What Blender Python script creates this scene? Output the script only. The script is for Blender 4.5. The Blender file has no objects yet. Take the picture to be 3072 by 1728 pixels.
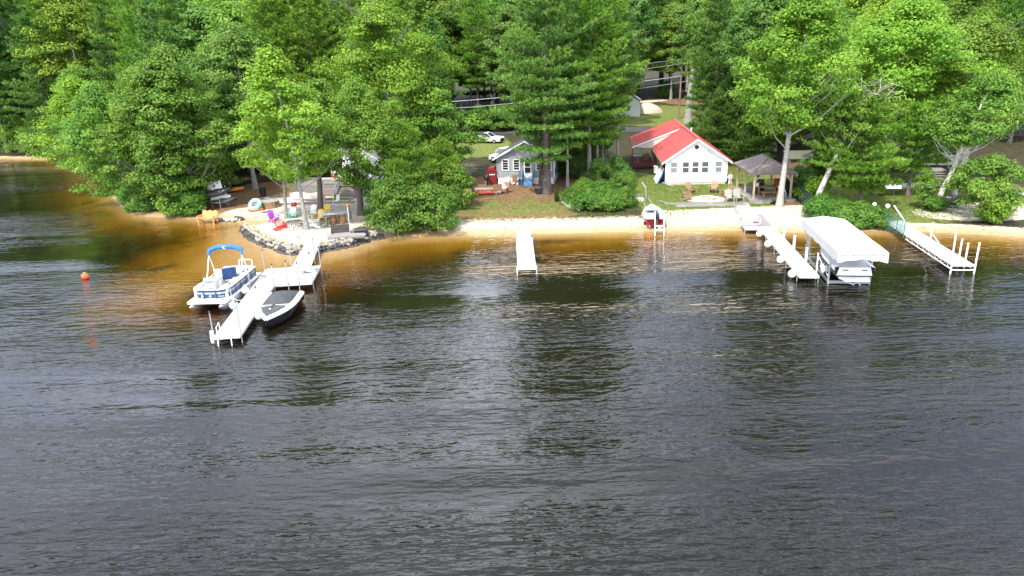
import bpy, bmesh, math, random
import numpy as np
from mathutils import Vector, Matrix

R = math.radians
rnd = random.Random(7)
scn = bpy.context.scene
C = scn.collection

# ------------------------------------------------------------------ camera
CAM_H, PITCH, ROLL = 14.4, R(18.3), R(2.0)
fw = Vector((0, math.cos(PITCH), -math.sin(PITCH)))
up0 = Vector((0, math.sin(PITCH), math.cos(PITCH)))
r0 = Vector((1, 0, 0))
up = up0 * math.cos(ROLL) + r0 * math.sin(ROLL)
rt = r0 * math.cos(ROLL) - up0 * math.sin(ROLL)
cam = bpy.data.cameras.new('drone_camera')
cam.sensor_width = 36.0
cam.lens = 36.0 * 2114 / 3072
cam.clip_end = 3000
cam_o = bpy.data.objects.new('drone_camera', cam)
C.objects.link(cam_o)
m = Matrix((rt, up, -fw)).transposed().to_4x4()
m.translation = Vector((0, 0, CAM_H))
cam_o.matrix_world = m
scn.camera = cam_o

# ------------------------------------------------------------------ sky, sun, exposure
SUN_EL, SUN_AZ = R(54), R(207)          # azimuth clockwise from +Y (the view direction)
w = bpy.data.worlds.new('World')
scn.world = w
w.use_nodes = True
nt = w.node_tree
bg = nt.nodes['Background']
sky = nt.nodes.new('ShaderNodeTexSky')
sky.sky_type = 'NISHITA'
sky.sun_disc = False
sky.sun_elevation = SUN_EL
sky.sun_rotation = SUN_AZ
sky.altitude = 100
sky.air_density = 1.0
sky.dust_density = 2.5
sky.ozone_density = 1.0
tc = nt.nodes.new('ShaderNodeTexCoord')
mp = nt.nodes.new('ShaderNodeMapping')
mp.inputs['Scale'].default_value = (1.3, 1.3, 5.5)
mp.inputs['Location'].default_value = (3.1, 0.4, 0.2)
cl = nt.nodes.new('ShaderNodeTexNoise')
cl.inputs['Scale'].default_value = 1.25
cl.inputs['Detail'].default_value = 7
cl.inputs['Roughness'].default_value = 0.55
cl.inputs['Distortion'].default_value = 0.4
cr = nt.nodes.new('ShaderNodeValToRGB')
cr.color_ramp.elements[0].position = 0.30
cr.color_ramp.elements[1].position = 0.56
cc = nt.nodes.new('ShaderNodeTexNoise')
cc.inputs['Scale'].default_value = 1.1
cc.inputs['Detail'].default_value = 4
ccr = nt.nodes.new('ShaderNodeValToRGB')
ccr.color_ramp.elements[0].position = 0.35
ccr.color_ramp.elements[0].color = (5.0, 5.9, 7.8, 1)
ccr.color_ramp.elements[1].position = 0.65
ccr.color_ramp.elements[1].color = (13.4, 14.2, 16.0, 1)
mx = nt.nodes.new('ShaderNodeMix')
mx.data_type = 'RGBA'
L = nt.links.new
L(tc.outputs['Generated'], mp.inputs['Vector'])
L(mp.outputs['Vector'], cl.inputs['Vector'])
L(mp.outputs['Vector'], cc.inputs['Vector'])
L(cl.outputs['Fac'], cr.inputs['Fac'])
L(cc.outputs['Fac'], ccr.inputs['Fac'])
L(cr.outputs['Color'], mx.inputs['Factor'])
L(sky.outputs['Color'], mx.inputs['A'])
L(ccr.outputs['Color'], mx.inputs['B'])
L(mx.outputs['Result'], bg.inputs['Color'])
bg.inputs['Strength'].default_value = 0.15

sl = bpy.data.lights.new('sun', 'SUN')
sl.energy = 3.3
sl.angle = R(1.2)
sl.color = (1.0, 0.95, 0.86)
so = bpy.data.objects.new('sun', sl)
C.objects.link(so)
sd = Vector((math.sin(SUN_AZ) * math.cos(SUN_EL), math.cos(SUN_AZ) * math.cos(SUN_EL), math.sin(SUN_EL)))
so.rotation_euler = sd.to_track_quat('Z', 'Y').to_euler()
so.location = (0, 0, 60)

scn.view_settings.view_transform = 'Standard'
scn.view_settings.look = 'None'
scn.view_settings.gamma = 1.0
scn.view_settings.use_curve_mapping = False
scn.view_settings.exposure = 1.08
scn.render.engine = 'CYCLES'
scn.cycles.use_denoising = True
scn.cycles.max_bounces = 6
scn.cycles.diffuse_bounces = 3
scn.cycles.glossy_bounces = 2
scn.cycles.transmission_bounces = 3
scn.cycles.transparent_max_bounces = 12
scn.cycles.sample_clamp_indirect = 4.0

# ------------------------------------------------------------------ materials
MATS = {}
def mat(name, col, rough=0.7, var=0.15, scale=3.0, metal=0.0, spec=0.4, stretch=None, bump=0.0, col2=None):
    """Principled material whose colour wanders between two tones (wear, weathering, grain)."""
    if name in MATS: return MATS[name]
    a = bpy.data.materials.new(name)
    a.use_nodes = True
    t = a.node_tree
    p = t.nodes['Principled BSDF']
    p.inputs['Roughness'].default_value = rough
    p.inputs['Metallic'].default_value = metal
    p.inputs['Specular IOR Level'].default_value = spec
    n = t.nodes.new('ShaderNodeTexNoise')
    n.inputs['Scale'].default_value = scale
    n.inputs['Detail'].default_value = 6
    n.inputs['Roughness'].default_value = 0.65
    co = t.nodes.new('ShaderNodeTexCoord')
    if stretch:
        q = t.nodes.new('ShaderNodeMapping')
        q.inputs['Scale'].default_value = stretch
        t.links.new(co.outputs['Object'], q.inputs['Vector'])
        t.links.new(q.outputs['Vector'], n.inputs['Vector'])
    else:
        t.links.new(co.outputs['Object'], n.inputs['Vector'])
    r = t.nodes.new('ShaderNodeValToRGB')
    lo = tuple(c * (1 - var) for c in col) + (1,)
    hi = tuple(min(1, c * (1 + var)) for c in (col2 or col)) + (1,)
    r.color_ramp.elements[0].position = 0.3
    r.color_ramp.elements[0].color = lo
    r.color_ramp.elements[1].position = 0.7
    r.color_ramp.elements[1].color = hi
    t.links.new(n.outputs['Fac'], r.inputs['Fac'])
    # each object a slightly different tone
    oi = t.nodes.new('ShaderNodeObjectInfo')
    mr = t.nodes.new('ShaderNodeMapRange')
    mr.inputs['To Min'].default_value = 1 - var * 0.7
    mr.inputs['To Max'].default_value = 1 + var * 0.4
    t.links.new(oi.outputs['Random'], mr.inputs['Value'])
    hs = t.nodes.new('ShaderNodeHueSaturation')
    t.links.new(r.outputs['Color'], hs.inputs['Color'])
    t.links.new(mr.outputs['Result'], hs.inputs['Value'])
    t.links.new(hs.outputs['Color'], p.inputs['Base Color'])
    if bump:
        b = t.nodes.new('ShaderNodeBump')
        b.inputs['Strength'].default_value = bump
        b.inputs['Distance'].default_value = 0.05
        t.links.new(n.outputs['Fac'], b.inputs['Height'])
        t.links.new(b.outputs['Normal'], p.inputs['Normal'])
    MATS[name] = a
    return a

def leaf_mat(name, dark, mid, light, trans=0.42, rough=0.55):
    """Foliage: leaf tone from a per-leaf attribute, tree-to-tree shift, light passing through the leaf."""
    a = bpy.data.materials.new(name)
    a.use_nodes = True
    t = a.node_tree
    p = t.nodes['Principled BSDF']
    out = t.nodes['Material Output']
    at = t.nodes.new('ShaderNodeAttribute')
    at.attribute_name = 'tone'
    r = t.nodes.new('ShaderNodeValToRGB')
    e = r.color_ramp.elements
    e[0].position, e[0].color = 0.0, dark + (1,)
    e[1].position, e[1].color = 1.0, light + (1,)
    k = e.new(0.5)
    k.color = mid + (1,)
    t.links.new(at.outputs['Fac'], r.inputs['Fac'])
    oi = t.nodes.new('ShaderNodeObjectInfo')
    mr = t.nodes.new('ShaderNodeMapRange')
    mr.inputs['To Min'].default_value = 0.86
    mr.inputs['To Max'].default_value = 1.16
    t.links.new(oi.outputs['Random'], mr.inputs['Value'])
    m2 = t.nodes.new('ShaderNodeMapRange')
    m2.inputs['To Min'].default_value = 0.488
    m2.inputs['To Max'].default_value = 0.512
    fr = t.nodes.new('ShaderNodeMath'); fr.operation = 'MULTIPLY'; fr.inputs[1].default_value = 7.31
    f2 = t.nodes.new('ShaderNodeMath'); f2.operation = 'FRACT'
    t.links.new(oi.outputs['Random'], fr.inputs[0]); t.links.new(fr.outputs[0], f2.inputs[0])
    t.links.new(f2.outputs[0], m2.inputs['Value'])
    hs = t.nodes.new('ShaderNodeHueSaturation')
    t.links.new(r.outputs['Color'], hs.inputs['Color'])
    t.links.new(mr.outputs['Result'], hs.inputs['Value'])
    t.links.new(m2.outputs['Result'], hs.inputs['Hue'])
    t.links.new(hs.outputs['Color'], p.inputs['Base Color'])
    p.inputs['Roughness'].default_value = rough
    p.inputs['Specular IOR Level'].default_value = 0.25
    tr = t.nodes.new('ShaderNodeBsdfTranslucent')
    t.links.new(hs.outputs['Color'], tr.inputs['Color'])
    ms = t.nodes.new('ShaderNodeMixShader')
    ms.inputs['Fac'].default_value = trans
    t.links.new(p.outputs['BSDF'], ms.inputs[1])
    t.links.new(tr.outputs['BSDF'], ms.inputs[2])
    t.links.new(ms.outputs['Shader'], out.inputs['Surface'])
    MATS[name] = a
    return a

M_white = mat('white_paint', (.78, .78, .77), .5, .05, 2)
M_dock = mat('white_dock_plastic', (.48, .475, .46), .55, .10, 4, stretch=(1, 8, 1))
M_dockwood = mat('whitewashed_boards', (.33, .315, .30), .7, .16, 5, stretch=(1, 9, 1))
M_galv = mat('galvanised_pipe', (.5, .5, .5), .4, .12, 5, metal=.6)
M_alu = mat('brushed_aluminium', (.42, .42, .42), .4, .12, 4, metal=.6)
M_black = mat('black_plastic', (.015, .015, .017), .5, .3, 3)
M_charcoal = mat('charcoal_canvas', (.055, .056, .06), .8, .2, 2, bump=.3)
M_grey = mat('grey_metal', (.25, .26, .27), .5, .15, 3)
M_greywood = mat('weathered_grey_wood', (.23, .21, .195), .85, .25, 6, stretch=(1, 7, 1), bump=.2)
M_tanwood = mat('tan_timber', (.45, .35, .23), .8, .2, 5, stretch=(4, 4, 1), bump=.2)
M_brownwood = mat('brown_stained_wood', (.19, .11, .06), .75, .25, 5, bump=.2)
M_redwood = mat('dark_red_stained_wood', (.12, .025, .02), .7, .25, 5)
M_glass = mat('dark_window_glass', (.012, .015, .018), .08, .2, 2, spec=.8)
M_screen = mat('pale_blind_window', (.20, .21, .22), .25, .2, 6, stretch=(1, 1, 8))
M_navy = mat('navy_vinyl', (.012, .04, .12), .35, .15, 2)
M_blue = mat('bright_blue_canvas', (.02, .13, .48), .7, .15, 3)
M_red = mat('red_paint', (.42, .02, .015), .45, .15, 3)
M_stone = mat('pale_granite', (.26, .235, .195), .9, .3, 5, bump=.5)
M_darkstone = mat('wet_dark_stone', (.05, .045, .04), .6, .35, 5, bump=.5)
M_concrete = mat('weathered_concrete', (.42, .40, .36), .9, .15, 4, bump=.2)
M_rope = mat('white_rope', (.7, .7, .7), .9, .1, 9)
M_rubber = mat('tyre_rubber', (.02, .02, .02), .8, .2, 5)
M_bark_pine = mat('pine_bark', (.13, .105, .09), .95, .35, 3, stretch=(4, 4, 1), bump=.8)
M_bark_grey = mat('grey_maple_bark', (.22, .20, .175), .95, .35, 3, stretch=(4, 4, 1), bump=.6, col2=(.3, .29, .26))
M_bark_pale = mat('pale_birch_bark', (.42, .39, .35), .9, .3, 2, stretch=(1, 1, 5), bump=.4)
M_bark_dark = mat('dark_forest_bark', (.07, .06, .05), .95, .3, 3, stretch=(4, 4, 1), bump=.5)
M_dead = mat('bare_grey_twigs', (.34, .32, .29), .9, .2, 3)

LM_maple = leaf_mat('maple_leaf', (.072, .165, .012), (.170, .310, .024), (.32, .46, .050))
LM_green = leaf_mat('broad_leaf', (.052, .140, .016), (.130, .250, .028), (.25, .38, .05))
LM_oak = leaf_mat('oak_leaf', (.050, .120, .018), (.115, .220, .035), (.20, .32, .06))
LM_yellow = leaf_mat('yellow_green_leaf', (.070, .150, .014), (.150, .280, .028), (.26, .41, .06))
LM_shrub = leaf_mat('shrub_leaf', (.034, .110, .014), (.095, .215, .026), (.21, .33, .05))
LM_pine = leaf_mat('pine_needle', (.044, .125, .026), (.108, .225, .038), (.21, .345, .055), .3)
LM_pine_y = leaf_mat('sun_tinted_yellow_needle', (.060, .150, .016), (.150, .285, .028), (.27, .41, .05), .35)  # yellow-green needles, brightened so the sunlit look sits in their colour
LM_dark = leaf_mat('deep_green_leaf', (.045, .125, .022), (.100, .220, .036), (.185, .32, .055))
LM_grass = leaf_mat('grass_blade', (.05, .10, .015), (.11, .18, .025), (.22, .26, .06), .3)

# ------------------------------------------------------------------ mesh helpers
class MB:
    """Collects shapes in a local frame and links them as ONE mesh object."""
    def __init__(s): s.v = []; s.f = []
    def poly(s, pts):
        b = len(s.v); s.v += [tuple(p) for p in pts]; s.f.append(tuple(range(b, b + len(pts)))); return s
    def box(s, x, y, z, sx, sy, sz, rz=0.0, rx=0.0, ry=0.0):
        """centre x, y and BOTTOM z when unrotated about x/y; full sizes"""
        b = len(s.v)
        mt = Matrix.Rotation(rz, 3, 'Z') @ Matrix.Rotation(ry, 3, 'Y') @ Matrix.Rotation(rx, 3, 'X')
        for k in (0, 1):
            for (i, j) in ((-1, -1), (1, -1), (1, 1), (-1, 1)):
                p = mt @ Vector((i * sx / 2, j * sy / 2, (k - .5) * sz))
                s.v.append((x + p.x, y + p.y, z + sz / 2 + p.z))
        for q in ((0, 3, 2, 1), (4, 5, 6, 7), (0, 1, 5, 4), (1, 2, 6, 5), (2, 3, 7, 6), (3, 0, 4, 7)):
            s.f.append(tuple(b + i for i in q))
        return s
    def bar(s, p0, p1, w_, h_=None, upv=(0, 0, 1)):
        h_ = h_ or w_
        p0 = Vector(p0); p1 = Vector(p1); d = (p1 - p0).normalized()
        u = Vector(upv)
        if abs(d.dot(u)) > .97: u = Vector((0, 1, 0))
        a = d.cross(u).normalized(); c = a.cross(d).normalized()
        b = len(s.v)
        for p in (p0, p1):
            for (i, j) in ((-1, -1), (1, -1), (1, 1), (-1, 1)):
                s.v.append(tuple(p + a * (i * w_ / 2) + c * (j * h_ / 2)))
        for q in ((0, 3, 2, 1), (4, 5, 6, 7), (0, 1, 5, 4), (1, 2, 6, 5), (2, 3, 7, 6), (3, 0, 4, 7)):
            s.f.append(tuple(b + i for i in q))
        return s
    def loft(s, rings, cap=True, closed=True):
        b = len(s.v); n = len(rings[0])
        for r_ in rings: s.v += [tuple(p) for p in r_]
        for k in range(len(rings) - 1):
            for i in range(n if closed else n - 1):
                j = (i + 1) % n
                s.f.append((b + k * n + i, b + k * n + j, b + (k + 1) * n + j, b + (k + 1) * n + i))
        if cap:
            s.f.append(tuple(b + i for i in reversed(range(n))))
            s.f.append(tuple(b + (len(rings) - 1) * n + i for i in range(n)))
        return s
    def path(s, pts, rad, n=8, cap=True):
        pts = [Vector(p) for p in pts]
        if not hasattr(rad, '__len__'): rad = [rad] * len(pts)
        rings = []; a = None
        for i, p in enumerate(pts):
            d = (pts[min(i + 1, len(pts) - 1)] - pts[max(i - 1, 0)]).normalized()
            if a is None:
                u = Vector((0, 0, 1)) if abs(d.z) < .9 else Vector((1, 0, 0))
                a = d.cross(u).normalized()
            else:
                a = (a - d * a.dot(d)).normalized()
            c = d.cross(a)
            rings.append([p + (a * math.cos(t) + c * math.sin(t)) * rad[i] for t in [2 * math.pi * k / n for k in range(n)]])
        return s.loft(rings, cap)
    def tube(s, p0, p1, r0_, r1_=None, n=8): return s.path([p0, p1], [r0_, r0_ if r1_ is None else r1_], n)
    def lathe(s, prof, x=0, y=0, z=0, n=14, cap=True):
        return s.loft([[(x + r_ * math.cos(2 * math.pi * k / n), y + r_ * math.sin(2 * math.pi * k / n), z + h_) for k in range(n)] for r_, h_ in prof], cap)
    def ball(s, x, y, z, r_, n=10, sz=1.0):
        return s.lathe([(max(.001, r_ * math.sin(math.pi * k / 7)), -r_ * sz * math.cos(math.pi * k / 7)) for k in range(8)], x, y, z, n)
    def prism(s, pts, z0, z1):
        return s.loft([[(x, y, z0) for x, y in pts], [(x, y, z1) for x, y in pts]])
    def slab(s, pts, off):
        """extrude a planar polygon of 3-D points by vector off"""
        o = Vector(off)
        return s.loft([[Vector(p) for p in pts], [Vector(p) + o for p in pts]])
    def torus(s, x, y, z, R_, r_, n=18, k=7, sy=1.0, tilt=0.0):
        b = len(s.v)
        for i in range(n):
            t = 2 * math.pi * i / n
            for j in range(k):
                q = 2 * math.pi * j / k
                px = (R_ + r_ * math.cos(q)) * math.cos(t); py = (R_ + r_ * math.cos(q)) * math.sin(t) * sy; pz = r_ * math.sin(q)
                s.v.append((x + px, y + py * math.cos(tilt) - pz * math.sin(tilt), z + py * math.sin(tilt) + pz * math.cos(tilt)))
        for i in range(n):
            for j in range(k):
                i2 = (i + 1) % n; j2 = (j + 1) % k
                s.f.append((b + i * k + j, b + i2 * k + j, b + i2 * k + j2, b + i * k + j2))
        return s
    def mesh(s, name, material, smooth=False):
        me = bpy.data.meshes.new(name)
        me.from_pydata(s.v, [], s.f)
        bm = bmesh.new(); bm.from_mesh(me)
        bmesh.ops.recalc_face_normals(bm, faces=bm.faces)
        bm.to_mesh(me); bm.free()
        me.materials.append(material)
        if smooth:
            me.polygons.foreach_set('use_smooth', [True] * len(me.polygons))
            me.set_sharp_from_angle(angle=R(42))
        return me
    def build(s, name, material, parent=None, smooth=False, kind=None, label=None, loc=None):
        o = bpy.data.objects.new(name, s.mesh(name, material, smooth))
        C.objects.link(o)
        if parent: o.parent = parent
        if kind: o['kind'] = kind
        if label: o['label'] = label
        if loc: o.location = loc
        return o

def place(name, me, parent=None, loc=(0, 0, 0), rot=(0, 0, 0), scale=None):
    o = bpy.data.objects.new(name, me); C.objects.link(o)
    if parent: o.parent = parent
    o.location = loc; o.rotation_euler = rot
    if scale: o.scale = scale
    return o

def tag(o, label, cat, group=None):
    o['label'] = label; o['category'] = cat
    if group: o['group'] = group
    return o

def thing(name, label, cat, loc=(0, 0, 0), rz=0.0, group=None):
    o = bpy.data.objects.new(name, None)
    C.objects.link(o)
    o.empty_display_size = .3
    o.location = loc; o.rotation_euler = (0, 0, rz)
    return tag(o, label, cat, group)

def dup(root, loc, rz=0.0, label=None, group=None, scale=None):
    r_ = root.copy(); C.objects.link(r_)
    r_.location = loc; r_.rotation_euler = (0, 0, rz)
    if label: r_['label'] = label
    if group: r_['group'] = group
    if scale: r_.scale = scale
    for ch in list(root.children):
        c = ch.copy(); C.objects.link(c); c.parent = r_
        for g in ch.children:
            d = g.copy(); C.objects.link(d); d.parent = c
    return r_

# ------------------------------------------------------------------ the shore and the ground's height
SHORE = [(-400, 150), (-130, 135), (-89.9, 126.8), (-78.5, 122.7), (-69.4, 115.8), (-61, 108), (-51.3, 90.8), (-44, 79), (-37.3, 71.2), (-33.6, 69.6),
         (-30.8, 69.1), (-28.6, 68.2), (-27.2, 67.5), (-26.0, 66.7), (-24.2, 65.6), (-24.6, 63.4), (-22.9, 60.2), (-20.2, 56.7), (-17.4, 53.8), (-15.2, 54.2),
         (-13.1, 55.6), (-11.8, 57.4), (-9.9, 58.3), (-6.8, 58.5), (1.1, 58.1), (4.8, 57.7), (12.1, 57.5), (19.6, 56.6), (24.3, 55.0),
         (30.1, 55.0), (35.6, 53.2), (39, 51.6), (48, 50), (70, 46), (130, 40), (420, 20)]
_A = np.array(SHORE[:-1], float); _B = np.array(SHORE[1:], float)
_POLY = np.array(SHORE + [(420, -600), (-400, -600)], float)

def shore_d(x, y):
    """signed distance to the waterline, positive on land"""
    x = np.atleast_1d(np.asarray(x, float)); y = np.atleast_1d(np.asarray(y, float))
    d2 = np.full(x.shape, 1e18)
    for a, b in zip(_A, _B):
        e = b - a; L2 = (e ** 2).sum()
        t = np.clip(((x - a[0]) * e[0] + (y - a[1]) * e[1]) / L2, 0, 1)
        d2 = np.minimum(d2, (x - a[0] - t * e[0]) ** 2 + (y - a[1] - t * e[1]) ** 2)
    ins = np.zeros(x.shape, bool); n = len(_POLY)
    for i in range(n):
        x1, y1 = _POLY[i]; x2, y2 = _POLY[(i + 1) % n]
        cond = (y1 > y) != (y2 > y)
        with np.errstate(divide='ignore', invalid='ignore'):
            xi = (x2 - x1) * (y - y1) / (y2 - y1 if y2 != y1 else 1e-9) + x1
        ins ^= cond & (x < xi)
    d = np.sqrt(d2)
    return np.where(ins, -d, d)

def sst(a, b, v):
    t = np.clip((v - a) / (b - a), 0, 1); return t * t * (3 - 2 * t)

def ground_z(x, y, d=None):
    x = np.atleast_1d(np.asarray(x, float)); y = np.atleast_1d(np.asarray(y, float))
    if d is None: d = shore_d(x, y)
    land = .5 * (1 - np.exp(-np.maximum(d, 0) / 3.5)) + .010 * np.clip(d - 6, 0, 60) + .05 * np.clip(d - 66, 0, 300)
    point = sst(-25, -24, x) * (1 - sst(-11.5, -9.5, x)) * (1 - sst(62, 66, y))
    land = np.maximum(land, point * .62 * sst(0.0, 1.1, d))
    e = np.maximum(-d, 0)
    dep = np.minimum(.03 * e + .0125 * e ** 2, .26 * e)
    dep = 4.5 * (1 - np.exp(-dep / 4.5))
    shelf = np.exp(-(((x + 22.5) / 12) ** 2 + ((y - 48) / 17) ** 2) ** 1.3)
    dep = dep * (1 - .86 * shelf)
    cove = np.exp(-(((x + 62) / 22) ** 2 + ((y - 92) / 24) ** 2))
    dep = dep * (1 - .35 * cove)
    return np.where(d > 0, np.maximum(land, .004), -dep)
def gz(x, y): return float(ground_z(x, y)[0])

# ------------------------------------------------------------------ ground sheet
def axis(parts):
    out = []
    for a, b, st in parts:
        n = max(1, int(round((b - a) / st)))
        out += [a + (b - a) * i / n for i in range(n)]
    return np.array(out + [parts[-1][1]])
xs = axis([(-600, -160, 40), (-160, -90, 3), (-90, -36, 1.2), (-36, 46, .45), (46, 90, 1.5), (90, 160, 4), (160, 600, 40)])
ys = axis([(-400, 0, 50), (0, 30, 3), (30, 48, 1.0), (48, 82, .4), (82, 130, 1.0), (130, 200, 3), (200, 900, 50)])
GX, GY = np.meshgrid(xs, ys)
gd = shore_d(GX.ravel(), GY.ravel())
gzv = ground_z(GX.ravel(), GY.ravel(), gd)
_r = np.random.default_rng(3)
gzv = gzv + np.where(gd > 1.5, _r.normal(0, .012, gzv.shape), 0)
nx, ny = len(xs), len(ys)
I = np.arange(nx * ny).reshape(ny, nx)
F = np.stack([I[:-1, :-1], I[:-1, 1:], I[1:, 1:], I[1:, :-1]], -1).reshape(-1, 4)

def mesh_np(name, V, Fc, tone=None):
    me = bpy.data.meshes.new(name)
    k = Fc.shape[1]
    me.vertices.add(len(V)); me.vertices.foreach_set('co', np.ascontiguousarray(V, np.float32).ravel())
    me.loops.add(Fc.size); me.loops.foreach_set('vertex_index', np.ascontiguousarray(Fc, np.int32).ravel())
    me.polygons.add(len(Fc)); me.polygons.foreach_set('loop_start', np.arange(0, Fc.size, k, dtype=np.int32))
    if tone is not None:
        at = me.attributes.new('tone', 'FLOAT', 'FACE')
        at.data.foreach_set('value', np.ascontiguousarray(tone, np.float32))
    me.update(calc_edges=True)
    return me

gm = mesh_np('ground', np.stack([GX.ravel(), GY.ravel(), gzv], 1), F)
gm.polygons.foreach_set('use_smooth', [True] * len(gm.polygons))
px_, py_ = GX.ravel(), GY.ravel()
def ell(cx, cy, rx, ry, soft=.35, rot=0.0):
    c_, s_ = math.cos(rot), math.sin(rot)
    u = ((px_ - cx) * c_ + (py_ - cy) * s_) / rx; v = (-(px_ - cx) * s_ + (py_ - cy) * c_) / ry
    return 1 - sst(1 - soft, 1 + soft, np.sqrt(u * u + v * v))
def band(x0, x1, y0, y1, s_=1.2):
    return sst(x0 - s_, x0 + s_, px_) * (1 - sst(x1 - s_, x1 + s_, px_)) * sst(y0 - s_, y0 + s_, py_) * (1 - sst(y1 - s_, y1 + s_, py_))
mxm = np.maximum
a_sand = mxm.reduce([
    band(-7.5, 12.5, 40, 90) * (1 - .45 * sst(1.8, 3.6, gd)) * (1 - sst(3.6, 6.6, gd)),                          # beach in front of the blue cottage
    band(12, 28, 40, 63.4, .8), band(16, 28.2, 50, 61.3, .8),                      # white sand pad and around the gazebo tree
    band(24, 60, 30, 90) * (1 - sst(1.2, 3.0, gd)), ell(41, 58.5, 6.5, 3.0),      # right beach
    band(-28.5, -9.8, 50, 70.5, .8), ell(-17, 72, 8, 3.5), ell(-25, 70, 4, 2.6),  # the rock point
    band(-95, -50, 80, 140) * (1 - sst(.8, 2.0, gd)),
    .42 * ell(-5.5, 90, 2.2, 7, .5), ell(32.3, 166, 5, 2.5)])
a_grass = mxm.reduce([
    ell(14.6, 72, 3.0, 12, .3), band(13.6, 24.2, 63.2, 75.2, .5), ell(25, 78, 4, 9),
    .50 * ell(.5, 66.5, 8.0, 4.2, .4), ell(30, 143, 13, 15, .3), .9 * ell(-7, 113, 8, 14),
    .85 * ell(34, 66, 7, 11, .4), ell(42, 68, 8, 9), .55 * ell(30, 59.5, 5, 3), ell(-23, 86, 4, 6)])
a_needle = mxm.reduce([ell(1, 74, 11, 11, .3), .75 * ell(-1, 66, 9, 6), ell(-26, 78, 10, 9), .9 * ell(33, 68, 12, 12), ell(43, 163, 8, 7)])
a_sand = a_sand * (1 - .0 * a_grass)
for nm, arr in (('sand', a_sand), ('grass', a_grass), ('needle', a_needle)):
    at = gm.attributes.new(nm, 'FLOAT', 'POINT')
    at.data.foreach_set('value', np.ascontiguousarray(np.clip(arr, 0, 1), np.float32))

gmat = bpy.data.materials.new('ground')
gmat.use_nodes = True
t = gmat.node_tree
P_ = t.nodes['Principled BSDF']; P_.inputs['Roughness'].default_value = .95; P_.inputs['Specular IOR Level'].default_value = .15
geo = t.nodes.new('ShaderNodeNewGeometry')
def noise(scale, detail=6, rough=.6, stretch=None):
    n = t.nodes.new('ShaderNodeTexNoise'); n.inputs['Scale'].default_value = scale; n.inputs['Detail'].default_value = detail; n.inputs['Roughness'].default_value = rough
    if stretch:
        q = t.nodes.new('ShaderNodeMapping'); q.inputs['Scale'].default_value = stretch
        t.links.new(geo.outputs['Position'], q.inputs['Vector']); t.links.new(q.outputs['Vector'], n.inputs['Vector'])
    else: t.links.new(geo.outputs['Position'], n.inputs['Vector'])
    return n.outputs['Fac']
def ramp(src, stops):
    r_ = t.nodes.new('ShaderNodeValToRGB'); e = r_.color_ramp.elements
    e[0].position, e[0].color = stops[0][0], stops[0][1] + (1,)
    e[1].position, e[1].color = stops[-1][0], stops[-1][1] + (1,)
    for p, c_ in stops[1:-1]:
        k = e.new(p); k.color = c_ + (1,)
    t.links.new(src, r_.inputs['Fac']); return r_.outputs['Color']
def math_(op, a, b=None):
    n = t.nodes.new('ShaderNodeMath'); n.operation = op
    for i, v in enumerate((a, b)):
        if v is None: continue
        if isinstance(v, (int, float)): n.inputs[i].default_value = v
        else: t.links.new(v, n.inputs[i])
    return n.outputs[0]
def mask(name, nz, amt=.9, lo=.38, hi=.62):
    a = t.nodes.new('ShaderNodeAttribute'); a.attribute_name = name
    v = math_('ADD', a.outputs['Fac'], math_('MULTIPLY', math_('SUBTRACT', nz, .5), amt))
    mr = t.nodes.new('ShaderNodeMapRange'); mr.interpolation_type = 'SMOOTHSTEP'
    mr.inputs['From Min'].default_value = lo; mr.inputs['From Max'].default_value = hi
    t.links.new(v, mr.inputs['Value']); return mr.outputs['Result']
def mixc(f, a, b):
    n = t.nodes.new('ShaderNodeMix'); n.data_type = 'RGBA'
    t.links.new(f, n.inputs['Factor']); t.links.new(a, n.inputs['A']); t.links.new(b, n.inputs['B']); return n.outputs['Result']
n_big, n_mid, n_fine = noise(.16), noise(.9, 8), noise(7, 8, .7)
n_med2 = noise(2.6, 8, .7)
floor_c = ramp(n_mid, [(.3, (.022, .019, .012)), (.55, (.045, .040, .018)), (.75, (.045, .065, .018))])
need_c = ramp(n_med2, [(.3, (.10, .055, .028)), (.5, (.17, .10, .05)), (.7, (.24, .155, .085))])
gras_c = ramp(n_med2, [(.28, (.055, .085, .018)), (.5, (.115, .145, .030)), (.72, (.23, .22, .075))])
sand_c = ramp(n_fine, [(.25, (.36, .30, .22)), (.5, (.48, .42, .33)), (.75, (.58, .53, .44))])
sand_d = ramp(n_mid, [(.35, (.38, .30, .20)), (.6, (.52, .46, .37))])
sand_m = mixc(mask('sand', n_big, .2, .2, .9), sand_d, sand_c)
c0 = mixc(mask('needle', n_mid), floor_c, need_c)
c1 = mixc(mask('grass', n_mid, 1.1), c0, gras_c)
c2 = mixc(mask('sand', n_med2, .9), c1, sand_m)
sep = t.nodes.new('ShaderNodeSeparateXYZ'); t.links.new(geo.outputs['Position'], sep.inputs[0])
zz = math_('ADD', sep.outputs['Z'], math_('MULTIPLY', math_('SUBTRACT', n_mid, .5), .12))
wr = t.nodes.new('ShaderNodeMapRange'); wr.interpolation_type = 'SMOOTHSTEP'
wr.inputs['From Min'].default_value = .26; wr.inputs['From Max'].default_value = .05
t.links.new(zz, wr.inputs['Value'])
wet_c = ramp(n_med2, [(.3, (.33, .215, .105)), (.7, (.43, .30, .17))])
c3 = mixc(wr.outputs['Result'], c2, wet_c)
weed = noise(.22, 6, .6)
bed_c = ramp(weed, [(.34, (.050, .029, .010)), (.48, (.180, .098, .022)), (.68, (.23, .135, .036))])
br = t.nodes.new('ShaderNodeMapRange'); br.inputs['From Min'].default_value = .0; br.inputs['From Max'].default_value = -.12
t.links.new(sep.outputs['Z'], br.inputs['Value'])
deep_bed_c = ramp(weed, [(.3, (.022, .016, .008)), (.7, (.050, .034, .014))])
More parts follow.
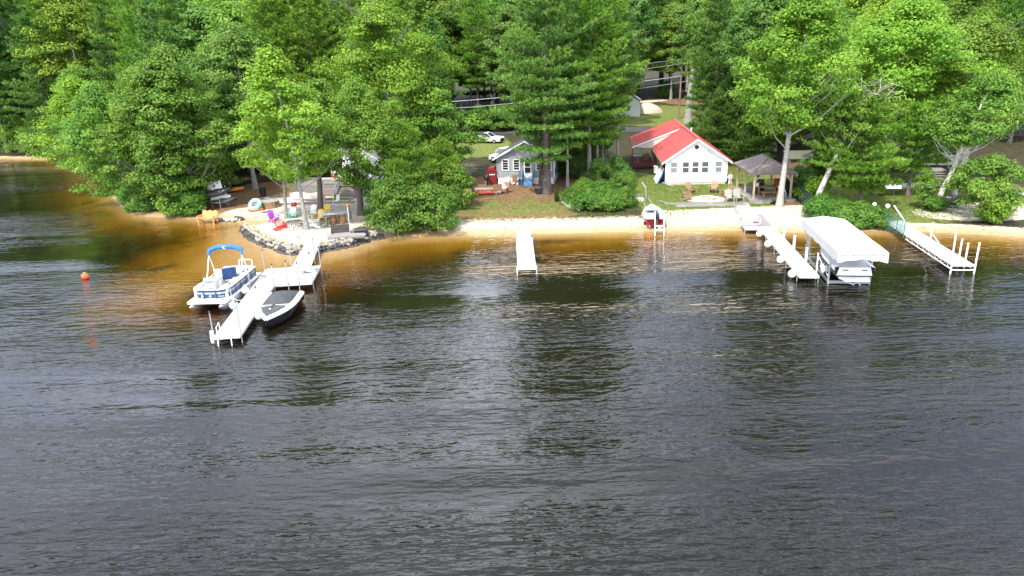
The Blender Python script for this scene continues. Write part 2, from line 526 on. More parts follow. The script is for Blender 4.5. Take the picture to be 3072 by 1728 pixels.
sr = t.nodes.new('ShaderNodeMapRange'); sr.interpolation_type = 'SMOOTHSTEP'
sr.inputs['From Min'].default_value = -.75; sr.inputs['From Max'].default_value = -2.0      # bed colour darkens from shallow to deep water
t.links.new(zz, sr.inputs['Value'])
c4 = mixc(br.outputs['Result'], c3, mixc(sr.outputs['Result'], bed_c, deep_bed_c))
t.links.new(c4, P_.inputs['Base Color'])
bp = t.nodes.new('ShaderNodeBump'); bp.inputs['Strength'].default_value = .6; bp.inputs['Distance'].default_value = .12
t.links.new(math_('ADD', n_fine, n_med2), bp.inputs['Height']); t.links.new(bp.outputs['Normal'], P_.inputs['Normal'])
gm.materials.append(gmat)
go = bpy.data.objects.new('ground', gm); C.objects.link(go); go['kind'] = 'structure'; go['label'] = 'sandy shore, patchy lawn and forest floor running down into the lake'

# ------------------------------------------------------------------ lake
wm = bpy.data.materials.new('lake_water')
wm.use_nodes = True
t = wm.node_tree
t.nodes.remove(t.nodes['Principled BSDF'])
out = t.nodes['Material Output']
geo = t.nodes.new('ShaderNodeNewGeometry')
rip = noise(1.0, 2.5, .5, (.85, 2.7, 1)); rip2 = noise(1.0, 2, .5, (2.4, 5.4, 1)); swell = noise(1.0, 2, .5, (.20, .55, 1)); roll = noise(1.0, 1.5, .45, (.016, .17, 1))
shal = t.nodes.new('ShaderNodeAttribute'); shal.attribute_name = 'clear'      # the long low waves die out in the shallows
wind = noise(1.0, 3, .5, (.012, .10, 1))
wamp = t.nodes.new('ShaderNodeMapRange'); wamp.inputs['From Min'].default_value = .38; wamp.inputs['From Max'].default_value = .60
wamp.inputs['To Min'].default_value = .22; wamp.inputs['To Max'].default_value = 1.25
t.links.new(wind, wamp.inputs['Value'])
hgt = math_('ADD', math_('ADD', math_('MULTIPLY', rip, .62), math_('MULTIPLY', rip2, .16)), math_('MULTIPLY', swell, .7))
hgt = math_('ADD', math_('MULTIPLY', hgt, wamp.outputs['Result']), math_('MULTIPLY', math_('MULTIPLY', roll, 3.4), math_('SUBTRACT', 1.0, shal.outputs['Fac'])))
bp = t.nodes.new('ShaderNodeBump'); bp.inputs['Strength'].default_value = 1.0; bp.inputs['Distance'].default_value = .15
t.links.new(hgt, bp.inputs['Height'])
fr = t.nodes.new('ShaderNodeFresnel'); fr.inputs['IOR'].default_value = 1.333
t.links.new(bp.outputs['Normal'], fr.inputs['Normal'])
ff = math_('MULTIPLY', fr.outputs['Fac'], math_('SUBTRACT', 1.0, geo.outputs['Backfacing']))
gl = t.nodes.new('ShaderNodeBsdfGlossy'); gl.inputs['Roughness'].default_value = .04; gl.inputs['Color'].default_value = (1, 1, 1, 1)
t.links.new(bp.outputs['Normal'], gl.inputs['Normal'])
tp = t.nodes.new('ShaderNodeBsdfTransparent'); tp.inputs['Color'].default_value = (.97, .95, .90, 1)
ms = t.nodes.new('ShaderNodeMixShader')
body = t.nodes.new('ShaderNodeBsdfDiffuse'); body.inputs['Color'].default_value = (.007, .0055, .003, 1)
ca = t.nodes.new('ShaderNodeAttribute'); ca.attribute_name = 'clear'
m0 = t.nodes.new('ShaderNodeMixShader'); t.links.new(ca.outputs['Fac'], m0.inputs[0]); t.links.new(body.outputs[0], m0.inputs[1]); t.links.new(tp.outputs[0], m0.inputs[2])
t.links.new(ff, ms.inputs[0]); t.links.new(m0.outputs[0], ms.inputs[1]); t.links.new(gl.outputs[0], ms.inputs[2])
t.links.new(ms.outputs[0], out.inputs['Surface'])
va = t.nodes.new('ShaderNodeVolumeAbsorption'); va.inputs['Density'].default_value = 1.8; va.inputs['Color'].default_value = (.76, .66, .05, 1)
t.links.new(va.outputs[0], out.inputs['Volume'])
# below about two metres the tannin-brown water is opaque: a dark body colour takes over from the clear shallows
WX = axis([(-500, -100, 40), (-100, 60, 1.6), (60, 500, 40)]); WY = axis([(-350, 20, 37), (20, 72, 1.0), (72, 140, 2.0)])
wgx, wgy = np.meshgrid(WX, WY); wdep = -ground_z(wgx.ravel(), wgy.ravel())
wi = np.arange(wgx.size).reshape(wgx.shape)
wme = mesh_np('water', np.stack([wgx.ravel(), wgy.ravel(), np.zeros(wgx.size)], 1), np.stack([wi[:-1, :-1], wi[:-1, 1:], wi[1:, 1:], wi[1:, :-1]], -1).reshape(-1, 4))
at = wme.attributes.new('clear', 'FLOAT', 'POINT')
at.data.foreach_set('value', np.ascontiguousarray(np.exp(-(np.maximum(wdep, 0) / 1.15) ** 2.2), np.float32))
wme.materials.append(wm)
lk = bpy.data.objects.new('water', wme); C.objects.link(lk)
lk['kind'] = 'structure'; lk['label'] = 'dark tea-coloured lake water with wind ripples, amber in the shallows'

# ------------------------------------------------------------------ road behind the houses
M_asphalt = mat('asphalt', (.055, .055, .058), .9, .2, 4, bump=.2)
rd = MB()
for i in range(28):
    x0 = -60 + i * 6; x1 = x0 + 6
    yc = lambda x: 124 - .06 * (x - 20) + 6 * math.exp(-((x + 10) / 30) ** 2)
    g = lambda x, o: (x, yc(x) + o, gz(x, yc(x) + o) + .05)
    rd.poly([g(x0, -3), g(x1, -3), g(x1, 3), g(x0, 3)])
rd = rd.build('road', M_asphalt); rd['kind'] = 'structure'; rd['label'] = 'narrow grey asphalt road behind the cottages'

# ------------------------------------------------------------------ trees
def unit(v): return v / np.maximum(np.linalg.norm(v, axis=-1, keepdims=True), 1e-9)

def leaf_quads(P, N, size, rng, asp=.62, fold=.12):
    """one folded rhombus leaf spray per point, facing N"""
    n = len(P); T = unit(np.cross(N, unit(rng.normal(size=(n, 3))))); B = np.cross(N, T)
    s_ = size * rng.uniform(.65, 1.3, (n, 1))
    a = P + T * s_ * .5; c = P - T * s_ * .5
    b = P + B * s_ * .5 * asp + N * s_ * fold; d = P - B * s_ * .5 * asp + N * s_ * fold
    V = np.stack([a, b, c, d], 1).reshape(-1, 3)
    k = np.arange(n)[:, None] * 4
    return V, k + np.array([[0, 1, 2, 3]])

def tubes_np(paths):
    """list of (points, radii, sides) -> verts, quads"""
    V = []; Fq = []; b = 0
    for pts, rad, n in paths:
        pts = np.asarray(pts, float)
        d = unit(np.gradient(pts, axis=0))
        u = np.array([1., 0, 0]) if abs(d[0][0]) < .8 else np.array([0, 1., 0])
        for i, p in enumerate(pts):
            a = unit(np.cross(d[i], u)); c = np.cross(d[i], a)
            th = np.arange(n) * 2 * math.pi / n
            V.append(p + rad[i] * (np.cos(th)[:, None] * a + np.sin(th)[:, None] * c))
        m_ = len(pts)
        i, j = np.meshgrid(np.arange(m_ - 1), np.arange(n), indexing='ij')
        j2 = (j + 1) % n
        Fq.append((b + np.stack([i * n + j, i * n + j2, (i + 1) * n + j2, (i + 1) * n + j], -1)).reshape(-1, 4))
        b += m_ * n
    return np.concatenate(V), np.concatenate(Fq)

def decid(seed, H, Rc, zb, nc=70, lpc=150, ls=.34, pt_=.75, tr=.2, lean=(0, 0), lump=.3, flat=.62, top=.62, dead=0, fork=False, sx=1.0):
    """broad-leaved tree: trunk and limbs mesh, crown mesh of leaf clumps gathered round the limb ends.
    H height, Rc crown radius, zb crown base, lean = sideways shift of the top"""
    lpc = int(lpc * .98); nc = int(nc * 1.35); ls = ls * .86; lump = lump * 1.25
    g = np.random.default_rng(seed)
    ln = np.array([lean[0], lean[1]])
    def axis_at(z):
        q = (z / H)
        return np.stack([ln[0] * q ** 1.2 + .12 * np.sin(q * 7 + seed), ln[1] * q ** 1.2 + .12 * np.cos(q * 6 + seed)], -1) * np.minimum(1, q * 4 + .0)[..., None]
    def prof(u): return np.where(u < (1 - top), np.sin(.5 * math.pi * np.clip(u / (1 - top), 0, 1)) ** .6 * .9 + .1, np.cos(.5 * math.pi * np.clip((u - (1 - top)) / top, 0, 1)) ** pt_)
    ph = g.uniform(0, 6.28, 6)
    def lumpy(az, u): return 1 + lump * (.5 * np.sin(3 * az + ph[0] + 5 * u) + .35 * np.sin(5 * az + ph[1] - 7 * u) + .35 * np.sin(2 * az + 11 * u + ph[2]))
    paths = []
    zt = np.linspace(-.25, H * .9, 12)
    pt = np.concatenate([axis_at(np.maximum(zt, 0)), zt[:, None]], 1)
    rr = tr * (1 - .82 * (np.maximum(zt, 0) / H)) ; rr[0] *= 1.55; rr[1] *= 1.05
    paths.append((pt, rr, 9))
    # clump centres
    u = g.beta(1.25, 1.15, nc); az = g.uniform(0, 6.283, nc)
    rad = Rc * prof(u) * lumpy(az, u) * np.where(g.random(nc) < .78, g.uniform(.72, 1.0, nc), g.uniform(.15, .7, nc))
    zc = zb + u * (H - zb) * .97
    ctr = np.concatenate([axis_at(zc) + np.stack([np.cos(az) * rad * sx, np.sin(az) * rad], -1), zc[:, None]], 1)
    # limbs reach the outer clumps
    order = np.argsort(-rad)[:min(nc, 16)]
    for i in order:
        z0 = max(zb * .75, zc[i] - rad[i] * .75 - .4)
        z0 = min(z0, H * .8)
        p0 = np.array([*axis_at(np.array([z0]))[0], z0]); p1 = ctr[i]
        mid = (p0 + p1) / 2 + np.array([0, 0, -.12 * rad[i]]) + g.normal(0, .12, 3)
        r1 = max(.025, tr * .26 * (1 - z0 / H) + .02)
        paths.append((np.array([p0, (p0 + mid) / 2, mid, p1]), [r1, r1 * .75, r1 * .5, .012], 5))
    for k in range(dead):
        z0 = zb + (H - zb) * g.uniform(.25, .95); a_ = g.uniform(3.6, 5.8)
        p0 = np.array([*axis_at(np.array([z0]))[0], z0]); dd = np.array([math.cos(a_), math.sin(a_), g.uniform(.2, .9)])
        ln_ = Rc * g.uniform(.9, 1.25)
        pp = [p0 + dd * ln_ * q + g.normal(0, .1, 3) for q in (0, .35, .7, 1)]
        paths.append((np.array(pp), [.06, .045, .03, .01], 5))
        for q in range(4):
            s0 = pp[1] + (pp[3] - pp[1]) * g.uniform(0, 1); e0 = s0 + dd * .6 + g.normal(0, .5, 3)
            paths.append((np.array([s0, (s0 + e0) / 2 + g.normal(0, .06, 3), e0]), [.022, .015, .006], 4))
    TV, TF = tubes_np(paths)
    # leaves
    rc = Rc * g.uniform(.11, .29, nc) + .20
    n = nc * lpc
    ci = np.repeat(np.arange(nc), lpc)
    q = unit(g.normal(size=(n, 3))) * (g.random((n, 1)) ** .42)
    q[:, 2] = np.where(q[:, 2] < -.25, q[:, 2] * .45, q[:, 2])
    off = q * rc[ci][:, None] * np.array([1, 1, flat])
    Pt = ctr[ci] + off + g.normal(0, .07, (n, 3))
    core = np.concatenate([axis_at(np.clip(Pt[:, 2], 0, H)), (zb + (H - zb) * .4) * np.ones((n, 1))], 1)
    Nn = unit(unit(q) * .75 + unit(Pt - core) * .35 + np.array([0, 0, .55]) + g.normal(0, .38, (n, 3)))
    LV, LF = leaf_quads(Pt, Nn, ls, g)
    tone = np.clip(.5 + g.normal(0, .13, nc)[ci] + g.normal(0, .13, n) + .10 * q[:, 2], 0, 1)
    return (TV, TF), (LV, LF, tone)

def pine(seed, H, Rc, zb, whorl=.62, per=5, tufts=58, tr=.25, needle=.34, gap=.12, droop=.0):
    """white pine: whorls of level limbs carrying flat plates of needle tufts"""
    g = np.random.default_rng(seed)
    zt = np.linspace(-.25, H, 12)
    sw = g.normal(0, .12, 2)
    ax = lambda z: np.array([sw[0] * math.sin(z * .3), sw[1] * math.cos(z * .27) - sw[1]])
    pt = np.array([[*ax(max(z, 0)), z] for z in zt]); rr = tr * (1 - .93 * np.maximum(zt, 0) / H); rr[0] *= 1.4
    paths = [(pt, rr, 9)]
    Ps, Ns, To = [], [], []
    z = zb
    while z < H - .3:
        u = (z - zb) / (H - zb)
        base = Rc * (min(1, .55 + 2.2 * u) if u < .22 else 1.0) * (1 - max(0, (u - .18) / .82) ** 1.25) + .35
        npb = per if u < .85 else 4
        a0 = g.uniform(0, 6.28)
        for k in range(npb):
            if g.random() < gap: continue
            a = a0 + k * 6.283 / npb + g.normal(0, .22); ln_ = base * g.uniform(.45, 1.25)
            rise = (.10 + .75 * u) * ln_ - droop * ln_
            dh = np.array([math.cos(a), math.sin(a), 0]); sd_ = np.array([-math.sin(a), math.cos(a), 0])
            p0 = np.array([*ax(z), z])
            def at(s_): return p0 + dh * (s_ * ln_)[:, None] + np.array([0, 0, 1.]) * (rise * s_ ** 1.6)[:, None]
            ss = np.linspace(0, 1, 4)
            r1 = max(.018, .05 * ln_ / 3 * (1 - u * .6))
            paths.append((at(ss), [r1, r1 * .7, r1 * .4, .008], 4))
            nt_ = max(8, int(tufts * ln_ / Rc * (.75 + .5 * g.random())))
            s_ = 1 - g.random(nt_) ** 1.25 * .78
            wd = (.34 * ln_ + .12) * (np.sin(np.clip((s_ - .1) / .9, 0, 1) * 2.6) * .9 + .12)
            lat = g.uniform(-1, 1, nt_) * wd
            P0 = at(s_ - .18 * np.abs(lat) / max(ln_, .5)) + sd_ * lat[:, None] + g.normal(0, .07, (nt_, 3))
            P0[:, 2] += g.normal(.03, .05, nt_) + .06 * np.abs(lat)
            D = unit(dh * .55 + sd_ * (np.sign(lat) * .45)[:, None] + np.array([0, 0, .75]) + g.normal(0, .18, (nt_, 3)))
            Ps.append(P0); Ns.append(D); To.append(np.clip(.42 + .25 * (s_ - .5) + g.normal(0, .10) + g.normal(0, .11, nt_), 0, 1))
        z += whorl * g.uniform(.75, 1.3) * (1 - .35 * u)
    TV, TF = tubes_np(paths)
    P0 = np.concatenate(Ps); D = np.concatenate(Ns); tone = np.concatenate(To)
    n = len(P0); K = 5
    # a tuft is a spray of K slim needle blades
    A = np.repeat(P0, K, 0); Dd = unit(np.repeat(D, K, 0) + g.normal(0, .55, (n * K, 3)))
    Sd = unit(np.cross(Dd, g.normal(size=(n * K, 3))))
    ln_ = needle * g.uniform(.7, 1.25, (n * K, 1)); wd = needle * .19
    V = np.stack([A - Sd * wd, A + Sd * wd, A + Dd * ln_], 1).reshape(-1, 3)
    Fq = np.arange(n * K)[:, None] * 3 + np.array([[0, 1, 2]])
    return (TV, TF), (V, Fq, np.clip(np.repeat(tone, K) + g.normal(0, .06, n * K), 0, 1))

def tree_from(data, bark, leaf):
    (TV, TF), (LV, LF, tone) = data
    tm = mesh_np('trunk', TV, TF); tm.materials.append(bark); tm.polygons.foreach_set('use_smooth', [True] * len(tm.polygons))
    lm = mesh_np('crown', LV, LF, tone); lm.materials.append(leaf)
    return tm, lm

def plant(kind, label, cat, pos, meshes, rz=0.0, sc=1.0, group=None, crown='crown', trunk='trunk', sz=None):
    x, y = pos[0], pos[1]; z = pos[2] if len(pos) > 2 else gz(x, y)
    o = thing(kind, label, cat, (x, y, z), rz, group)
    o.scale = (sc, sc, sz or sc)
    place(trunk, meshes[0], o); place(crown, meshes[1], o)
    return o

def hero(kind, label, pos, data, bark, leaf, cat='tree', group=None, crown='crown', trunk='trunk'):
    return plant(kind, label, cat, pos, tree_from(data, bark, leaf), group=group, crown=crown, trunk=trunk)

# ---- trees and shrubs that can be told apart
hero('maple_tree', 'bright green maple with the pointed top over the fire ring on the rock point', (-17.63, 59.85, 0.620), decid(11, 15.0, 3.9, 4.4, 100, 165, .30, tr=.20, pt_=1.15, lean=(-1.2, .4), lump=.35, top=.7), M_bark_grey, LM_maple)
hero('maple_tree', 'slimmer maple with a bare leaning trunk beside the purple chair', (-21.29, 66.26, 0.287), decid(12, 11.5, 2.9, 4.0, 60, 150, .30, tr=.17, lean=(.2, .6), lump=.35), M_bark_grey, LM_maple)
hero('maple_tree', 'thick dark trunked tree behind the white chairs by the bar table', (-18.08, 66.62, 0.417), decid(13, 12.5, 3.1, 5.6, 60, 150, .32, tr=.30, lean=(.4, 1.5)), M_bark_pine, LM_green)
hero('birch_tree', 'yellow green wispy tree with a thick dark trunk beside the deck stairs', (-14.05, 65.68, 0.480), decid(14, 12.0, 3.1, 2.9, 100, 160, .25, tr=.31, lean=(.5, .3), lump=.4, flat=.9), M_bark_pine, LM_yellow)
hero('birch_tree', 'grey green tree with a thin pole trunk right of the kayak rack', (-31.91, 80.87, 0.518), decid(15, 12.0, 3.3, 3.4, 85, 150, .30, tr=.16, lean=(.6, 1.2)), M_bark_dark, LM_oak)
hero('maple_tree', 'largest spreading maple with broken dead limbs between the two left cottages', (-12.74, 78.77, 0.611), decid(16, 19.8, 6.4, 4.6, 190, 165, .34, tr=.36, lump=.34, dead=6, top=.66), M_bark_grey, LM_maple)
hero('maple_tree', 'maple with drooping boughs left of the red shed', (-7.29, 78.59, 0.639), decid(17, 12.0, 4.0, 1.6, 90, 160, .32, tr=.22, lean=(-.6, 0)), M_bark_grey, LM_green)
hero('hemlock_tree', 'olive green feathery conifer above the big shore bushes', (-9.58, 65.81, 0.456), pine(18, 8.6, 2.7, .8, .42, 6, 70, .14, .26, droop=.12), M_bark_dark, LM_yellow)
hero('hemlock_tree', 'shorter olive conifer at the right end of the shore bushes', (-6.23, 69.60, 0.530), pine(19, 6.4, 2.3, .6, .40, 6, 70, .12, .25, droop=.12), M_bark_dark, LM_pine_y)

def bush_data(seed, H, Rc, leaf=.24, nc=40, lpc=120, sx=1.0): return decid(seed, H, Rc, .15, nc, lpc, leaf, tr=.06, lump=.25, flat=.8, top=.72, sx=sx)
BIG = 'large bushes at the water left of the lawn'
hero('shore_bush', 'dark leafy bush hanging over the water at the end of the rock wall', (-9.66, 59.53, 0.146), bush_data(21, 4.8, 2.5, .24, 60), M_bark_dark, LM_shrub, 'bush', crown='foliage', trunk='stem')
hero('shore_bush', 'rounded dark bush at the water next to the sandy beach', (-6.66, 59.87, 0.162), bush_data(22, 4.0, 2.4, .24, 60), M_bark_dark, LM_shrub, 'bush', crown='foliage', trunk='stem')
hero('shore_bush', 'bush beside the wooden pallet and boardwalk', (-11.47, 62.86, 0.546), bush_data(23, 3.6, 1.7), M_bark_dark, LM_dark, 'bush', crown='foliage', trunk='stem')
hero('shore_bush', 'upright bush at the left edge of the cottage lawn', (-5.02, 67.18, 0.487), bush_data(24, 4.2, 1.9), M_bark_dark, LM_green, 'bush', crown='foliage', trunk='stem')

# left wooded bank
hero('maple_tree', 'broad mid green maple on the bank left of the kayak rack', (-33.0, 73.0), decid(31, 16.2, 4.5, .8, 175, 160, .34, tr=.26, lump=.38), M_bark_grey, LM_green)
hero('maple_tree', 'pale green tree with boughs reaching the water behind the white pedal boat', (-36.4, 74.8), decid(32, 14.2, 4.3, .6, 150, 155, .32, tr=.24, lump=.33, lean=(-.5, -1)), M_bark_grey, LM_yellow)
hero('maple_tree', 'mid green tree leaning over the amber shallows', (-42.3, 79.0), decid(33, 13.0, 4.8, .4, 150, 155, .32, tr=.24, lean=(-1, -2.2)), M_bark_grey, LM_green)
hero('maple_tree', 'light green tree overhanging the small sandy cove', (-49.0, 88.0), decid(34, 13.5, 5.2, .4, 150, 155, .33, tr=.24, lean=(-1.5, -2)), M_bark_grey, LM_maple)
hero('oak_tree', 'grey green oak standing above the broad maple by the kayaks', (-29.5, 82), decid(35, 18.0, 4.6, 7.0, 110, 150, .32, tr=.26), M_bark_grey, LM_oak)
hero('maple_tree', 'tall green tree behind the cove beach', (-55.5, 99.5), decid(36, 15, 5.2, .6, 150, 150, .36, tr=.28, lean=(-1, -1.5)), M_bark_grey, LM_green)
for k, (x, y, h_, r_, s_, lb) in enumerate([
    (-32.2, 70.4, 2.4, 1.4, 1, 'shrub left of the orange bench'), (-33.4, 70.8, 3.4, 2.2, 0, 'shrub at the water right of the white pedal boat'),
    (-38.6, 73.6, 3.6, 2.4, 1, 'low shrub at the water left of the white pedal boat'), (-32.6, 72.6, 3.2, 1.6, 0, 'shrub just left of the kayak rack'),
    (-66, 118, 4.5, 3.6, 2, 'dark shrub at the head of the sandy cove'), (-74, 124, 5.0, 4.0, 2, 'dark shrub on the far left shore'), (-83, 129, 5.0, 4.2, 2, 'dark shrub where the far left shore leaves the picture'), (-59.5, 107.5, 4.5, 3.6, 0, 'shrub right of the sandy cove'), (-70, 122, 5.5, 4.2, 0, 'light shrub behind the sandy cove'), (-79, 127.5, 6.0, 4.4, 1, 'leafy green shrub on the far left shore'), (-88, 131, 6.0, 4.6, 0, 'light shrub at the left edge of the picture'), (-62, 114, 4.6, 3.6, 1, 'shrub above the middle of the sandy cove')]):
    hero('shore_bush', ('leafy ' + lb) if k < 4 else lb, (x, y), bush_data(40 + k, h_, r_, .27), M_bark_dark, (LM_green, LM_shrub, LM_dark)[s_], 'bush', crown='foliage', trunk='stem')

# pines by the blue cottage
hero('pine_tree', 'tall blue green pine with a thick grey trunk in front of the blue cottage', (4.01, 72.60, 0.580), pine(51, 26, 5.4, 3.5, 1.05, 6, 150, .40, .34, droop=.10), M_bark_pine, LM_pine)
hero('pine_tree', 'tall sunlit pine with a pale trunk behind the round shrubs', (9.00, 77.28, 0.635), pine(52, 28, 5.0, 4.4, 1.0, 6, 150, .24, .34, gap=.06), M_bark_grey, LM_pine_y)
hero('pine_tree', 'thin pine with bare lower limbs right of the blue cottage', (6.42, 76.00, 0.621), pine(53, 15, 2.3, 5.4, .7, 5, 60, .17, .32), M_bark_grey, LM_pine)
hero('pine_tree', 'slender pine close behind the sunlit pine', (10.35, 81.00, 0.674), pine(54, 25, 3.6, 4.0, .8, 5, 75, .2, .36), M_bark_grey, LM_pine)
hero('pine_tree', 'slim pine between the two pale trunks by the white cottage', (11.15, 83.55, 0.700), pine(55, 20, 3.0, 4.0, .8, 5, 70, .16, .34), M_bark_grey, LM_pine_y)
hero('pine_tree', 'lone thin pine standing nearest the red roofed cottage', (12.99, 83.17, 0.697), pine(56, 21, 2.6, 8.2, .8, 4, 60, .16, .34, gap=.25), M_bark_grey, LM_pine)
hero('pine_tree', 'dark trunked pine right behind the thick grey trunk', (3.48, 74.30, 0.599), pine(57, 22, 4.4, 5.0, 1.0, 5, 120, .26, .35, droop=.08), M_bark_dark, LM_pine)
hero('pine_tree', 'pine behind the right corner of the blue cottage', (7.2, 88), pine(58, 21, 3.8, 3.5, .75, 5, 75, .22, .35), M_bark_dark, LM_pine)

# round shrubs between the two cottages
for k, (a, r_, h_, mt_, lb) in enumerate([
    ((6.28, 67.23, 0.503), 1.3, 1.35, LM_shrub, 'round shrub beside the potted plant'), ((7.49, 64.80, 0.447), 1.5, 1.4, LM_shrub, 'round shrub behind the scalloped edging, nearest the beach'),
    ((9.26, 64.54, 0.441), 1.55, 1.5, LM_shrub, 'round shrub in the middle of the green clump'), ((10.82, 65.78, 0.475), 1.2, 1.4, LM_shrub, 'round shrub nearest the boat trailer'),
    ((8.97, 68.60, 0.529), 1.6, 1.7, LM_shrub, 'round shrub at the back of the green clump'), ((7.59, 70.44, 0.555), 1.4, 1.6, LM_green, 'round shrub under the sunlit pine'),
    ((11.33, 70.62, 0.559), 1.25, 2.1, LM_shrub, 'tall round shrub left of the winch post'), ((9.85, 75.36, 0.615), 1.6, 2.9, LM_dark, 'dark shrub between the pine trunks'),
    ((11.94, 77.31, 0.636), 1.5, 2.8, LM_dark, 'dark shrub at the foot of the lone thin pine'), ((8.25, 80.76, 0.671), 1.4, 2.6, LM_dark, 'dark shrub right of the blue cottage'), ((12.90, 75.55, 0.618), .8, 1.3, LM_green, 'small shrub at the edge of the cottage lawn')]):
    hero('garden_shrub', lb, a, bush_data(60 + k, h_, r_, .19, 46, 120), M_bark_dark, mt_, 'bush', crown='foliage', trunk='stem')

# right-hand side
hero('maple_tree', 'tall maple with a bare pale trunk beside the gazebo', (24.61, 63.03, 0.462), decid(71, 18.6, 4.3, 6.8, 150, 160, .32, tr=.27, lean=(1.5, .5), lump=.36, top=.7), M_bark_pale, LM_maple)
hero('birch_tree', 'leaning pale birch with bare twigs behind the boat lift', (27.06, 61.11, 0.414), decid(72, 11.0, 2.9, 6.0, 60, 130, .26, tr=.27, lean=(4.6, 1.2), dead=7), M_bark_pale, LM_green)
hero('pine_tree', 'low spreading pine over the green fence', (30.84, 60.79, 0.406), pine(73, 9.5, 3.6, 1.9, .6, 6, 90, .2, .34, droop=.1), M_bark_pine, LM_pine_y)
hero('pine_tree', 'low pine in front of the grey stairs', (37.52, 65.34, 0.546), pine(74, 8.5, 3.2, 2.6, .6, 6, 80, .2, .34, droop=.1), M_bark_pine, LM_pine_y)
hero('oak_tree', 'wide oak with a slanting dark trunk below the grey roof', (37.5, 72), decid(75, 17.5, 6.2, 5.8, 190, 160, .34, tr=.30, lean=(2, 0), lump=.32), M_bark_dark, LM_maple)
hero('birch_tree', 'pale birch leaning right beside the covered black grill', (37.83, 61.01, 0.472), decid(76, 11.0, 3.3, 5.0, 80, 140, .28, tr=.24, lean=(4.0, 1.0)), M_bark_pale, LM_green)
hero('young_tree', 'small bushy tree on the right-hand beach', (38.82, 56.42, 0.353), decid(77, 5.0, 2.6, 1.1, 60, 140, .26, tr=.09), M_bark_grey, LM_green)
hero('young_tree', 'thin sapling left of the grey stairs', (35.86, 60.11, 0.432), decid(78, 3.4, .9, 1.2, 24, 90, .2, tr=.04), M_bark_grey, LM_green)
hero('maple_tree', 'light green maple with bare grey limbs above the wide oak', (44, 84), decid(79, 19.5, 6.0, 5.0, 170, 155, .36, tr=.30, dead=5), M_bark_grey, LM_maple)
hero('oak_tree', 'yellow green tree at the right edge above the lounge chair', (47.5, 74), decid(80, 15.5, 5.4, 3.4, 150, 155, .34, tr=.28, dead=3), M_bark_grey, LM_yellow)
hero('maple_tree', 'broad tree behind the propane tank', (33, 84), decid(81, 17.5, 5.4, 3.0, 160, 155, .36, tr=.30), M_bark_grey, LM_green)
hero('oak_tree', 'feathery green tree between the pale trunk maple and the wide oak', (36, 96), decid(82, 20.5, 5.6, 4.0, 150, 150, .36, tr=.30, dead=3), M_bark_grey, LM_yellow)
hero('maple_tree', 'forked grey trunk tree behind the gazebo', (31.76, 91.94, 0.810), decid(83, 20.0, 5.0, 9.5, 120, 150, .36, tr=.36, lean=(.8, 0)), M_bark_grey, LM_oak)
hero('oak_tree', 'thin trunked tree just right of the forked grey trunk', (34.74, 96.79, 0.860), decid(84, 19.0, 4.0, 9.0, 90, 150, .36, tr=.24), M_bark_grey, LM_green)
hero('snag_tree', 'half dead tree with a thick stripped trunk by the utility pole', (33.14, 131.17, 1.589), decid(85, 23, 4.2, 13, 80, 140, .4, tr=.62, lean=(1.6, 0), dead=8), M_bark_grey, LM_oak)
for k, (x, y, h_, r_, lb) in enumerate([(26.3, 90, 8.5, 2.6, 'dark conifer behind the right corner of the red roof'), (29.5, 96, 10, 2.8, 'dark conifer with the forked trunk rising behind it'), (29, 84, 7.0, 2.4, 'dark conifer behind the gazebo roof'), (34.5, 76.5, 7.0, 2.4, 'dark conifer beside the old shed'), (10.4, 90, 9.5, 3.0, 'dark conifer between the pine trunks and the cottage porch'), (6.8, 83, 6.5, 2.2, 'dark conifer at the right wall of the blue cottage')]):
    hero('hemlock_tree', lb, (x, y), pine(90 + k, h_, r_, .5, .45, 6, 70, .15, .3, droop=.1), M_bark_dark, LM_dark)
for k, (a, h_, r_, mt_, lb) in enumerate([
    ((26.47, 58.54, 0.318), 1.9, 1.4, LM_shrub, 'shrub at the foot of the leaning birch'), ((27.49, 57.14, 0.229), 1.7, 1.4, LM_shrub, 'shrub along the green fence behind the lift canopy'),
    ((28.56, 56.31, 0.156), 1.7, 1.4, LM_shrub, 'shrub in the middle of the green fence'), ((29.53, 55.72, 0.093), 1.5, 1.1, LM_shrub, 'shrub next to the lamp post of the right dock'),
    ((28.03, 63.82, 0.488), 2.3, 1.3, LM_maple, 'bright shrub against the dark fence panel'), ((29.92, 71.49, 0.600), 2.0, 1.3, LM_dark, 'dark shrub below the propane tank'),
    ((36.73, 59.95, 0.435), 1.1, 1.1, LM_shrub, 'low shrub at the foot of the right-hand birch'), ((39.03, 55.06, 0.296), 1.9, 1.2, LM_maple, 'yellow green shrub on the right-hand beach'), ((35.56, 102.46, 0.918), 2.2, 1.8, LM_green, 'light shrub behind the red roof')]):
    hero('shore_bush', lb, a, bush_data(100 + k, h_, r_, .2, 40, 120), M_bark_dark, mt_, 'bush', crown='foliage', trunk='stem')

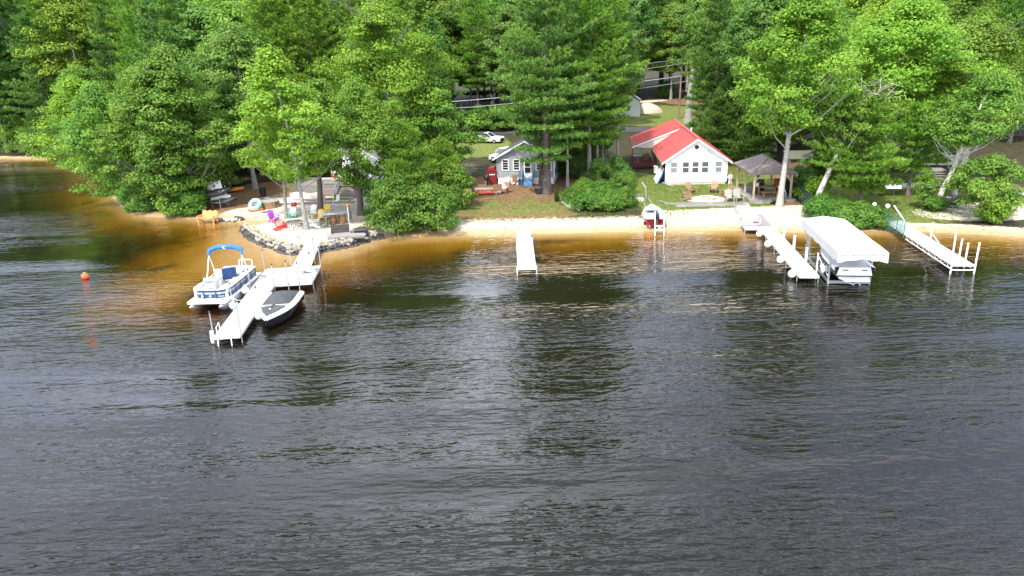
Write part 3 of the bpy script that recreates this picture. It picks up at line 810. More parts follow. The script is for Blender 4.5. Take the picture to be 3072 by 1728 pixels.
# ---- the forest behind: a few grown once, then copied one by one
PR = []
for k, (H_, Rc_, zb_, lf, nc_) in enumerate([(21, 5.2, 6, LM_green, 130), (19, 5.0, 5, LM_oak, 130), (23, 5.4, 8, LM_maple, 130), (20, 4.6, 6, LM_yellow, 120), (22, 5.0, 7, LM_dark, 120)]):
    PR.append(('broadleaf_tree', tree_from(decid(200 + k, H_, Rc_, zb_, nc_, 130, .42, tr=.26, dead=2 if k % 2 else 0), M_bark_grey, lf)))
PN = []
for k, (H_, Rc_, zb_, lf) in enumerate([(25, 4.6, 5, LM_pine), (27, 5.2, 7, LM_pine_y), (23, 4.8, 2.2, LM_pine), (26, 5.2, 3.0, LM_pine_y)]):
    PN.append(('pine_tree', tree_from(pine(220 + k, H_, Rc_, zb_, 1.15, 5, 105, .28, .44, droop=.04), M_bark_pine, lf)))
rf = random.Random(5)
def free(x, y):
    if shore_d(x, y)[0] < 4: return False
    if 20 < x < 45 and 120 < y < 166: return False
    if abs(y - (124 - .06 * (x - 20) + 6 * math.exp(-((x + 10) / 30) ** 2))) < 5 and x > -45: return False
    if 5 < x < 30 and 70 < y < 130: return False
    if -13 < x < 8 and 70 < y < 126: return False
    if -30 < x < 8 and y < 92: return False
    if x > 26 and y < 92: return False
    return True
TW = ('mid green ', 'grey green ', 'bright green ', 'yellow green ', 'deep green '); PWD = ('blue green ', 'sunlit ', 'low branched blue green ', 'low branched yellow green ')  # leaf and needle colour varieties of the forest trees, picked at random
FG = {'l': ('tall pine in the forest on the wooded left bank', 'broad leaved tree in the forest on the wooded left bank', 'trees of the forest on the left'),
      'm': ('tall pine in the dark forest behind the cottages', 'broad leaved tree in the dark forest behind the cottages', 'trees of the forest behind the cottages'),
      'r': ('tall pine in the forest above the right-hand houses', 'broad leaved tree in the forest above the right-hand houses', 'trees of the forest on the right')}
nfor = 0
for row, y0 in enumerate([88, 97, 106, 116, 130, 141, 153, 166, 180, 196, 212]):
    x = -y0 * .80 - 4 + rf.uniform(0, 5)
    while x < y0 * .80 + 5:
        step = (rf.uniform(4.6, 6.6) if x < -24 else rf.uniform(5.6, 8.0)) if y0 < 150 else rf.uniform(7, 10)
        yy = y0 + rf.uniform(-3, 3)
        if free(x, yy):
            pn = rf.random() < (.72 if x < -20 else .35)
            vi = 2 + rf.randrange(2) if pn and x < -24 else rf.randrange(4 if pn else 5)
            kd, ms = (PN if pn else PR)[vi]
            zone = 'l' if x < -20 else ('r' if x > 38 else 'm')
            s_ = rf.uniform(.82, 1.08) * (1.12 if x < -20 else 1) * (1.36 if y0 > 175 else 1.25 if y0 > 150 else 1.12 if y0 > 125 else (.92 if y0 < 100 else 1))
            plant(kd, (PWD[vi] if pn else TW[vi]) + ('front row ' if y0 < 110 else 'back row ' if y0 > 160 else 'middle row ') + FG[zone][0 if pn else 1].replace('broad leaved', 'broadleaf'), 'tree', (x, yy), ms, rf.uniform(0, 6.28), s_, FG[zone][2], sz=s_ * rf.uniform(.92, 1.1))
            nfor += 1
        x += step
for x, y in ((40, 186), (33, 191), (47, 193), (-2, 176), (3, 188)):
    plant('pine_tree', 'tallest back row pine at the top edge behind the cottages', 'tree', (x, y), PN[0][1], rf.uniform(0, 6.28), 1.4, 'tallest pines at the top edge', sz=1.5)
# forest undergrowth that closes the gaps between the trunks
UB = [tree_from(bush_data(240 + k, 3.4, 2.6, .36, 45, 90), M_bark_dark, (LM_dark, LM_green, LM_shrub)[k]) for k in range(3)]
for x, y in [(-62 + 9 * i + rf.uniform(-3, 3), 138 + rf.uniform(-3, 3)) for i in range(10)] + [(-15, 118), (-8, 134), (-1, 133), (5, 132), (11, 131.5), (16, 133), (3, 139), (-5, 140), (10, 139)] + [(15, 140), (44, 150), (50, 142), (22, 172), (30, 176), (38, 172), (45, 166), (56, 134), (64, 128), (-20, 96), (-26, 98), (-16, 104), (-34, 84), (-24, 90), (-44, 96), (30, 112), (34, 106), (40, 102)]:
    zone = 'l' if x < -20 else ('r' if x > 38 else 'm')
    plant('forest_bush', {'l': 'undergrowth bush below the trees of the left bank', 'm': 'undergrowth bush at the dark forest edge behind the cottages', 'r': 'undergrowth bush in the woods on the right'}[zone], 'bush', (x, y), UB[rf.randrange(3)], rf.uniform(0, 6.28), rf.uniform(.8, 1.2), {'l': 'undergrowth on the left bank', 'm': 'undergrowth behind the cottages', 'r': 'undergrowth on the right'}[zone], 'foliage', 'stem')

# ------------------------------------------------------------------ shared furniture
def chair_meshes(material):
    """fan-backed wooden beach chair, sitting towards -y"""
    d = {}
    s_ = MB()
    for k in range(5): s_.box(0, -.30 + k * .115, .36 - k * .028, .52, .10, .022, rx=-.24)
    d['seat'] = s_.mesh('seat', material)
    b = MB()
    for k in range(5):
        x = (k - 2) * .108; h_ = .78 - abs(k - 2) * .05
        lo = Vector((x * .85, .20, .24)); hi = Vector((x * 1.12, .20 + h_ * .42, .24 + h_ * .9))
        b.bar(lo, hi, .095, .022, (0, -1, .4))
        b.bar(hi - (hi - lo) * .02, hi + (hi - lo) * .05, .06, .022, (0, -1, .4))
    b.bar((-.27, .36, .60), (.27, .36, .60), .03, .05); b.bar((-.25, .24, .28), (.25, .24, .28), .03, .06)
    d['backrest'] = b.mesh('backrest', material)
    a = MB(); a.box(0, -.08, .55, .13, .72, .025); a.box(0, -.40, .50, .05, .08, .05)
    d['armrest'] = a.mesh('armrest', material)
    l = MB(); l.box(0, -.36, 0, .04, .11, .55); d['front_leg'] = l.mesh('front_leg', material)
    q = MB(); q.bar((0, -.38, .33), (0, .48, .04), .035, .12); d['back_leg'] = q.mesh('back_leg', material)
    return d
CH = {}
def beach_chair(label, pos, rz, material, group=None, dz=0.0, sc=1.0):
    if material.name not in CH: CH[material.name] = chair_meshes(material)
    d = CH[material.name]
    o = thing('beach_chair', label, 'chair', (pos[0], pos[1], pos[2] + dz), rz, group)
    o.scale = (sc * 1.12,) * 3
    place('seat', d['seat'], o); place('backrest', d['backrest'], o)
    for s_ in (-1, 1):
        place('armrest', d['armrest'], o, (s_ * .33, 0, 0)); place('leg', d['front_leg'], o, (s_ * .29, 0, 0)); place('leg', d['back_leg'], o, (s_ * .26, 0, 0))
    return o
def face(p, q): return math.atan2(q[0] - p[0], -(q[1] - p[1]))

def hull_rings(L_, beam, dep, t_in=0.0, bowp=2.0, sheer=.25, n=9, flare=.8):
    """half-section rings of a boat hull, transom at y=0 and stem at y=L_"""
    rings = []
    for k in range(n):
        u = k / (n - 1); y = L_ * u
        b_ = beam / 2 * (1 - max(0, (u - .35) / .65) ** bowp) ; b_ = max(b_, .02) - t_in
        b_ = max(b_, .01)
        zk = dep * .35 * max(0, (u - .6) / .4) ** 2 + t_in; zs = dep * (1 + sheer * u ** 2)
        rings.append([(-b_, y, zs), (-b_ * flare - .0, y, zk + (zs - zk) * .35), (-b_ * .5, y, zk + .02), (0, y, zk - .03 * (1 - t_in)), (b_ * .5, y, zk + .02), (b_ * flare, y, zk + (zs - zk) * .35), (b_, y, zs)])
    return rings

def stone_meshes(material, n=5, seed=1):
    out = []
    for k in range(n):
        g = random.Random(seed + k); m_ = MB()
        m_.lathe([(max(.02, math.sin(math.pi * (i + .5) / 4.2)) * .5, -math.cos(math.pi * (i + .4) / 4.4) * .38) for i in range(4)], n=6)
        m_.v = [(x * g.uniform(.8, 1.2), y * g.uniform(.75, 1.15), z * g.uniform(.8, 1.15)) for x, y, z in m_.v]
        out.append(m_.mesh('stone', material))
    return out
ST_P = stone_meshes(M_stone, 5, 3); ST_D = stone_meshes(M_darkstone, 5, 9)
ST_W = stone_meshes(mat('pale_beach_stone', (.52, .47, .39), .9, .25, 5, bump=.4), 4, 21)
ST_Y = stone_meshes(mat('mossy_stone', (.33, .31, .16), .95, .3, 4, bump=.4), 4, 31)

# ------------------------------------------------------------------ rock wall round the point
rw = thing('stone_wall', 'tumbled boulder wall edging the sandy point, dark below and pale on top', 'stone wall', (-20, 56.4, 0))
g = random.Random(8)
line = [Vector(p) for p in ((-24.6, 63.2), (-22.9, 60.2), (-20.2, 56.7), (-17.4, 53.8), (-15.2, 54.2), (-13.1, 55.6), (-11.8, 57.4), (-10.4, 58.2))]
seg = []
for a, b in zip(line, line[1:]):
    n_ = max(1, int((b - a).length / .34))
    seg += [(a + (b - a) * (k / n_), (b - a).normalized()) for k in range(n_)]
for p, d in seg:
    nrm = Vector((-d.y, d.x))                 # towards the land
    for row in range(4):
        q = p + nrm * (row * .24 - .12 + g.uniform(-.07, .07)) + d * g.uniform(-.12, .12)
        z = (.02, .24, .46, .60)[row] + g.uniform(-.05, .05)
        kind = (ST_D, ST_D, ST_P, ST_Y if g.random() < .45 else ST_P)[row]
        if row == 1 and g.random() < .25: kind = ST_P
        s_ = g.uniform(.34, .68) if row < 3 else g.uniform(.26, .52)
        place('stone', kind[g.randrange(4)], rw, (q.x + 20, q.y - 56.4, z), (g.uniform(-.3, .3), g.uniform(-.3, .3), g.uniform(0, 6)), (s_, s_, s_ * .8))
rp = thing('rock_pile', 'heap of pale boulders at the water beside the orange bench', 'rocks', (-27.1, 67.3, .05))
for k in range(16):
    s_ = g.uniform(.35, .95)
    place('stone', (ST_W if k % 3 else ST_D)[g.randrange(4)], rp, (g.uniform(-1.6, 1.5), g.uniform(-.55, .45), s_ * .22), (0, 0, g.uniform(0, 6)), (s_, s_, s_ * .75))

# ------------------------------------------------------------------ orange bench standing in the shallows
M_orange = mat('peach_orange_paint', (.72, .27, .09), .6, .12, 4)
p = (-29.00, 66.86, 0.00)
o = thing('garden_bench', 'peach orange two seat bench with three rounded back tops standing in the water', 'bench', (p[0], p[1], gz(p[0], p[1])), R(-14))
zb_ = -gz(p[0], p[1]) + .12
b = MB()
for k in range(3):
    x = (k - 1) * .55
    for j in range(4):
        xx = x + (j - 1.5) * .135
        h_ = .72 - abs(j - 1.5) * .07
        b.bar((xx, .22, zb_ + .32), (xx * 1.02, .22 + h_ * .36, zb_ + .32 + h_), .125, .03, (0, -1, .3))
b.build('backrest', M_orange, o)
s_ = MB()
for k in range(5): s_.box(0, -.32 + k * .125, zb_ + .36 - k * .02, 1.62, .11, .03)
s_.build('seat', M_orange, o)
for sx in (-1, 1):
    MB().box(sx * .86, -.08, zb_ + .58, .12, .74, .03).build('armrest', M_orange, o)
    MB().box(sx * .84, -.40, -.02, .09, .09, zb_ + .6).build('leg', M_orange, o)
    MB().bar((sx * .80, -.38, zb_ + .32), (sx * .80, .42, .02), .05, .12).build('leg', M_orange, o)
    MB().bar((sx * .84, -.40, zb_ + .58), (sx * .84, .25, zb_ + .34), .03, .05).build('brace', M_orange, o)

# white pedal boat half hidden under the left bank
p = (-38.33, 74.61, 0.00)
o = thing('pedal_boat', 'white pedal boat with a curved back poking out of the shrubs at the waterline', 'boat', (p[0], p[1], 0), R(35))
MB().loft([[(x * 1.0, y, .02) for x, y in ((-.7, -1.1), (.7, -1.1), (.8, 0), (.7, 1.2), (-.7, 1.2), (-.8, 0))], [(x * 1.1, y * 1.08, .34) for x, y in ((-.7, -1.1), (.7, -1.1), (.8, 0), (.7, 1.2), (-.7, 1.2), (-.8, 0))]]).build('hull', M_white, o)
MB().loft([[(-.7, -.9, .34), (.7, -.9, .34), (.75, -.2, .34), (-.75, -.2, .34)], [(-.45, -.75, .75), (.45, -.75, .75), (.5, -.45, .75), (-.5, -.45, .75)], [(-.22, -.65, 1.25), (.22, -.65, 1.25), (.25, -.5, 1.25), (-.25, -.5, 1.25)]]).build('seat_back', M_white, o, True)

# red mooring buoy
p = (-31.04, 49.32, 0.00)
o = thing('mooring_buoy', 'round orange red mooring buoy floating alone on the lake', 'buoy', (p[0], p[1], 0))
M_buoy = mat('buoy_orange_red', (.80, .11, .035), .45, .12, 3)
MB().ball(0, 0, .13, .26, 14).build('float', M_buoy, o, True)
MB().torus(0, 0, .42, .05, .012, 10, 5).build('ring', M_galv, o)
MB().lathe([(.06, .35), (.05, .42)], n=8).build('cap', M_buoy, o)

# ------------------------------------------------------------------ kayaks on their rack
def kayak(label, pos, rot, material, L_=3.1, w_=.72, cat='kayak'):
    o = thing('kayak', label, cat, pos); o.rotation_euler = rot
    n = 9; rings = []
    for k in range(n):
        u = k / (n - 1) * 2 - 1; ww = w_ / 2 * (1 - abs(u) ** 2.4) + .015; x = u * L_ / 2; zz = .10 * u * u
        rings.append([(x, ww * math.cos(q), zz + .17 * math.sin(q) * (1 if math.sin(q) > 0 else 1.15)) for q in [2 * math.pi * i / 10 for i in range(10)]])
    MB().loft(rings).build('hull', material, o, True)
    c_ = MB(); c_.torus(0, 0, .17, .28, .028, 16, 6); c_.v = [(x * 1.7, y * .9, z) for x, y, z in c_.v]
    c_.build('cockpit_rim', M_black, o, True)
    MB().lathe([(.25, .155), (.24, .165)], n=12).build('seat', M_black, o)
    MB().box(-1.02, 0, .17, .26, .2, .03).build('hatch', M_black, o)
    return o
RK = (-29.98, 72.41, 0.311)
o = thing('kayak_rack', 'slim galvanised kayak rack on a thin post at the water', 'kayak rack', RK, R(14))
for x in (-.75, .75):
    MB().tube((x, .35, -.2), (x, .35, 2.25), .035).build('upright', M_galv, o)
    for z in (.55, 1.45):
        MB().path([(x, .35, z), (x, -.40, z - .05), (x, -.48, z + .12)], .03, 6).build('arm', M_galv, o)
MB().tube((.15, -.75, -.6), (.15, -.75, 1.1), .025).build('post', M_galv, o)
kayak('black kayak lying on the upper arms of the rack', (RK[0] - .1, RK[1] - .12, RK[2] + 1.68), (R(38), R(-9), R(12)), mat('black_kayak_plastic', (.022, .022, .027), .35, .2, 3))
kayak('black kayak lying on the lower arms of the rack', (RK[0] + .3, RK[1] - .12, RK[2] + .72), (R(30), R(-5), R(12)), M_black)
kayak('orange kayak lying behind the pole trunk by the rack', ((-31.67, 80.42, 0.516)[0], (-31.67, 80.42, 0.516)[1], (-31.67, 80.42, 0.516)[2] + .35), (R(20), 0, R(6)), mat('orange_kayak_plastic', (.75, .27, .03), .4, .1, 3), 2.9)
M_panel = mat('white_foam_board', (.72, .72, .70), .5, .1, 6)
o = thing('foam_board', 'white square board with a dark leafy print leaning behind the upper kayak', 'board', (RK[0] - .45, RK[1] + .55, RK[2] + 1.45), R(8))
MB().box(0, 0, 0, 1.45, .06, 1.25, rx=-.25, ry=R(-12)).build('board', M_panel, o)
gg = random.Random(4)
for k in range(9):
    MB().box(-.15 + gg.uniform(-.4, .55), -.07 + .0, .78 + gg.uniform(-.1, .3), gg.uniform(.08, .2), .02, gg.uniform(.03, .08), rx=-.25, ry=gg.uniform(-.6, .3)).build('print_leaf', M_charcoal, o)
o = thing('foam_board', 'white paddle board end showing between the two black kayaks', 'board', (RK[0] + .1, RK[1] + .35, RK[2] + .95), R(10))
MB().prism([(-1.0, -.2), (.7, -.2), (1.0, -.05), (1.0, .12), (.7, .25), (-1.0, .25)], 0, .1).build('board', M_panel, o).rotation_euler = (R(60), R(-8), 0)

# barrel, stump, ring floats
p = (-26.97, 77.10, 0.489)
o = thing('rubbish_bin', 'tall black bin standing on the sand behind the tree stump', 'bin', p)
MB().lathe([(.30, 0), (.36, .85), (.40, .87), (.40, .95), (.34, .95), (.32, .80)], n=16).build('body', M_black, o)
MB().torus(0, 0, .93, .39, .025, 16, 6).build('rim', M_black, o)
p = (-24.67, 71.55, 0.372)
o = thing('tree_stump', 'very wide sawn tree stump with a grey green top next to the ring floats', 'stump', p)
st = MB(); gg = random.Random(2)
base = [1 + gg.uniform(-.09, .12) for _ in range(18)]
st.loft([[(1.05 * b_ * f * math.cos(2 * math.pi * k / 18), .80 * b_ * f * math.sin(2 * math.pi * k / 18), z) for k, b_ in enumerate(base)] for f, z in ((1.12, -.1), (1.0, .25), (.98, .62), (.93, .66))], cap=False)
st.build('bark', mat('stump_bark', (.26, .17, .10), .95, .35, 4, bump=.8, stretch=(4, 4, 1)), o)
MB().prism([(.965 * b_ * math.cos(2 * math.pi * k / 18), .735 * b_ * math.sin(2 * math.pi * k / 18)) for k, b_ in enumerate(base)], .60, .665).build('top', mat('stump_top', (.30, .31, .25), .95, .2, 3, bump=.3), o)
M_turq = mat('turquoise_vinyl', (.03, .50, .50), .3, .25, 5, col2=(.30, .75, .72))
p = (-25.60, 70.38, 0.305)
o = thing('ring_float', 'big turquoise swim ring with pink spots tilted against the stump', 'float', (p[0], p[1], p[2] + .50), R(-10))
MB().torus(0, 0, .15, .50, .22, 20, 9, tilt=.75).build('ring', M_turq, o, True)
M_pink = mat('pink_vinyl', (.75, .12, .20), .35, .15, 4)
for k in range(7):
    q = k * .9 + .3
    MB().ball(.50 * math.cos(q), .50 * math.sin(q) * math.cos(.75) - .12, .15 + .50 * math.sin(q) * math.sin(.75) + .16, .09, 8).build('spot', M_pink if k % 2 else M_white, o, True)
MB().ball(.05, .05, .12, .22, 10, .7).build('cushion', M_pink, o, True)
o = thing('tube_float', 'orange and red inflatable tube lying under the turquoise ring', 'float', (p[0] + .1, p[1] - .15, p[2]), R(12))
MB().path([(-.75, .1, .14), (-.4, -.15, .14), (.1, -.22, .15), (.65, -.05, .16)], [.10, .16, .17, .12], 9).build('lower_tube', mat('orange_red_vinyl', (.80, .16, .03), .35, .2, 3), o, True)
MB().path([(-.65, .18, .32), (-.3, -.02, .34), (.2, -.05, .36), (.6, .12, .38)], [.08, .11, .11, .08], 9).build('upper_tube', mat('amber_vinyl', (.75, .38, .05), .35, .2, 3), o, True)
p2_ = (-24.86, 69.17, 0.268)
o = thing('driftwood', 'pale driftwood knot lying on the sand right of the tube float', 'driftwood', (p2_[0] + .55, p2_[1], p2_[2]), .4)
MB().path([(-.35, 0, .08), (0, .05, .13), (.4, -.02, .09)], [.05, .12, .06], 7).build('branch', M_greywood, o, True)

# ------------------------------------------------------------------ fire ring and its chairs
FR = (-18.94, 60.80, 0.620)
o = thing('fire_ring', 'round grey block fire ring with a wide rim on the rock point', 'fire pit', FR)
for row in range(3):
    for k in range(14):
        a = 2 * math.pi * (k + row * .5) / 14
        MB().box(.78 * math.cos(a), .78 * math.sin(a), row * .15, .24, .33, .145, rz=a).build('block', M_concrete, o)
MB().lathe([(.68, .44), (.92, .44), (.93, .50), (.66, .50)], n=24, cap=False).build('rim', M_greywood, o)
MB().lathe([(.62, .10), (.01, .16)], n=14).build('ash', M_charcoal, o)
MB().tube((.05, .05, .15), (-.25, .15, 1.15), .022).build('poker', M_galv, o)
stn = thing('stone_border', 'low pale block step curving round the front of the fire ring', 'stone border', FR)
for k in range(9):
    a = R(200 + k * 15)
    MB().box(1.18 * math.cos(a), 1.18 * math.sin(a), 0, .30, .30, .16, rz=a).build('block', M_concrete, stn)
CHAIRS = [('purple fan backed beach chair beside the fire ring', (-22.20, 65.27, 0.220), mat('purple_plastic', (.30, .05, .42), .5, .12, 3), .15),
          ('bright red fan backed beach chair nearest the rock wall', (-19.92, 59.94, 0.620), mat('bright_red_plastic', (.75, .02, .025), .5, .12, 3), -.15),
          ('teal beach chair with a white towel behind the fire ring', (-20.65, 66.29, 0.322), mat('teal_plastic', (.05, .45, .42), .5, .12, 3), -.2),
          ('white beach chair left of the thick dark trunk', (-18.85, 66.12, 0.392), M_white, -.35),
          ('white beach chair between the fire ring and the bar table', (-17.04, 60.39, 0.620), M_white, .2),
          ('yellow beach chair at the left end of the bar table', (-17.50, 63.65, 0.423), mat('yellow_plastic', (.78, .50, .06), .5, .12, 3), .2),
          ('yellow beach chair half hidden behind the dark trunk', (-17.51, 66.01, 0.433), mat('yellow_plastic', (.78, .50, .06)), 0)]
for lb, p, mt_, tw in CHAIRS: beach_chair(lb, p, face(p, FR) + tw, mt_)
p = (-20.65, 66.29, 0.322)
o = thing('beach_towel', 'white towel draped over the back of the teal chair', 'towel', (p[0], p[1], p[2]), face(p, FR) - .2)
MB().slab([(-.28, .20, .38), (.28, .20, .38), (.30, .56, 1.06), (-.30, .56, 1.06)], (0, -.035, .02)).build('cloth', M_white, o)
o = thing('duffel_bag', 'red and white bag on top of the teal chair back', 'bag', (p[0] + .05, p[1] + .52, p[2] + 1.0), .3)
MB().path([(-.28, 0, .16), (-.2, 0, .17), (.2, 0, .17), (.28, 0, .16)], [.12, .2, .2, .12], 10).build('body', M_red, o, True)
MB().path([(-.29, 0, .17), (-.05, 0, .18)], [.13, .205], 10).build('end_panel', M_white, o, True)

# ------------------------------------------------------------------ bar table on barrels, stools, planters
p = (-15.41, 61.54, 0.620)
BT = p
o = thing('bar_table', 'grey rounded bar top resting on two wooden barrels', 'table', p, R(12))
tp_ = MB()
pts = [(-1.45, -.42), (-1.0, -.62), (.7, -.62), (1.15, -.25), (1.2, .35), (.8, .62), (-.9, .55), (-1.45, .15)]
tp_.prism(pts, .98, 1.06); tp_.build('top', mat('slate_grey_top', (.30, .31, .31), .5, .12, 3), o)
for x in (-.25, .55):
    bb = thing  # keep barrels as parts of the table
    q = MB().lathe([(.27, 0), (.33, .25), (.35, .48), (.33, .72), (.27, .96)], x, 0, 0, 16).build('barrel', mat('oak_barrel', (.30, .14, .05), .6, .25, 5, stretch=(5, 5, 1)), o)
    for z, r_ in ((.12, .305), (.48, .352), (.84, .305)): MB().lathe([(r_, z - .025), (r_ + .008, z), (r_, z + .025)], x, 0, 0, 16, False).build('hoop', M_grey, q)
for k, (x, y) in enumerate(((-1.15, -.75), (-.6, -.85), (.1, -.9))):
    c, s_ = math.cos(R(12)), math.sin(R(12))
    o = thing('bar_stool', ('black bar stool at the left end of the grey bar top', 'middle black bar stool of the grey bar top', 'black bar stool nearest the dark bench')[k], 'stool', (p[0] + x * c - y * s_, p[1] + x * s_ + y * c, gz(p[0], p[1])), k * .4)
    MB().lathe([(.17, .70), (.19, .73), (.17, .76)], n=12).build('seat', M_black, o)
    for a in range(4): MB().tube((.13 * math.cos(a * 1.57 + .8), .13 * math.sin(a * 1.57 + .8), .71), (.22 * math.cos(a * 1.57 + .8), .22 * math.sin(a * 1.57 + .8), 0), .016, n=5).build('leg', M_black, o)
    MB().torus(0, 0, .28, .185, .012, 12, 5).build('foot_ring', M_black, o)
p = (-13.70, 59.02, 0.620)
o = thing('patio_umbrella', 'closed dark umbrella with a rust orange tip standing in a round base', 'umbrella', p)
MB().lathe([(.26, 0), (.24, .08), (.05, .12)], n=14).build('base', M_concrete, o)
MB().tube((0, 0, .1), (0, 0, 2.3), .025).build('pole', M_white, o)
MB().lathe([(.06, .95), (.14, 1.1), (.10, 1.7), (.05, 2.1)], .13, .05, 0, 10).build('canopy', M_charcoal, o)
MB().lathe([(.06, 2.05), (.13, 2.12), (.10, 2.22), (.03, 2.3)], n=10).build('tip', mat('rust_orange', (.50, .13, .03), .7, .2, 4), o)
p = (-14.17, 57.56, 0.620)
o = thing('storage_bench', 'dark brown slatted storage bench standing open behind the grey log', 'bench', p, R(14)); o.scale = (.78, .78, .78)
MB().box(0, .35, 0, 2.0, .06, 1.0).build('back_panel', M_brownwood, o)
MB().box(0, -.05, 0, 2.0, .7, .10).build('bottom', M_greywood, o)
for x in (-1.0, 1.0): MB().box(x, 0, 0, .06, .74, .55).build('side_panel', M_tanwood, o)
for k in range(3): MB().box(0, .31 - .0, .12 + k * .30, 1.9, .02, .26).build('slat', M_charcoal, o)
p = (-13.43, 56.32, 0.425)
o = thing('beach_log', 'long grey sawn log lying along the top of the rock wall', 'log', p, R(9))
MB().path([(-1.5, 0, .26), (-.6, .03, .28), (.5, 0, .28), (1.5, -.02, .26)], [.30, .29, .27, .25], 12).build('bark', M_greywood, o, True)
MB().lathe([(.01, 0), (.27, 0), (.27, .02), (.01, .02)], n=12).build('cut_end', M_tanwood, o).matrix_local = Matrix.Translation((-1.515, 0, .26)) @ Matrix.Rotation(R(90), 4, 'Y')
p = (-12.44, 57.51, 0.338)
o = thing('gas_grill', 'low gas grill under a shiny black cover at the right end of the log', 'grill', p, R(10))
MB().loft([[(x * f, y * f, z) for x, y in ((-.6, -.32), (.6, -.32), (.6, .32), (-.6, .32))] for f, z in ((1, 0), (1.03, .35), (.95, .62), (.55, .80))]).build('cover', mat('shiny_black_cover', (.02, .02, .022), .3, .3, 3), o)
MB().box(.3, -.33, .25, .12, .02, .12).build('valve', M_white, o)
p = (-15.48, 56.72, 0.620)
o = thing('planter_box', 'small cream slatted planter box beside the dock end', 'planter', p, R(6))
for k in range(5): MB().box(-.32 + k * .16, -.2, 0, .14, .03, .52).build('slat', M_white, o)
MB().box(0, .02, .0, .78, .36, .46).build('tub', M_concrete, o)
p = (-14.62, 55.55, 0.508)
mt2 = MB().prism([(-.95, -.35), (.75, -.45), (.95, .25), (-.6, .42)], 0, .012).build('doormat', M_greywood); mt2.location = (p[0], p[1], p[2] + .03)
tag(mt2, 'flat grey mat on the ground where the dock meets the rock wall', 'mat')
p = (-13.05, 58.93, 0.620)
o = thing('boardwalk', 'short boardwalk of pale grey planks in front of the pallet', 'boardwalk', p, R(24))
for k in range(11): MB().box(-1.05 + k * .21, 0, .02, .19, 1.3, .05, rz=g.uniform(-.02, .02)).build('plank', M_greywood, o)
for y in (-.5, .5): MB().box(0, y, -.06, 2.3, .08, .08).build('joist', M_brownwood, o)
p = (-11.88, 58.75, 0.620)
o = thing('wood_pallet', 'reddish wooden pallet leaning on edge beside the shore bush', 'pallet', p, R(6)); o.rotation_euler = (R(62), 0, R(6))
for k in range(6): MB().box(0, -.5 + k * .2, .10, 1.2, .10, .02).build('slat', M_brownwood, o)
for x in (-.55, 0, .55): MB().box(x, 0, 0, .07, 1.1, .10).build('runner', M_brownwood, o)
# hanging white chair
p = (-17.47, 70.63, 0.479)
o = thing('hammock_chair', 'white rope hammock chair hanging in an angled frame on the sand', 'hammock', p, R(-20))
MB().path([(-.55, .2, 0), (-.35, .1, 1.0), (.1, 0, 1.75), (.35, -.05, 1.7)], .035, 7).build('frame', M_white, o)
MB().path([(-.55, .2, .03), (.4, -.2, .03), (.55, .35, .03)], .03, 6).build('base', M_white, o)
MB().path([(.35, -.05, 1.7), (.55, -.1, 1.15)], .012, 5).build('rope', M_rope, o); MB().path([(.35, -.05, 1.7), (.15, -.1, 1.15)], .012, 5).build('rope', M_rope, o)
MB().slab([(.18, -.08, 1.15), (.52, -.08, 1.15), (.56, -.22, .62), (.14, -.22, .62)], (0, .03, .02)).build('back_sling', M_white, o); MB().slab([(.14, -.22, .62), (.56, -.22, .62), (.54, -.55, .55), (.16, -.55, .55)], (0, 0, .03)).build('seat_sling', M_white, o)
# covered furniture
M_tarp = mat('tan_canvas_cover', (.52, .44, .34), .85, .25, 1.6, bump=.9, col2=(.62, .55, .46))
p = (-21.55, 74.26, 0.487)
o = thing('covered_boat', 'small rowing boat under a crumpled tan canvas cover on the patio', 'covered boat', p, R(78))
rr = hull_rings(3.6, 1.9, .55, n=8, bowp=2.2)
MB().loft([[(-r_[0][0], r_[0][1] - 1.8, .30 + .12 * math.sin(i * 1.7)), (-r_[1][0] * .6, r_[0][1] - 1.8, .62 + .1 * math.sin(i * 2.1)), (0, r_[0][1] - 1.8, .80 + .08 * math.cos(i * 1.3)), (r_[1][0] * .6, r_[0][1] - 1.8, .60 + .1 * math.cos(i * 2.1)), (r_[0][0], r_[0][1] - 1.8, .30), (r_[0][0] * .8, r_[0][1] - 1.8, .06), (-r_[0][0] * .8, r_[0][1] - 1.8, .06)] for i, r_ in enumerate(rr)]).build('cover', M_tarp, o, True)
MB().box(0, 0, 0, .5, 2.2, .08).build('keel_block', M_brownwood, o)
# patio with pale paving stones
pa = thing('stone_patio', 'patio of pale rectangular paving stones behind the fire ring', 'patio', (-21.10, 74.17, 0.490), R(-4)); M_paver = mat('pale_paver', (.46, .41, .37), .9, .14, 3, bump=.15)
pm = MB().box(0, 0, 0, .88, .44, .05).mesh('paving_stone', M_paver)
for j in range(7):
    for k in range(11): place('paving_stone', pm, pa, (-5.0 + k * .92 + (j % 2) * .46, -1.5 + j * .47, .01), (0, 0, g.uniform(-.01, .01)))
ed = MB().bar((-5.6, -2.0, .06), (5.4, -2.0, .06), .14, .16).build('edging_timber', M_greywood, pa)
MB().bar((-5.6, 1.9, .06), (0, 1.95, .06), .14, .16).build('edging_timber', M_greywood, pa)
p = (-17.94, 73.49, 0.513)
o = thing('lawn_bed', 'small square of green grass framed with pale timbers below the deck stairs', 'grass bed', p, R(-6))
MB().box(0, 0, 0, 2.6, 1.5, .08).build('turf', mat('green_turf', (.075, .15, .025), .95, .3, 6, bump=.4), o)
for x, y, sx, sy in ((0, -.82, 2.9, .14), (0, .82, 2.9, .14), (-1.38, 0, .14, 1.5), (1.38, 0, .14, 1.5)): MB().box(x, y, 0, sx, sy, .14).build('edging_timber', M_tanwood, o)

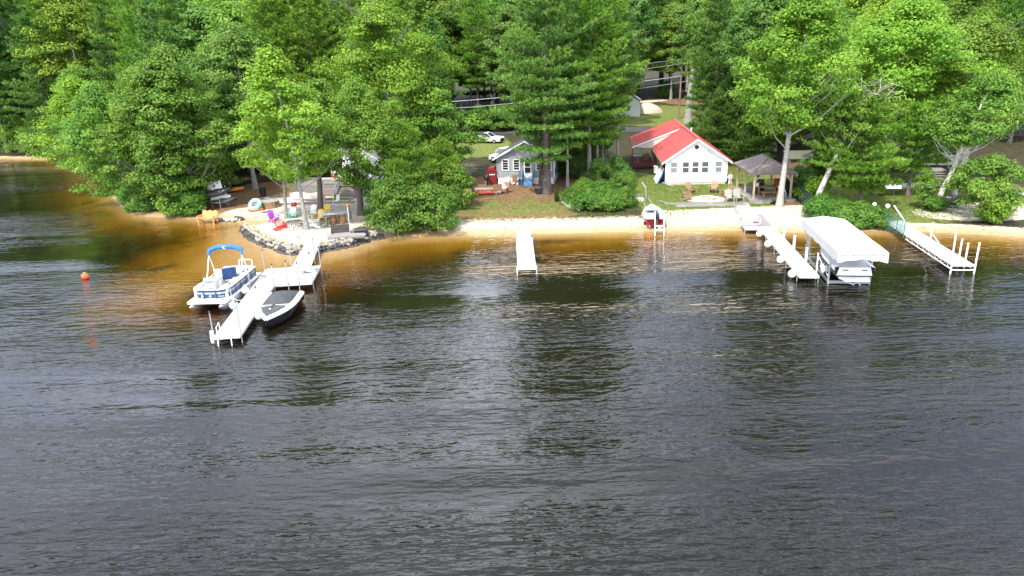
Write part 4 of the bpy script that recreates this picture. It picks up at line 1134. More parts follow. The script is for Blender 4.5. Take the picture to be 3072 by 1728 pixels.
# ------------------------------------------------------------------ deck and white cottage behind it
DP = (-17.02, 74.31, 0.533)
DX, DY = DP[0], DP[1]
zd = gz(DX, DY)
o = thing('deck', 'raised grey timber deck with wide stairs, pale railings and dark newel post', 'deck', (DX, DY, zd), R(-5))
HD = .95
for k in range(22): MB().box(-2.2, 2.1 + k * .20 - .0, HD - .05, 8.6, .185, .05).build('deck_board', M_greywood, o)
for k in range(5):
    MB().box(.0, .25 + k * .36, HD * (k + 1) / 6 - .05, 2.9, .36, .06).build('stair_tread', M_greywood, o)
    MB().box(.0, .10 + k * .36, HD * k / 6, 2.85, .03, HD / 6 - .05).build('riser', M_brownwood, o)
for x in (-1.5, 1.5):
    MB().bar((x, 0, .05), (x, 2.0, HD), .06, .24).build('stringer', M_greywood, o)
    MB().bar((x, -.05, .85), (x, 2.05, HD + .9), .10, .05).build('handrail', M_greywood, o)
    MB().box(x, -.05, 0, .11, .11, .88).build('newel_post', M_greywood, o)
    MB().box(x, 2.05, 0, .12, .12, HD + .95).build('newel_post', M_greywood, o)
    bl = MB()
    for k in range(12): bl.box(x, .1 + k * .165, .12 + k * .075, .035, .035, .72)
    bl.build('baluster', M_greywood, o, kind='stuff')
for (xa, xb) in ((-6.4, -1.6), (1.6, 2.1)):
    MB().bar((xa, 2.0, HD + .92), (xb, 2.0, HD + .92), .12, .05).build('handrail', M_dockwood, o)
    MB().bar((xa, 2.0, HD + .1), (xb, 2.0, HD + .1), .05, .08).build('bottom_rail', M_greywood, o)
    bl = MB()
    for k in range(int((xb - xa) / .14)): bl.box(xa + .07 + k * .14, 2.0, HD + .1, .035, .035, .8)
    bl.build('baluster', M_greywood, o, kind='stuff')
for x in (-6.4, -4.0, 2.1): MB().box(x, 2.0, 0, .12, .12, HD + .95).build('newel_post', M_greywood, o)
MB().box(-4.0, 2.04, 0, 4.8, .03, HD - .08).build('skirting', M_greywood, o)
tb = thing('side_table', 'white folding table on the deck behind the railing', 'table', (DX - 2.6, DY + 3.0, zd + HD))
MB().box(0, 0, .70, 1.8, .7, .05).build('top', M_white, tb)
for x in (-.8, .8): MB().box(x, 0, 0, .05, .6, .7).build('leg', M_white, tb)
co = thing('cooler', 'red cooler box with a white lid on the deck table', 'cooler', (DX - 2.0, DY + 2.95, zd + HD + .75))
MB().box(0, 0, 0, .55, .36, .34).build('body', M_red, co); MB().box(0, 0, .34, .57, .38, .06).build('lid', M_red, co); MB().box(0, -.19, .28, .2, .02, .05).build('handle', M_white, co)
# white cottage
o = thing('white_cottage', 'small white gabled cottage mostly hidden behind the leaves and the deck', 'house', (DX - 3.2, DY + 6.6, zd), R(-6))
wl = MB()
wl.prism([(0, 0), (6.4, 0), (6.4, 9), (0, 9)], 0, 3.5)
wl.slab([(0, 0, 3.5), (6.4, 0, 3.5), (3.2, 0, 5.3)], (0, 9, 0))
wl.build('wall', M_white, o)
for s_ in (-1, 1):
    rf_ = MB().slab([(3.2, -.4, 5.42), (3.2, 9.4, 5.42), (3.2 + s_ * 3.75, 9.4, 3.32), (3.2 + s_ * 3.75, -.4, 3.32)], (0, 0, .12)).build('roof', mat('pale_grey_shingle', (.26, .26, .26), .9, .12, 6), o)
    MB().slab([(3.2, -.42, 5.30), (3.2 + s_ * 3.75, -.42, 3.20), (3.2 + s_ * 3.75, -.42, 3.36), (3.2, -.42, 5.46)], (0, -.05, 0)).build('bargeboard', M_white, rf_)
for x in (1.0, 4.4):
    wf = MB().box(x, -.04, 1.6, 1.0, .06, 1.3).build('window', M_white, o)
    MB().box(x, -.075, 1.68, .84, .03, 1.14).build('pane', M_glass, wf)
dr = MB().box(2.8, -.04, 1.0, .95, .06, 2.1).build('door', M_white, o); MB().box(2.8, -.08, 1.9, .6, .03, 1.0).build('pane', M_glass, dr)

# ------------------------------------------------------------------ docks
def post(name, parent, x, y, z0, z1, r_=.028, cap=True, material=None):
    tx, ty = g.uniform(-.05, .05), g.uniform(-.05, .05)
    q = MB().tube((x, y, z0), (x + tx, y + ty, z1), r_).build(name, material or M_galv, parent)
    if cap: MB().lathe([(r_ * 1.5, z1), (r_ * 1.7, z1 + .05), (r_ * 1.0, z1 + .12)], x + tx, y + ty, 0, 8).build('cap', M_charcoal, q)
    return q
LD = (-16.2, 35.46, 0); LDR = R(5.8)
o = thing('long_dock', 'long white L shaped plank dock on pipe legs running out from the rock wall', 'dock', LD, LDR)
ZD = .50
pk = MB().box(0, 0, 0, 1.35, .125, .035).mesh('plank', M_dockwood)
k = 0
while k * .14 < 13.0:
    place('plank', pk, o, (.675, .06 + k * .14, ZD - .035 + g.uniform(-.002, .002))); k += 1
pk2 = MB().box(0, 0, 0, 2.42, .14, .035).mesh('plank', M_dockwood)
for k in range(26): place('plank', pk2, o, (2.57, 9.05 + k * .155, ZD - .035))
pk3 = MB().box(0, 0, 0, 1.2, .165, .035).mesh('plank', M_dockwood)
for k in range(38): place('plank', pk3, o, (2.38 + .012 * k * .0, 13.15 + k * .18, ZD - .03 + .006 * k))
for (x0, y0, x1, y1) in ((.0, 0, 0, 13.0), (1.38, 0, 1.38, 9.0), (1.4, 9.0, 3.8, 9.0), (3.8, 9.0, 3.8, 13.05), (0, 13.05, 3.8, 13.05), (0, -.02, 1.38, -.02)):
    MB().bar((x0, y0, ZD - .10), (x1, y1, ZD - .10), .05, .15).build('side_rail', M_dock, o)
for x in (1.8, 2.98): MB().bar((x, 13.1, ZD - .10), (x, 20, ZD + .12), .05, .14).build('side_rail', M_dock, o)
for (x, y, h_, c_) in ((-.06, .25, 1.75, 1), (-.06, 4.4, 2.1, 1), (-.06, 8.6, 1.7, 1), (-.05, 12.8, 1.9, 1), (1.44, .1, 2.3, 1), (1.44, 4.4, 1.75, 1), (1.44, 8.7, 1.9, 1), (2.3, 8.93, 2.0, 1), (3.0, 8.93, 1.85, 1), (3.87, 9.2, 2.4, 1), (3.87, 12.9, 1.8, 1), (1.72, 13.2, 1.5, 0), (1.72, 17.0, 1.7, 1), (3.06, 15.2, 1.9, 1)):
    px_w = LD[0] + x * math.cos(LDR) - y * math.sin(LDR); py_w = LD[1] + x * math.sin(LDR) + y * math.cos(LDR)
    post('post', o, x, y, gz(px_w, py_w) - .1, h_, .03, c_)
la = MB()
for x in (.25, .95): la.path([(x, .55, ZD + .02), (x, .45, ZD + .62), (x, -.05, ZD + .55), (x, -.30, -.7)], .028, 7)
for z in (-.05, -.35): la.tube((.25, -.25 - z * .06, z), (.95, -.25 - z * .06, z), .025)
la.build('ladder', M_white, o)
MB().path([(-.12, .25, .75), (-.14, .22, .3), (-.16, .22, .05)], [.10, .12, .06], 8).build('corner_bumper', M_white, o, True)
def dock_pt(x, y, z=0): return (LD[0] + x * math.cos(LDR) - y * math.sin(LDR), LD[1] + x * math.sin(LDR) + y * math.cos(LDR), z)
def bumper(label, pos, r_=.27, group=None):
    b_ = thing('mooring_fender', label, 'fender', pos, 0, group)
    MB().ball(0, 0, 0, r_, 14).build('ball', M_white, b_, True)
    MB().tube((0, 0, r_ * .9), (0, 0, r_ + .12), .03).build('eye', M_white, b_)
    MB().path([(0, 0, r_ + .08), (.12, 0, r_ + .16)], .012, 5).build('rope', M_rope, b_)
    return b_
bumper('white ball fender between the pontoon boat and the long dock, nearer the camera', dock_pt(-.30, 5.4, .42), .27)
bumper('white ball fender between the pontoon boat and the long dock, nearer the shore', dock_pt(-.30, 8.2, .45), .27)
bumper('white ball fender at the bow of the grey covered runabout', dock_pt(1.66, 3.3, .36), .26)
cp = dock_pt(3.1, 11.4, ZD)
beach_chair('white beach chair sitting on the platform of the long dock', cp, R(-72), M_white, sc=1.12)
lp = dock_pt(2.3, 10.2, ZD + .01)
o = thing('boarding_plank', 'white gangplank lying flat on the dock platform in front of the chair', 'plank', lp, R(-14))
MB().box(0, 0, 0, 1.3, .30, .04).build('board', M_white, o)
for y in (-.17, .17): MB().box(0, y, 0, 1.35, .025, .07).build('edge_rail', M_galv, o)

MD = (.48, 46.4, 0)
o = thing('short_dock', 'short straight white dock with two panels off the middle beach', 'dock', MD, R(-.3))
def grooved(x0, x1, y0, y1, z, n, parent, material):
    w_ = (y1 - y0) / n; b_ = MB()
    for k in range(n): b_.box((x0 + x1) / 2, y0 + (k + .5) * w_, z - .04, x1 - x0, w_ - .012, .04)
    return b_.build('deck_panel', material, parent)
grooved(0, 1.18, 0, 3.2, .5, 20, o, M_dock); grooved(0, 1.18, 3.23, 6.5, .5, 20, o, M_dock); grooved(.08, 1.1, 6.55, 11.0, .52, 28, o, M_dock)
for x in (-.02, 1.20): MB().box(x, 3.25, .36, .05, 6.5, .14).build('side_rail', M_dock, o)
for x in (.05, 1.13): MB().box(x, 8.78, .38, .05, 4.4, .14).build('side_rail', M_dock, o)
MB().box(.59, -.03, .34, 1.3, .06, .16).build('end_rail', M_dock, o)
for x, y in ((-.04, .12), (1.22, .12)): post('leg', o, x, y, -2.4, .56, .03, False, M_white)
for x, y in ((-.04, 6.45), (1.22, 6.45)): post('post', o, x, y, -1.0, .95, .04, False, M_dock)

RD = (18.3, 42.5, 0); RDR = R(-8.3)
o = thing('white_dock', 'long white dock with white post sleeves beside the canopied boat lift', 'dock', RD, RDR)
def rdock_pt(x, y, z=0): return (RD[0] + x * math.cos(RDR) - y * math.sin(RDR), RD[1] + x * math.sin(RDR) + y * math.cos(RDR), z)
for k in range(4): grooved(0, 1.12, k * 3.35, k * 3.35 + 3.32, .5, 22, o, M_dock)
for x in (-.02, 1.14): MB().box(x, 6.7, .34, .05, 13.4, .16).build('side_rail', M_dock, o)
MB().box(.56, -.03, .34, 1.2, .05, .16).build('end_rail', M_dock, o)
grooved(-1.15, -.05, 12.8, 14.6, .5, 12, o, M_dock); MB().box(-.6, 12.77, .34, 1.2, .05, .16).build('end_rail', M_dock, o); MB().box(-1.17, 13.7, .34, .05, 1.8, .16).build('side_rail', M_dock, o)
for y in (.4, 3.5, 7.0, 10.3, 12.9): post('post', o, -.07, y, -2, 1.55 - .02 * y, .028, False)
post('leg', o, -1.2, 12.85, -1, .5, .028, False); post('leg', o, 1.1, .1, -2.4, .5, .03, False)
for y in (3.6, 7.0, 10.2, 12.9):
    q = MB().tube((1.26, y, .2), (1.26, y, 1.35), .075).build('post_sleeve', M_white, o, True); MB().tube((1.16, y, -1), (1.16, y, 1.6), .028).build('post', M_galv, q)
MB().tube((1.22, .9, -1), (1.22, .9, 1.75), .045).build('post', M_white, o)
MB().box(.56, 15.8, .40, 1.1, 4.6, .05).build('ramp', M_greywood, o)
for k, (y, lb) in enumerate(((11.6, 'white ball fender on the white dock nearest the swing seat'), (8.4, 'second white ball fender from the shore on the white dock'), (4.2, 'third white ball fender from the shore on the white dock'), (.9, 'white ball fender at the lake end of the white dock'))):
    bumper(lb, rdock_pt(-.26, y, .34), .27)
# swing bench on the side platform
sp_ = rdock_pt(-.62, 13.9, .5)
o = thing('dock_bench', 'mauve grey slatted glider bench standing on the dock side platform', 'bench', sp_, R(-2))
for k in range(12):
    MB().bar((-.66 + k * .12, .20, .38), (-.66 + k * .12, .52, 1.12), .10, .025, (0, -1, .3)).build('back_slat', mat('mauve_grey_plastic', (.38, .33, .34), .6, .12, 4), o)
for k in range(4): MB().box(0, -.32 + k * .14, .38, 1.45, .12, .03).build('seat_slat', MATS['mauve_grey_plastic'], o)
for x in (-.75, .75):
    MB().box(x, -.05, .60, .09, .66, .03).build('armrest', MATS['mauve_grey_plastic'], o); MB().box(x, -.33, 0, .07, .07, .6).build('leg', MATS['mauve_grey_plastic'], o); MB().box(x, .25, 0, .07, .07, .6).build('leg', MATS['mauve_grey_plastic'], o)
MB().box(0, -.36, .10, 1.5, .05, .10).build('stretcher', MATS['mauve_grey_plastic'], o)
cr_ = (19.89, 55.74, 0.10)
o = thing('float_block', 'small black plastic float under the edge of the dock platform', 'float', (cr_[0], cr_[1], -.02), R(-6))
MB().loft([[(-.34, -.3, 0), (.34, -.3, 0), (.34, .3, 0), (-.34, .3, 0)], [(-.4, -.35, .18), (.4, -.35, .18), (.4, .35, .18), (-.4, .35, .18)], [(-.36, -.32, .24), (.36, -.32, .24), (.36, .32, .24), (-.36, .32, .24)]]).build('shell', M_black, o)
MB().box(0, 0, .24, .5, .4, .03).build('lid', M_grey, o)

FD = (28.44, 43.25, 0); FDR = R(-9)
o = thing('truss_dock', 'narrow dock on a white truss frame at the far right with bare end posts', 'dock', FD, FDR)
grooved(0, 1.3, 0, 4.0, .62, 26, o, M_dock); grooved(0, 1.3, 4.03, 8.0, .62, 26, o, M_dock); grooved(.02, 1.28, 8.05, 12.6, .62, 28, o, mat('grey_ramp_board', (.34, .36, .37), .7, .1, 4))
for x in (0.0, 1.3):
    MB().bar((x, 0, .57), (x, 12.6, .57), .045, .06).build('top_chord', M_white, o); MB().bar((x, 0, .28), (x, 8, .28), .04, .05).build('bottom_chord', M_white, o)
    tr_ = MB()
    for k in range(16): tr_.bar((x, k * .5, .28 if k % 2 else .57), (x, k * .5 + .5, .57 if k % 2 else .28), .022)
    tr_.build('truss_web', M_white, o, kind='stuff')
MB().bar((0, 0, .57), (1.3, 0, .57), .05, .06).build('end_rail', M_white, o); MB().bar((0, 0, .28), (1.3, 0, .28), .04, .05).build('end_rail', M_white, o)
for x, y, h_ in ((-.05, .1, .5), (1.36, .1, 2.1), (1.36, 1.5, 1.7), (1.36, 2.4, 1.75), (1.36, 3.2, 1.9), (1.36, 7.0, 1.8)): post('post', o, x, y, -2, h_, .055, False, M_white)
MB().tube((1.36, 7.0, 1.0), (1.36, 5.6, .6), .03).build('brace', M_white, o)
def fdock_pt(x, y, z=0): return (FD[0] + x * math.cos(FDR) - y * math.sin(FDR), FD[1] + x * math.sin(FDR) + y * math.cos(FDR), z)
a_ = fdock_pt(.7, 8.6, .6); b_ = fdock_pt(.3, 11.8, 2.0)
o = thing('leaning_pole', 'pale pole leaning over the grey ramp of the far right dock', 'pole', a_)
MB().tube((0, 0, 0), (b_[0] - a_[0], b_[1] - a_[1], b_[2] - a_[2]), .045).build('shaft', M_white, o); MB().ball(b_[0] - a_[0], b_[1] - a_[1], b_[2] - a_[2], .06, 8).build('end_cap', M_white, o)

# green chain-link fences
M_gfence = mat('green_vinyl_mesh', (.03, .16, .11), .6, .15, 4)
def chain_fence(label, pts, hgt, zbase=None, lamp=None):
    o = thing('chain_link_fence', label, 'fence', (pts[0][0], pts[0][1], pts[0][2]))
    w_ = MB(); q0 = pts[0]
    for i, q in enumerate(pts):
        MB().tube((q[0] - q0[0], q[1] - q0[1], q[2] - q0[2] - .2), (q[0] - q0[0], q[1] - q0[1], q[2] - q0[2] + hgt + .05), .035).build('post', M_gfence, o)
        if i:
            A = Vector(pts[i - 1]) - Vector(q0); B = Vector(q) - Vector(q0); n_ = int((B - A).length / .14)
            MB().bar(A + Vector((0, 0, hgt)), B + Vector((0, 0, hgt)), .04).build('top_rail', M_gfence, o)
            for k in range(n_ + 4):
                for sg in (-1, 1):
                    u0 = k / n_; u1 = u0 + sg * hgt / ((B - A).length)
                    v0, v1 = 0.0, 1.0
                    if u1 > 1: v1 = (1 - u0) / (u1 - u0); u1 = 1
                    if u1 < 0: v1 = u0 / (u0 - u1); u1 = 0
                    if u0 <= 1 and abs(u1 - u0) > .001: w_.bar(A + (B - A) * u0 + Vector((0, 0, .02)), A + (B - A) * u1 + Vector((0, 0, max(.03, v1 * hgt))), .010)
    w_.build('wire_mesh', M_gfence, o, kind='stuff')
    return o
f0 = (30.13, 55.06, 0.009)
chain_fence('green chain link fence running down beside the far right dock', [f0, (*fdock_pt(-.12, 9.6)[:2], .55), (*fdock_pt(-.12, 8.1)[:2], .55)], 1.15)
chain_fence('green chain link fence half buried in the bushes behind the lift canopy', [(27.63, 58.39, 0.310), (28.58, 57.57, 0.260), (29.44, 56.56, 0.180), f0], 1.0)
def globe_lamp(label, p, h_):
    o = thing('post_lamp', label, 'lamp', p)
    MB().tube((0, 0, -.1), (0, 0, h_), .035).build('post', M_gfence, o); MB().lathe([(.10, h_), (.05, h_ + .05)], n=10).build('collar', M_grey, o)
    MB().ball(0, 0, h_ + .18, .17, 12).build('globe', M_white, o, True)
globe_lamp('white globe lamp on the tall green corner post of the fence', (f0[0] + .12, f0[1] + .15, f0[2]), 1.75)
globe_lamp('white globe lamp half hidden among the fence bushes', (30.30, 57.36, 0.246), 1.2)

# ------------------------------------------------------------------ pontoon boat
PB = (-18.85, 41.1, 0)
o = thing('pontoon_boat', 'white pontoon boat with blue panels and a folded blue canopy moored at the long dock', 'boat', PB, R(-1.5))
for x in (-.92, .92):
    MB().loft([[(x + r_ * math.cos(q), y, z + r_ * math.sin(q)) for q in [2 * math.pi * k / 12 for k in range(12)]] for y, r_, z in ((-.30, .02, .34), (-.05, .16, .26), (.45, .29, .16), (1.0, .32, .14), (6.0, .32, .14), (6.3, .22, .14))]).build('pontoon', M_alu, o, True)
MB().prism([(-1.25, .12), (-1.15, 0), (1.15, 0), (1.25, .12), (1.25, 6.2), (-1.25, 6.2)], .46, .56).build('deck', M_white, o)
FX = [(-1.08, 5.6), (-1.12, 3.2), (-1.12, 1.35), (-1.0, .95), (-.70, .72), (0, .66), (.70, .72), (1.0, .95), (1.12, 1.35), (1.12, 3.2), (1.08, 5.6)]
def strip(z0, z1, off, name, mt_, i0=0, i1=None):
    m_ = MB(); pts = FX[i0:i1]
    f = lambda p: (p[0] * off, (p[1] - 3) * off + 3)
    for a, b in zip(pts, pts[1:]):
        a, b = f(a), f(b); m_.bar((a[0], a[1], (z0 + z1) / 2), (b[0], b[1], (z0 + z1) / 2), .035, z1 - z0)
    return m_.build(name, mt_, o)
strip(.56, .60, 1.0, 'base_rail', M_alu)
strip(.60, .86, 1.0, 'lower_panel', M_navy); strip(.86, .98, 1.0, 'grey_band', mat('silver_grey_panel', (.30, .31, .32), .4, .1, 3)); strip(.98, 1.12, 1.0, 'upper_panel', M_navy)
strip(1.12, 1.17, 1.01, 'top_rail', M_white)
for i, (x, y) in enumerate(((-.38, .655), (.38, .655), (1.125, 1.9), (1.125, 2.7), (1.125, 3.7), (1.11, 4.7), (1.09, 5.5), (-1.125, 2.5), (-1.11, 4.5))):
    MB().box(x, y, .57, .06 if abs(x) < 1 else .07, .07, .57).build('fence_post', M_charcoal, o)
for z in (.74, .92, 1.04):
    MB().bar((1.145, 2.0, z), (1.12, 5.4, z), .012, .03).build('trim_stripe', M_grey, o)
def cres(cx, y, z, s_, parent, mt_):
    m_ = MB(); pts = []
    for k in range(9): a = R(50 + k * 32); pts.append((cx + s_ * math.cos(a), y, z + s_ * .55 * math.sin(a)))
    for k in range(8, -1, -1): a = R(50 + k * 32); pts.append((cx + s_ * .25 + s_ * .62 * math.cos(a), y, z + s_ * .36 * math.sin(a)))
    m_.slab(pts, (0, -.006, 0)); return m_.build('emblem', mt_, parent)
cres(.05, .625, .74, .10, o, M_white)
MB().ball(-.48, .66, .74, .07, 10).build('bow_light', M_white, o, True)
e_ = MB(); e_.box(.58, .665, .70, .05, .01, .06)
for k in range(4): e_.box(.68 + k * .05, .69 + k * .02, .70, .035, .01, .035)
e_.build('lettering', M_white, o)
# cushions round the inside, seats, helm
M_seatv = mat('off_white_vinyl', (.56, .55, .53), .5, .06, 3)
MB().prism([(-1.05, 1.0), (-.7, .78), (.7, .78), (1.05, 1.0), (1.05, 5.5), (-1.05, 5.5)], .56, .575).build('carpet', mat('grey_beige_carpet', (.27, .25, .23), .9, .15, 6), o)
def seat_block(name, x, y, sx, sy, back=None):
    q = MB().box(x, y, .56, sx, sy, .38).build(name, M_seatv, o)
    MB().box(x, y, .94, sx * .95, sy * .95, .08).build('cushion', M_seatv, q)
    if back:
        bx, by, bsx, bsy = back; MB().box(bx, by, .9, bsx, bsy, .36).build('seat_back', M_seatv, q)
seat_block('bow_seat', -.68, 1.35, .75, 1.0, (-.98, 1.35, .16, 1.0)); seat_block('bow_seat', .66, 1.6, .75, 1.5, (.98, 1.7, .16, 1.6))
seat_block('side_seat', .70, 3.9, .7, 2.6, (1.0, 3.9, .14, 2.6)); seat_block('stern_seat', 0, 5.2, 2.0, .75, (0, 5.5, 2.0, .18))
hl = MB().loft([[(-.95, 1.95, .56), (-.2, 1.95, .56), (-.2, 2.6, .56), (-.95, 2.6, .56)], [(-.98, 1.98, 1.2), (-.18, 1.98, 1.2), (-.18, 2.55, 1.35), (-.98, 2.55, 1.35)]]).build('helm_console', M_seatv, o)
MB().box(-.58, 2.1, 1.22, .6, .2, .06, rx=.3).build('dashboard', M_grey, hl); MB().torus(-.6, 2.72, 1.22, .17, .018, 16, 6, tilt=1.0).build('steering_wheel', M_seatv, hl)
MB().box(-.55, 1.98, 1.3, .7, .02, .25, rx=-.4).build('windscreen', M_grey, hl)
for x in (-.55,): 
    q = MB().box(x, 3.35, .56, .62, .6, .5).build('captain_chair', M_seatv, o); MB().box(x, 3.62, 1.0, .62, .14, .62).build('seat_back', M_seatv, q); MB().box(x, 3.3, 1.05, .5, .5, .06).build('cushion', M_grey, q)
tw = thing('folded_towel', 'navy blue towels hung over the chair back inside the pontoon boat', 'towel', (PB[0] + .10, PB[1] + 3.55, .95), R(20))
MB().box(0, 0, 0, .62, .16, .75, rz=.15).build('cloth', M_navy, tw); MB().box(.42, .05, .1, .3, .16, .65, rz=-.2).build('cloth', M_navy, tw)
tbp = MB().lathe([(.03, .56), (.03, 1.08), (.30, 1.09), (.32, 1.12), (.0, 1.12)], .32, 4.05, 0, 16).build('pedestal_table', M_grey, o)
# folded bimini
ar = MB()
ar.path([(-1.12, 3.0, 1.15), (-1.12, 3.6, 2.2), (-1.05, 3.9, 2.85)], .035, 7); ar.path([(1.12, 3.0, 1.15), (1.12, 3.6, 2.2), (1.05, 3.9, 2.85)], .035, 7)
ar.path([(-1.12, 4.3, 1.15), (-1.1, 4.0, 2.0), (-1.1, 3.75, 2.45)], .03, 7); ar.path([(1.12, 4.3, 1.15), (1.1, 4.0, 2.0), (1.1, 3.75, 2.45)], .03, 7)
ar.build('canopy_frame', M_white, o, True)
bo = MB().path([(-1.12, 3.72, 2.55), (-1.06, 3.9, 2.85), (-.6, 3.95, 3.02), (0, 3.95, 3.07), (.6, 3.95, 3.02), (1.06, 3.9, 2.85), (1.12, 3.72, 2.55)], [.06, .14, .15, .15, .15, .14, .06], 9).build('folded_canopy', M_blue, o, True)
cres(-.02, 3.79, 3.05, .14, bo, M_white)
rl = MB().path([(.05, 5.55, 1.15), (.05, 5.55, 1.62), (.15, 5.55, 1.70), (.85, 5.55, 1.70), (.95, 5.55, 1.62), (.95, 5.55, 1.15)], .035, 7).build('stern_rail', M_white, o, True)
MB().box(0, 6.35, .2, .42, .3, .85).build('outboard_motor', M_grey, o)
mr_ = MB().path([(PB[0] + 1.2, PB[1] + .9, .6), (PB[0] + 1.6, PB[1] + .8, .35), (PB[0] + 2.0, PB[1] + 1.0, .32), (PB[0] + 2.55, PB[1] + 1.2, .55)], .02, 6).build('mooring_rope', M_rope)
tag(mr_, 'slack white mooring rope from the pontoon boat bow to the long dock', 'rope')

# ------------------------------------------------------------------ covered runabout
RB = (-14.25, 42.3, 0)
o = thing('runabout_boat', 'black and white runabout under dark grey canvas covers beside the long dock', 'boat', RB, R(184))
n = 10; ho = []; 
def hb(u): return 1.08 * (1 - max(0, (u - .3) / .7) ** 2.3)
rings = []
for k in range(n):
    u = k / (n - 1); y = 5.2 * u; b_ = max(hb(u), .03); zk = -.30 + .75 * max(0, (u - .6) / .4) ** 2; zs = .62 + .16 * u
    rings.append([(-b_, y, zs), (-b_ * .92, y, zk + (zs - zk) * .45), (-b_ * .45, y, zk), (0, y, zk - .06), (b_ * .45, y, zk), (b_ * .92, y, zk + (zs - zk) * .45), (b_, y, zs)])
MB().loft(rings, closed=False).build('hull', mat('gloss_black_gelcoat', (.012, .012, .014), .15, .2, 2), o, True)
gw = MB()
for k in range(n - 1):
    for s_ in (-1, 1):
        u0, u1 = k / (n - 1), (k + 1) / (n - 1); y0, y1 = 5.2 * u0, 5.2 * u1; b0, b1 = max(hb(u0), .03), max(hb(u1), .03); z0, z1 = .62 + .16 * u0, .62 + .16 * u1
        i0, i1 = max(b0 - .22, 0), max(b1 - .22, 0)
        gw.loft([[(s_ * b0 * 1.03, y0, z0 - .10), (s_ * b0 * 1.03, y0, z0 + .02), (s_ * i0, y0, z0 + .10), (s_ * i0, y0, z0)], [(s_ * b1 * 1.03, y1, z1 - .10), (s_ * b1 * 1.03, y1, z1 + .02), (s_ * i1, y1, z1 + .10), (s_ * i1, y1, z1)]])
gw.build('gunwale', M_white, o)
MB().box(0, -.02, .1, 2.1, .08, .62).build('transom', M_black, o)
ck = MB(); ck.loft([[(-.86, y, z), (-.5, y, z + h_), (0, y, z + h_ * 1.15), (.5, y, z + h_), (.86, y, z)] for y, z, h_ in ((.05, .68, .08), (.9, .70, .32), (1.8, .72, .42), (2.55, .76, .38), (2.95, .78, .10))], closed=False)
ck.build('cockpit_cover', M_charcoal, o, True)
bc = MB(); bc.loft([[(-hb(u) + .17 if hb(u) > .19 else -.02, 5.2 * u, .80 + .06 * u), (0, 5.2 * u, .90 + .04 * u), (hb(u) - .17 if hb(u) > .19 else .02, 5.2 * u, .80 + .06 * u)] for u in (.60, .68, .76, .84, .90, .94)], closed=False)
bc.build('bow_cover', M_charcoal, o, True)
MB().bar((-.85, 3.08, .84), (.85, 3.08, .84), .06, .12).build('windscreen_frame', M_white, o)
MB().bar((0, 3.0, .95), (0, 4.3, .96), .025, .02).build('cover_seam', M_black, o); MB().lathe([(.06, .95), (.06, 1.0), (.02, 1.02)], 0, 4.0, 0, 8).build('vent_cap', M_white, o)
MB().lathe([(.03, .86), (.035, .92)], 0, 5.05, 0, 8).build('bow_light', M_galv, o)

# ------------------------------------------------------------------ boat lift with canopy
BL = rdock_pt(1.65, -.35)
o = thing('boat_lift', 'boat lift with a long white vinyl canopy on thin posts beside the white dock', 'boat lift', BL, R(-9))
for x in (.05, 2.5):
    for y in (.25, 5.6): MB().tube((x, y, -2.3), (x, y, 2.55), .06).build('post', M_alu, o)
for x in (.05, 2.5): MB().bar((x, .25, .18), (x, 5.6, .18), .10, .16).build('side_beam', M_alu, o)
for y in (.25, 5.6): MB().bar((.05, y, .14), (2.5, y, .14), .10, .18).build('cross_beam', M_alu, o)
for x in (.7, 2.0): MB().bar((x, .0, .42), (x, 5.0, .42), .14, .10).build('bunk', M_grey, o)
for x in (.05, 2.5): MB().tube((x, 4.9, .3), (x, 5.6, 2.2), .03).build('brace', M_alu, o)
MB().tube((.05, .25, .4), (-.45, 1.3, 1.6), .03).build('brace', M_alu, o); MB().tube((.05, 5.6, 1.0), (-.25, 6.6, 2.5), .035).build('brace', M_alu, o)
wb = MB().lathe([(.30, -.05), (.32, 0), (.30, .05)], n=18).build('winch_wheel', M_white, o); wb.matrix_local = Matrix.Translation((-.30, .55, .95)) @ Matrix.Rotation(R(80), 4, 'Y')
MB().box(-.1, .5, .78, .25, .25, .35).build('winch_box', M_grey, o)
MB().path([(1.0, .2, .2), (1.5, .05, .05), (1.75, .15, .2), (1.9, 0, .02)], .045, 6).build('lift_cable', M_white, o)
# canopy: ridge roof with hanging valances
CX0, CX1, CY0, CY1, ZE, ZR = -.32, 2.52, -2.2, 6.6, 2.74, 2.96
tpv = MB(); nY = 12
sec = lambda y, w: [(CX0 + (CX1 - CX0) * t_, y, ZE + (ZR - ZE) * (1 - abs(2 * t_ - 1)) + w * math.sin(t_ * 9 + y * 2) * .012) for t_ in (0, .16, .34, .5, .66, .84, 1)]
tpv.loft([sec(CY0 + (CY1 - CY0) * k / nY, 1) for k in range(nY + 1)], cap=False, closed=False)
M_vinyl = mat('white_vinyl', (.42, .42, .42), .45, .04, 1.5)
tpv.build('canopy_top', M_vinyl, o, True)
def valance(a, b, h_, name, n_=14, zt=None):
    m_ = MB(); a = Vector(a); b = Vector(b); nr = (b - a).cross(Vector((0, 0, 1))).normalized()
    top, bot = [], []
    for k in range(n_ + 1):
        q = a + (b - a) * k / n_
        if zt: q = Vector((q.x, q.y, zt(k / n_)))
        top.append(q); bot.append(q + nr * (.03 * math.sin(k * 2.4)) + Vector((0, 0, -h_ - .03 * math.sin(k * 1.7) + .0)) + nr * .03)
    m_.loft([top, bot], cap=False, closed=False); return m_.build(name, M_vinyl, o, True)
valance((CX0, CY1, ZE), (CX0, CY0, ZE), .55, 'side_valance', 18); valance((CX1, CY0, ZE), (CX1, CY1, ZE), .55, 'side_valance', 18)
zr = lambda t_: ZE + (ZR - ZE) * (1 - abs(2 * t_ - 1))
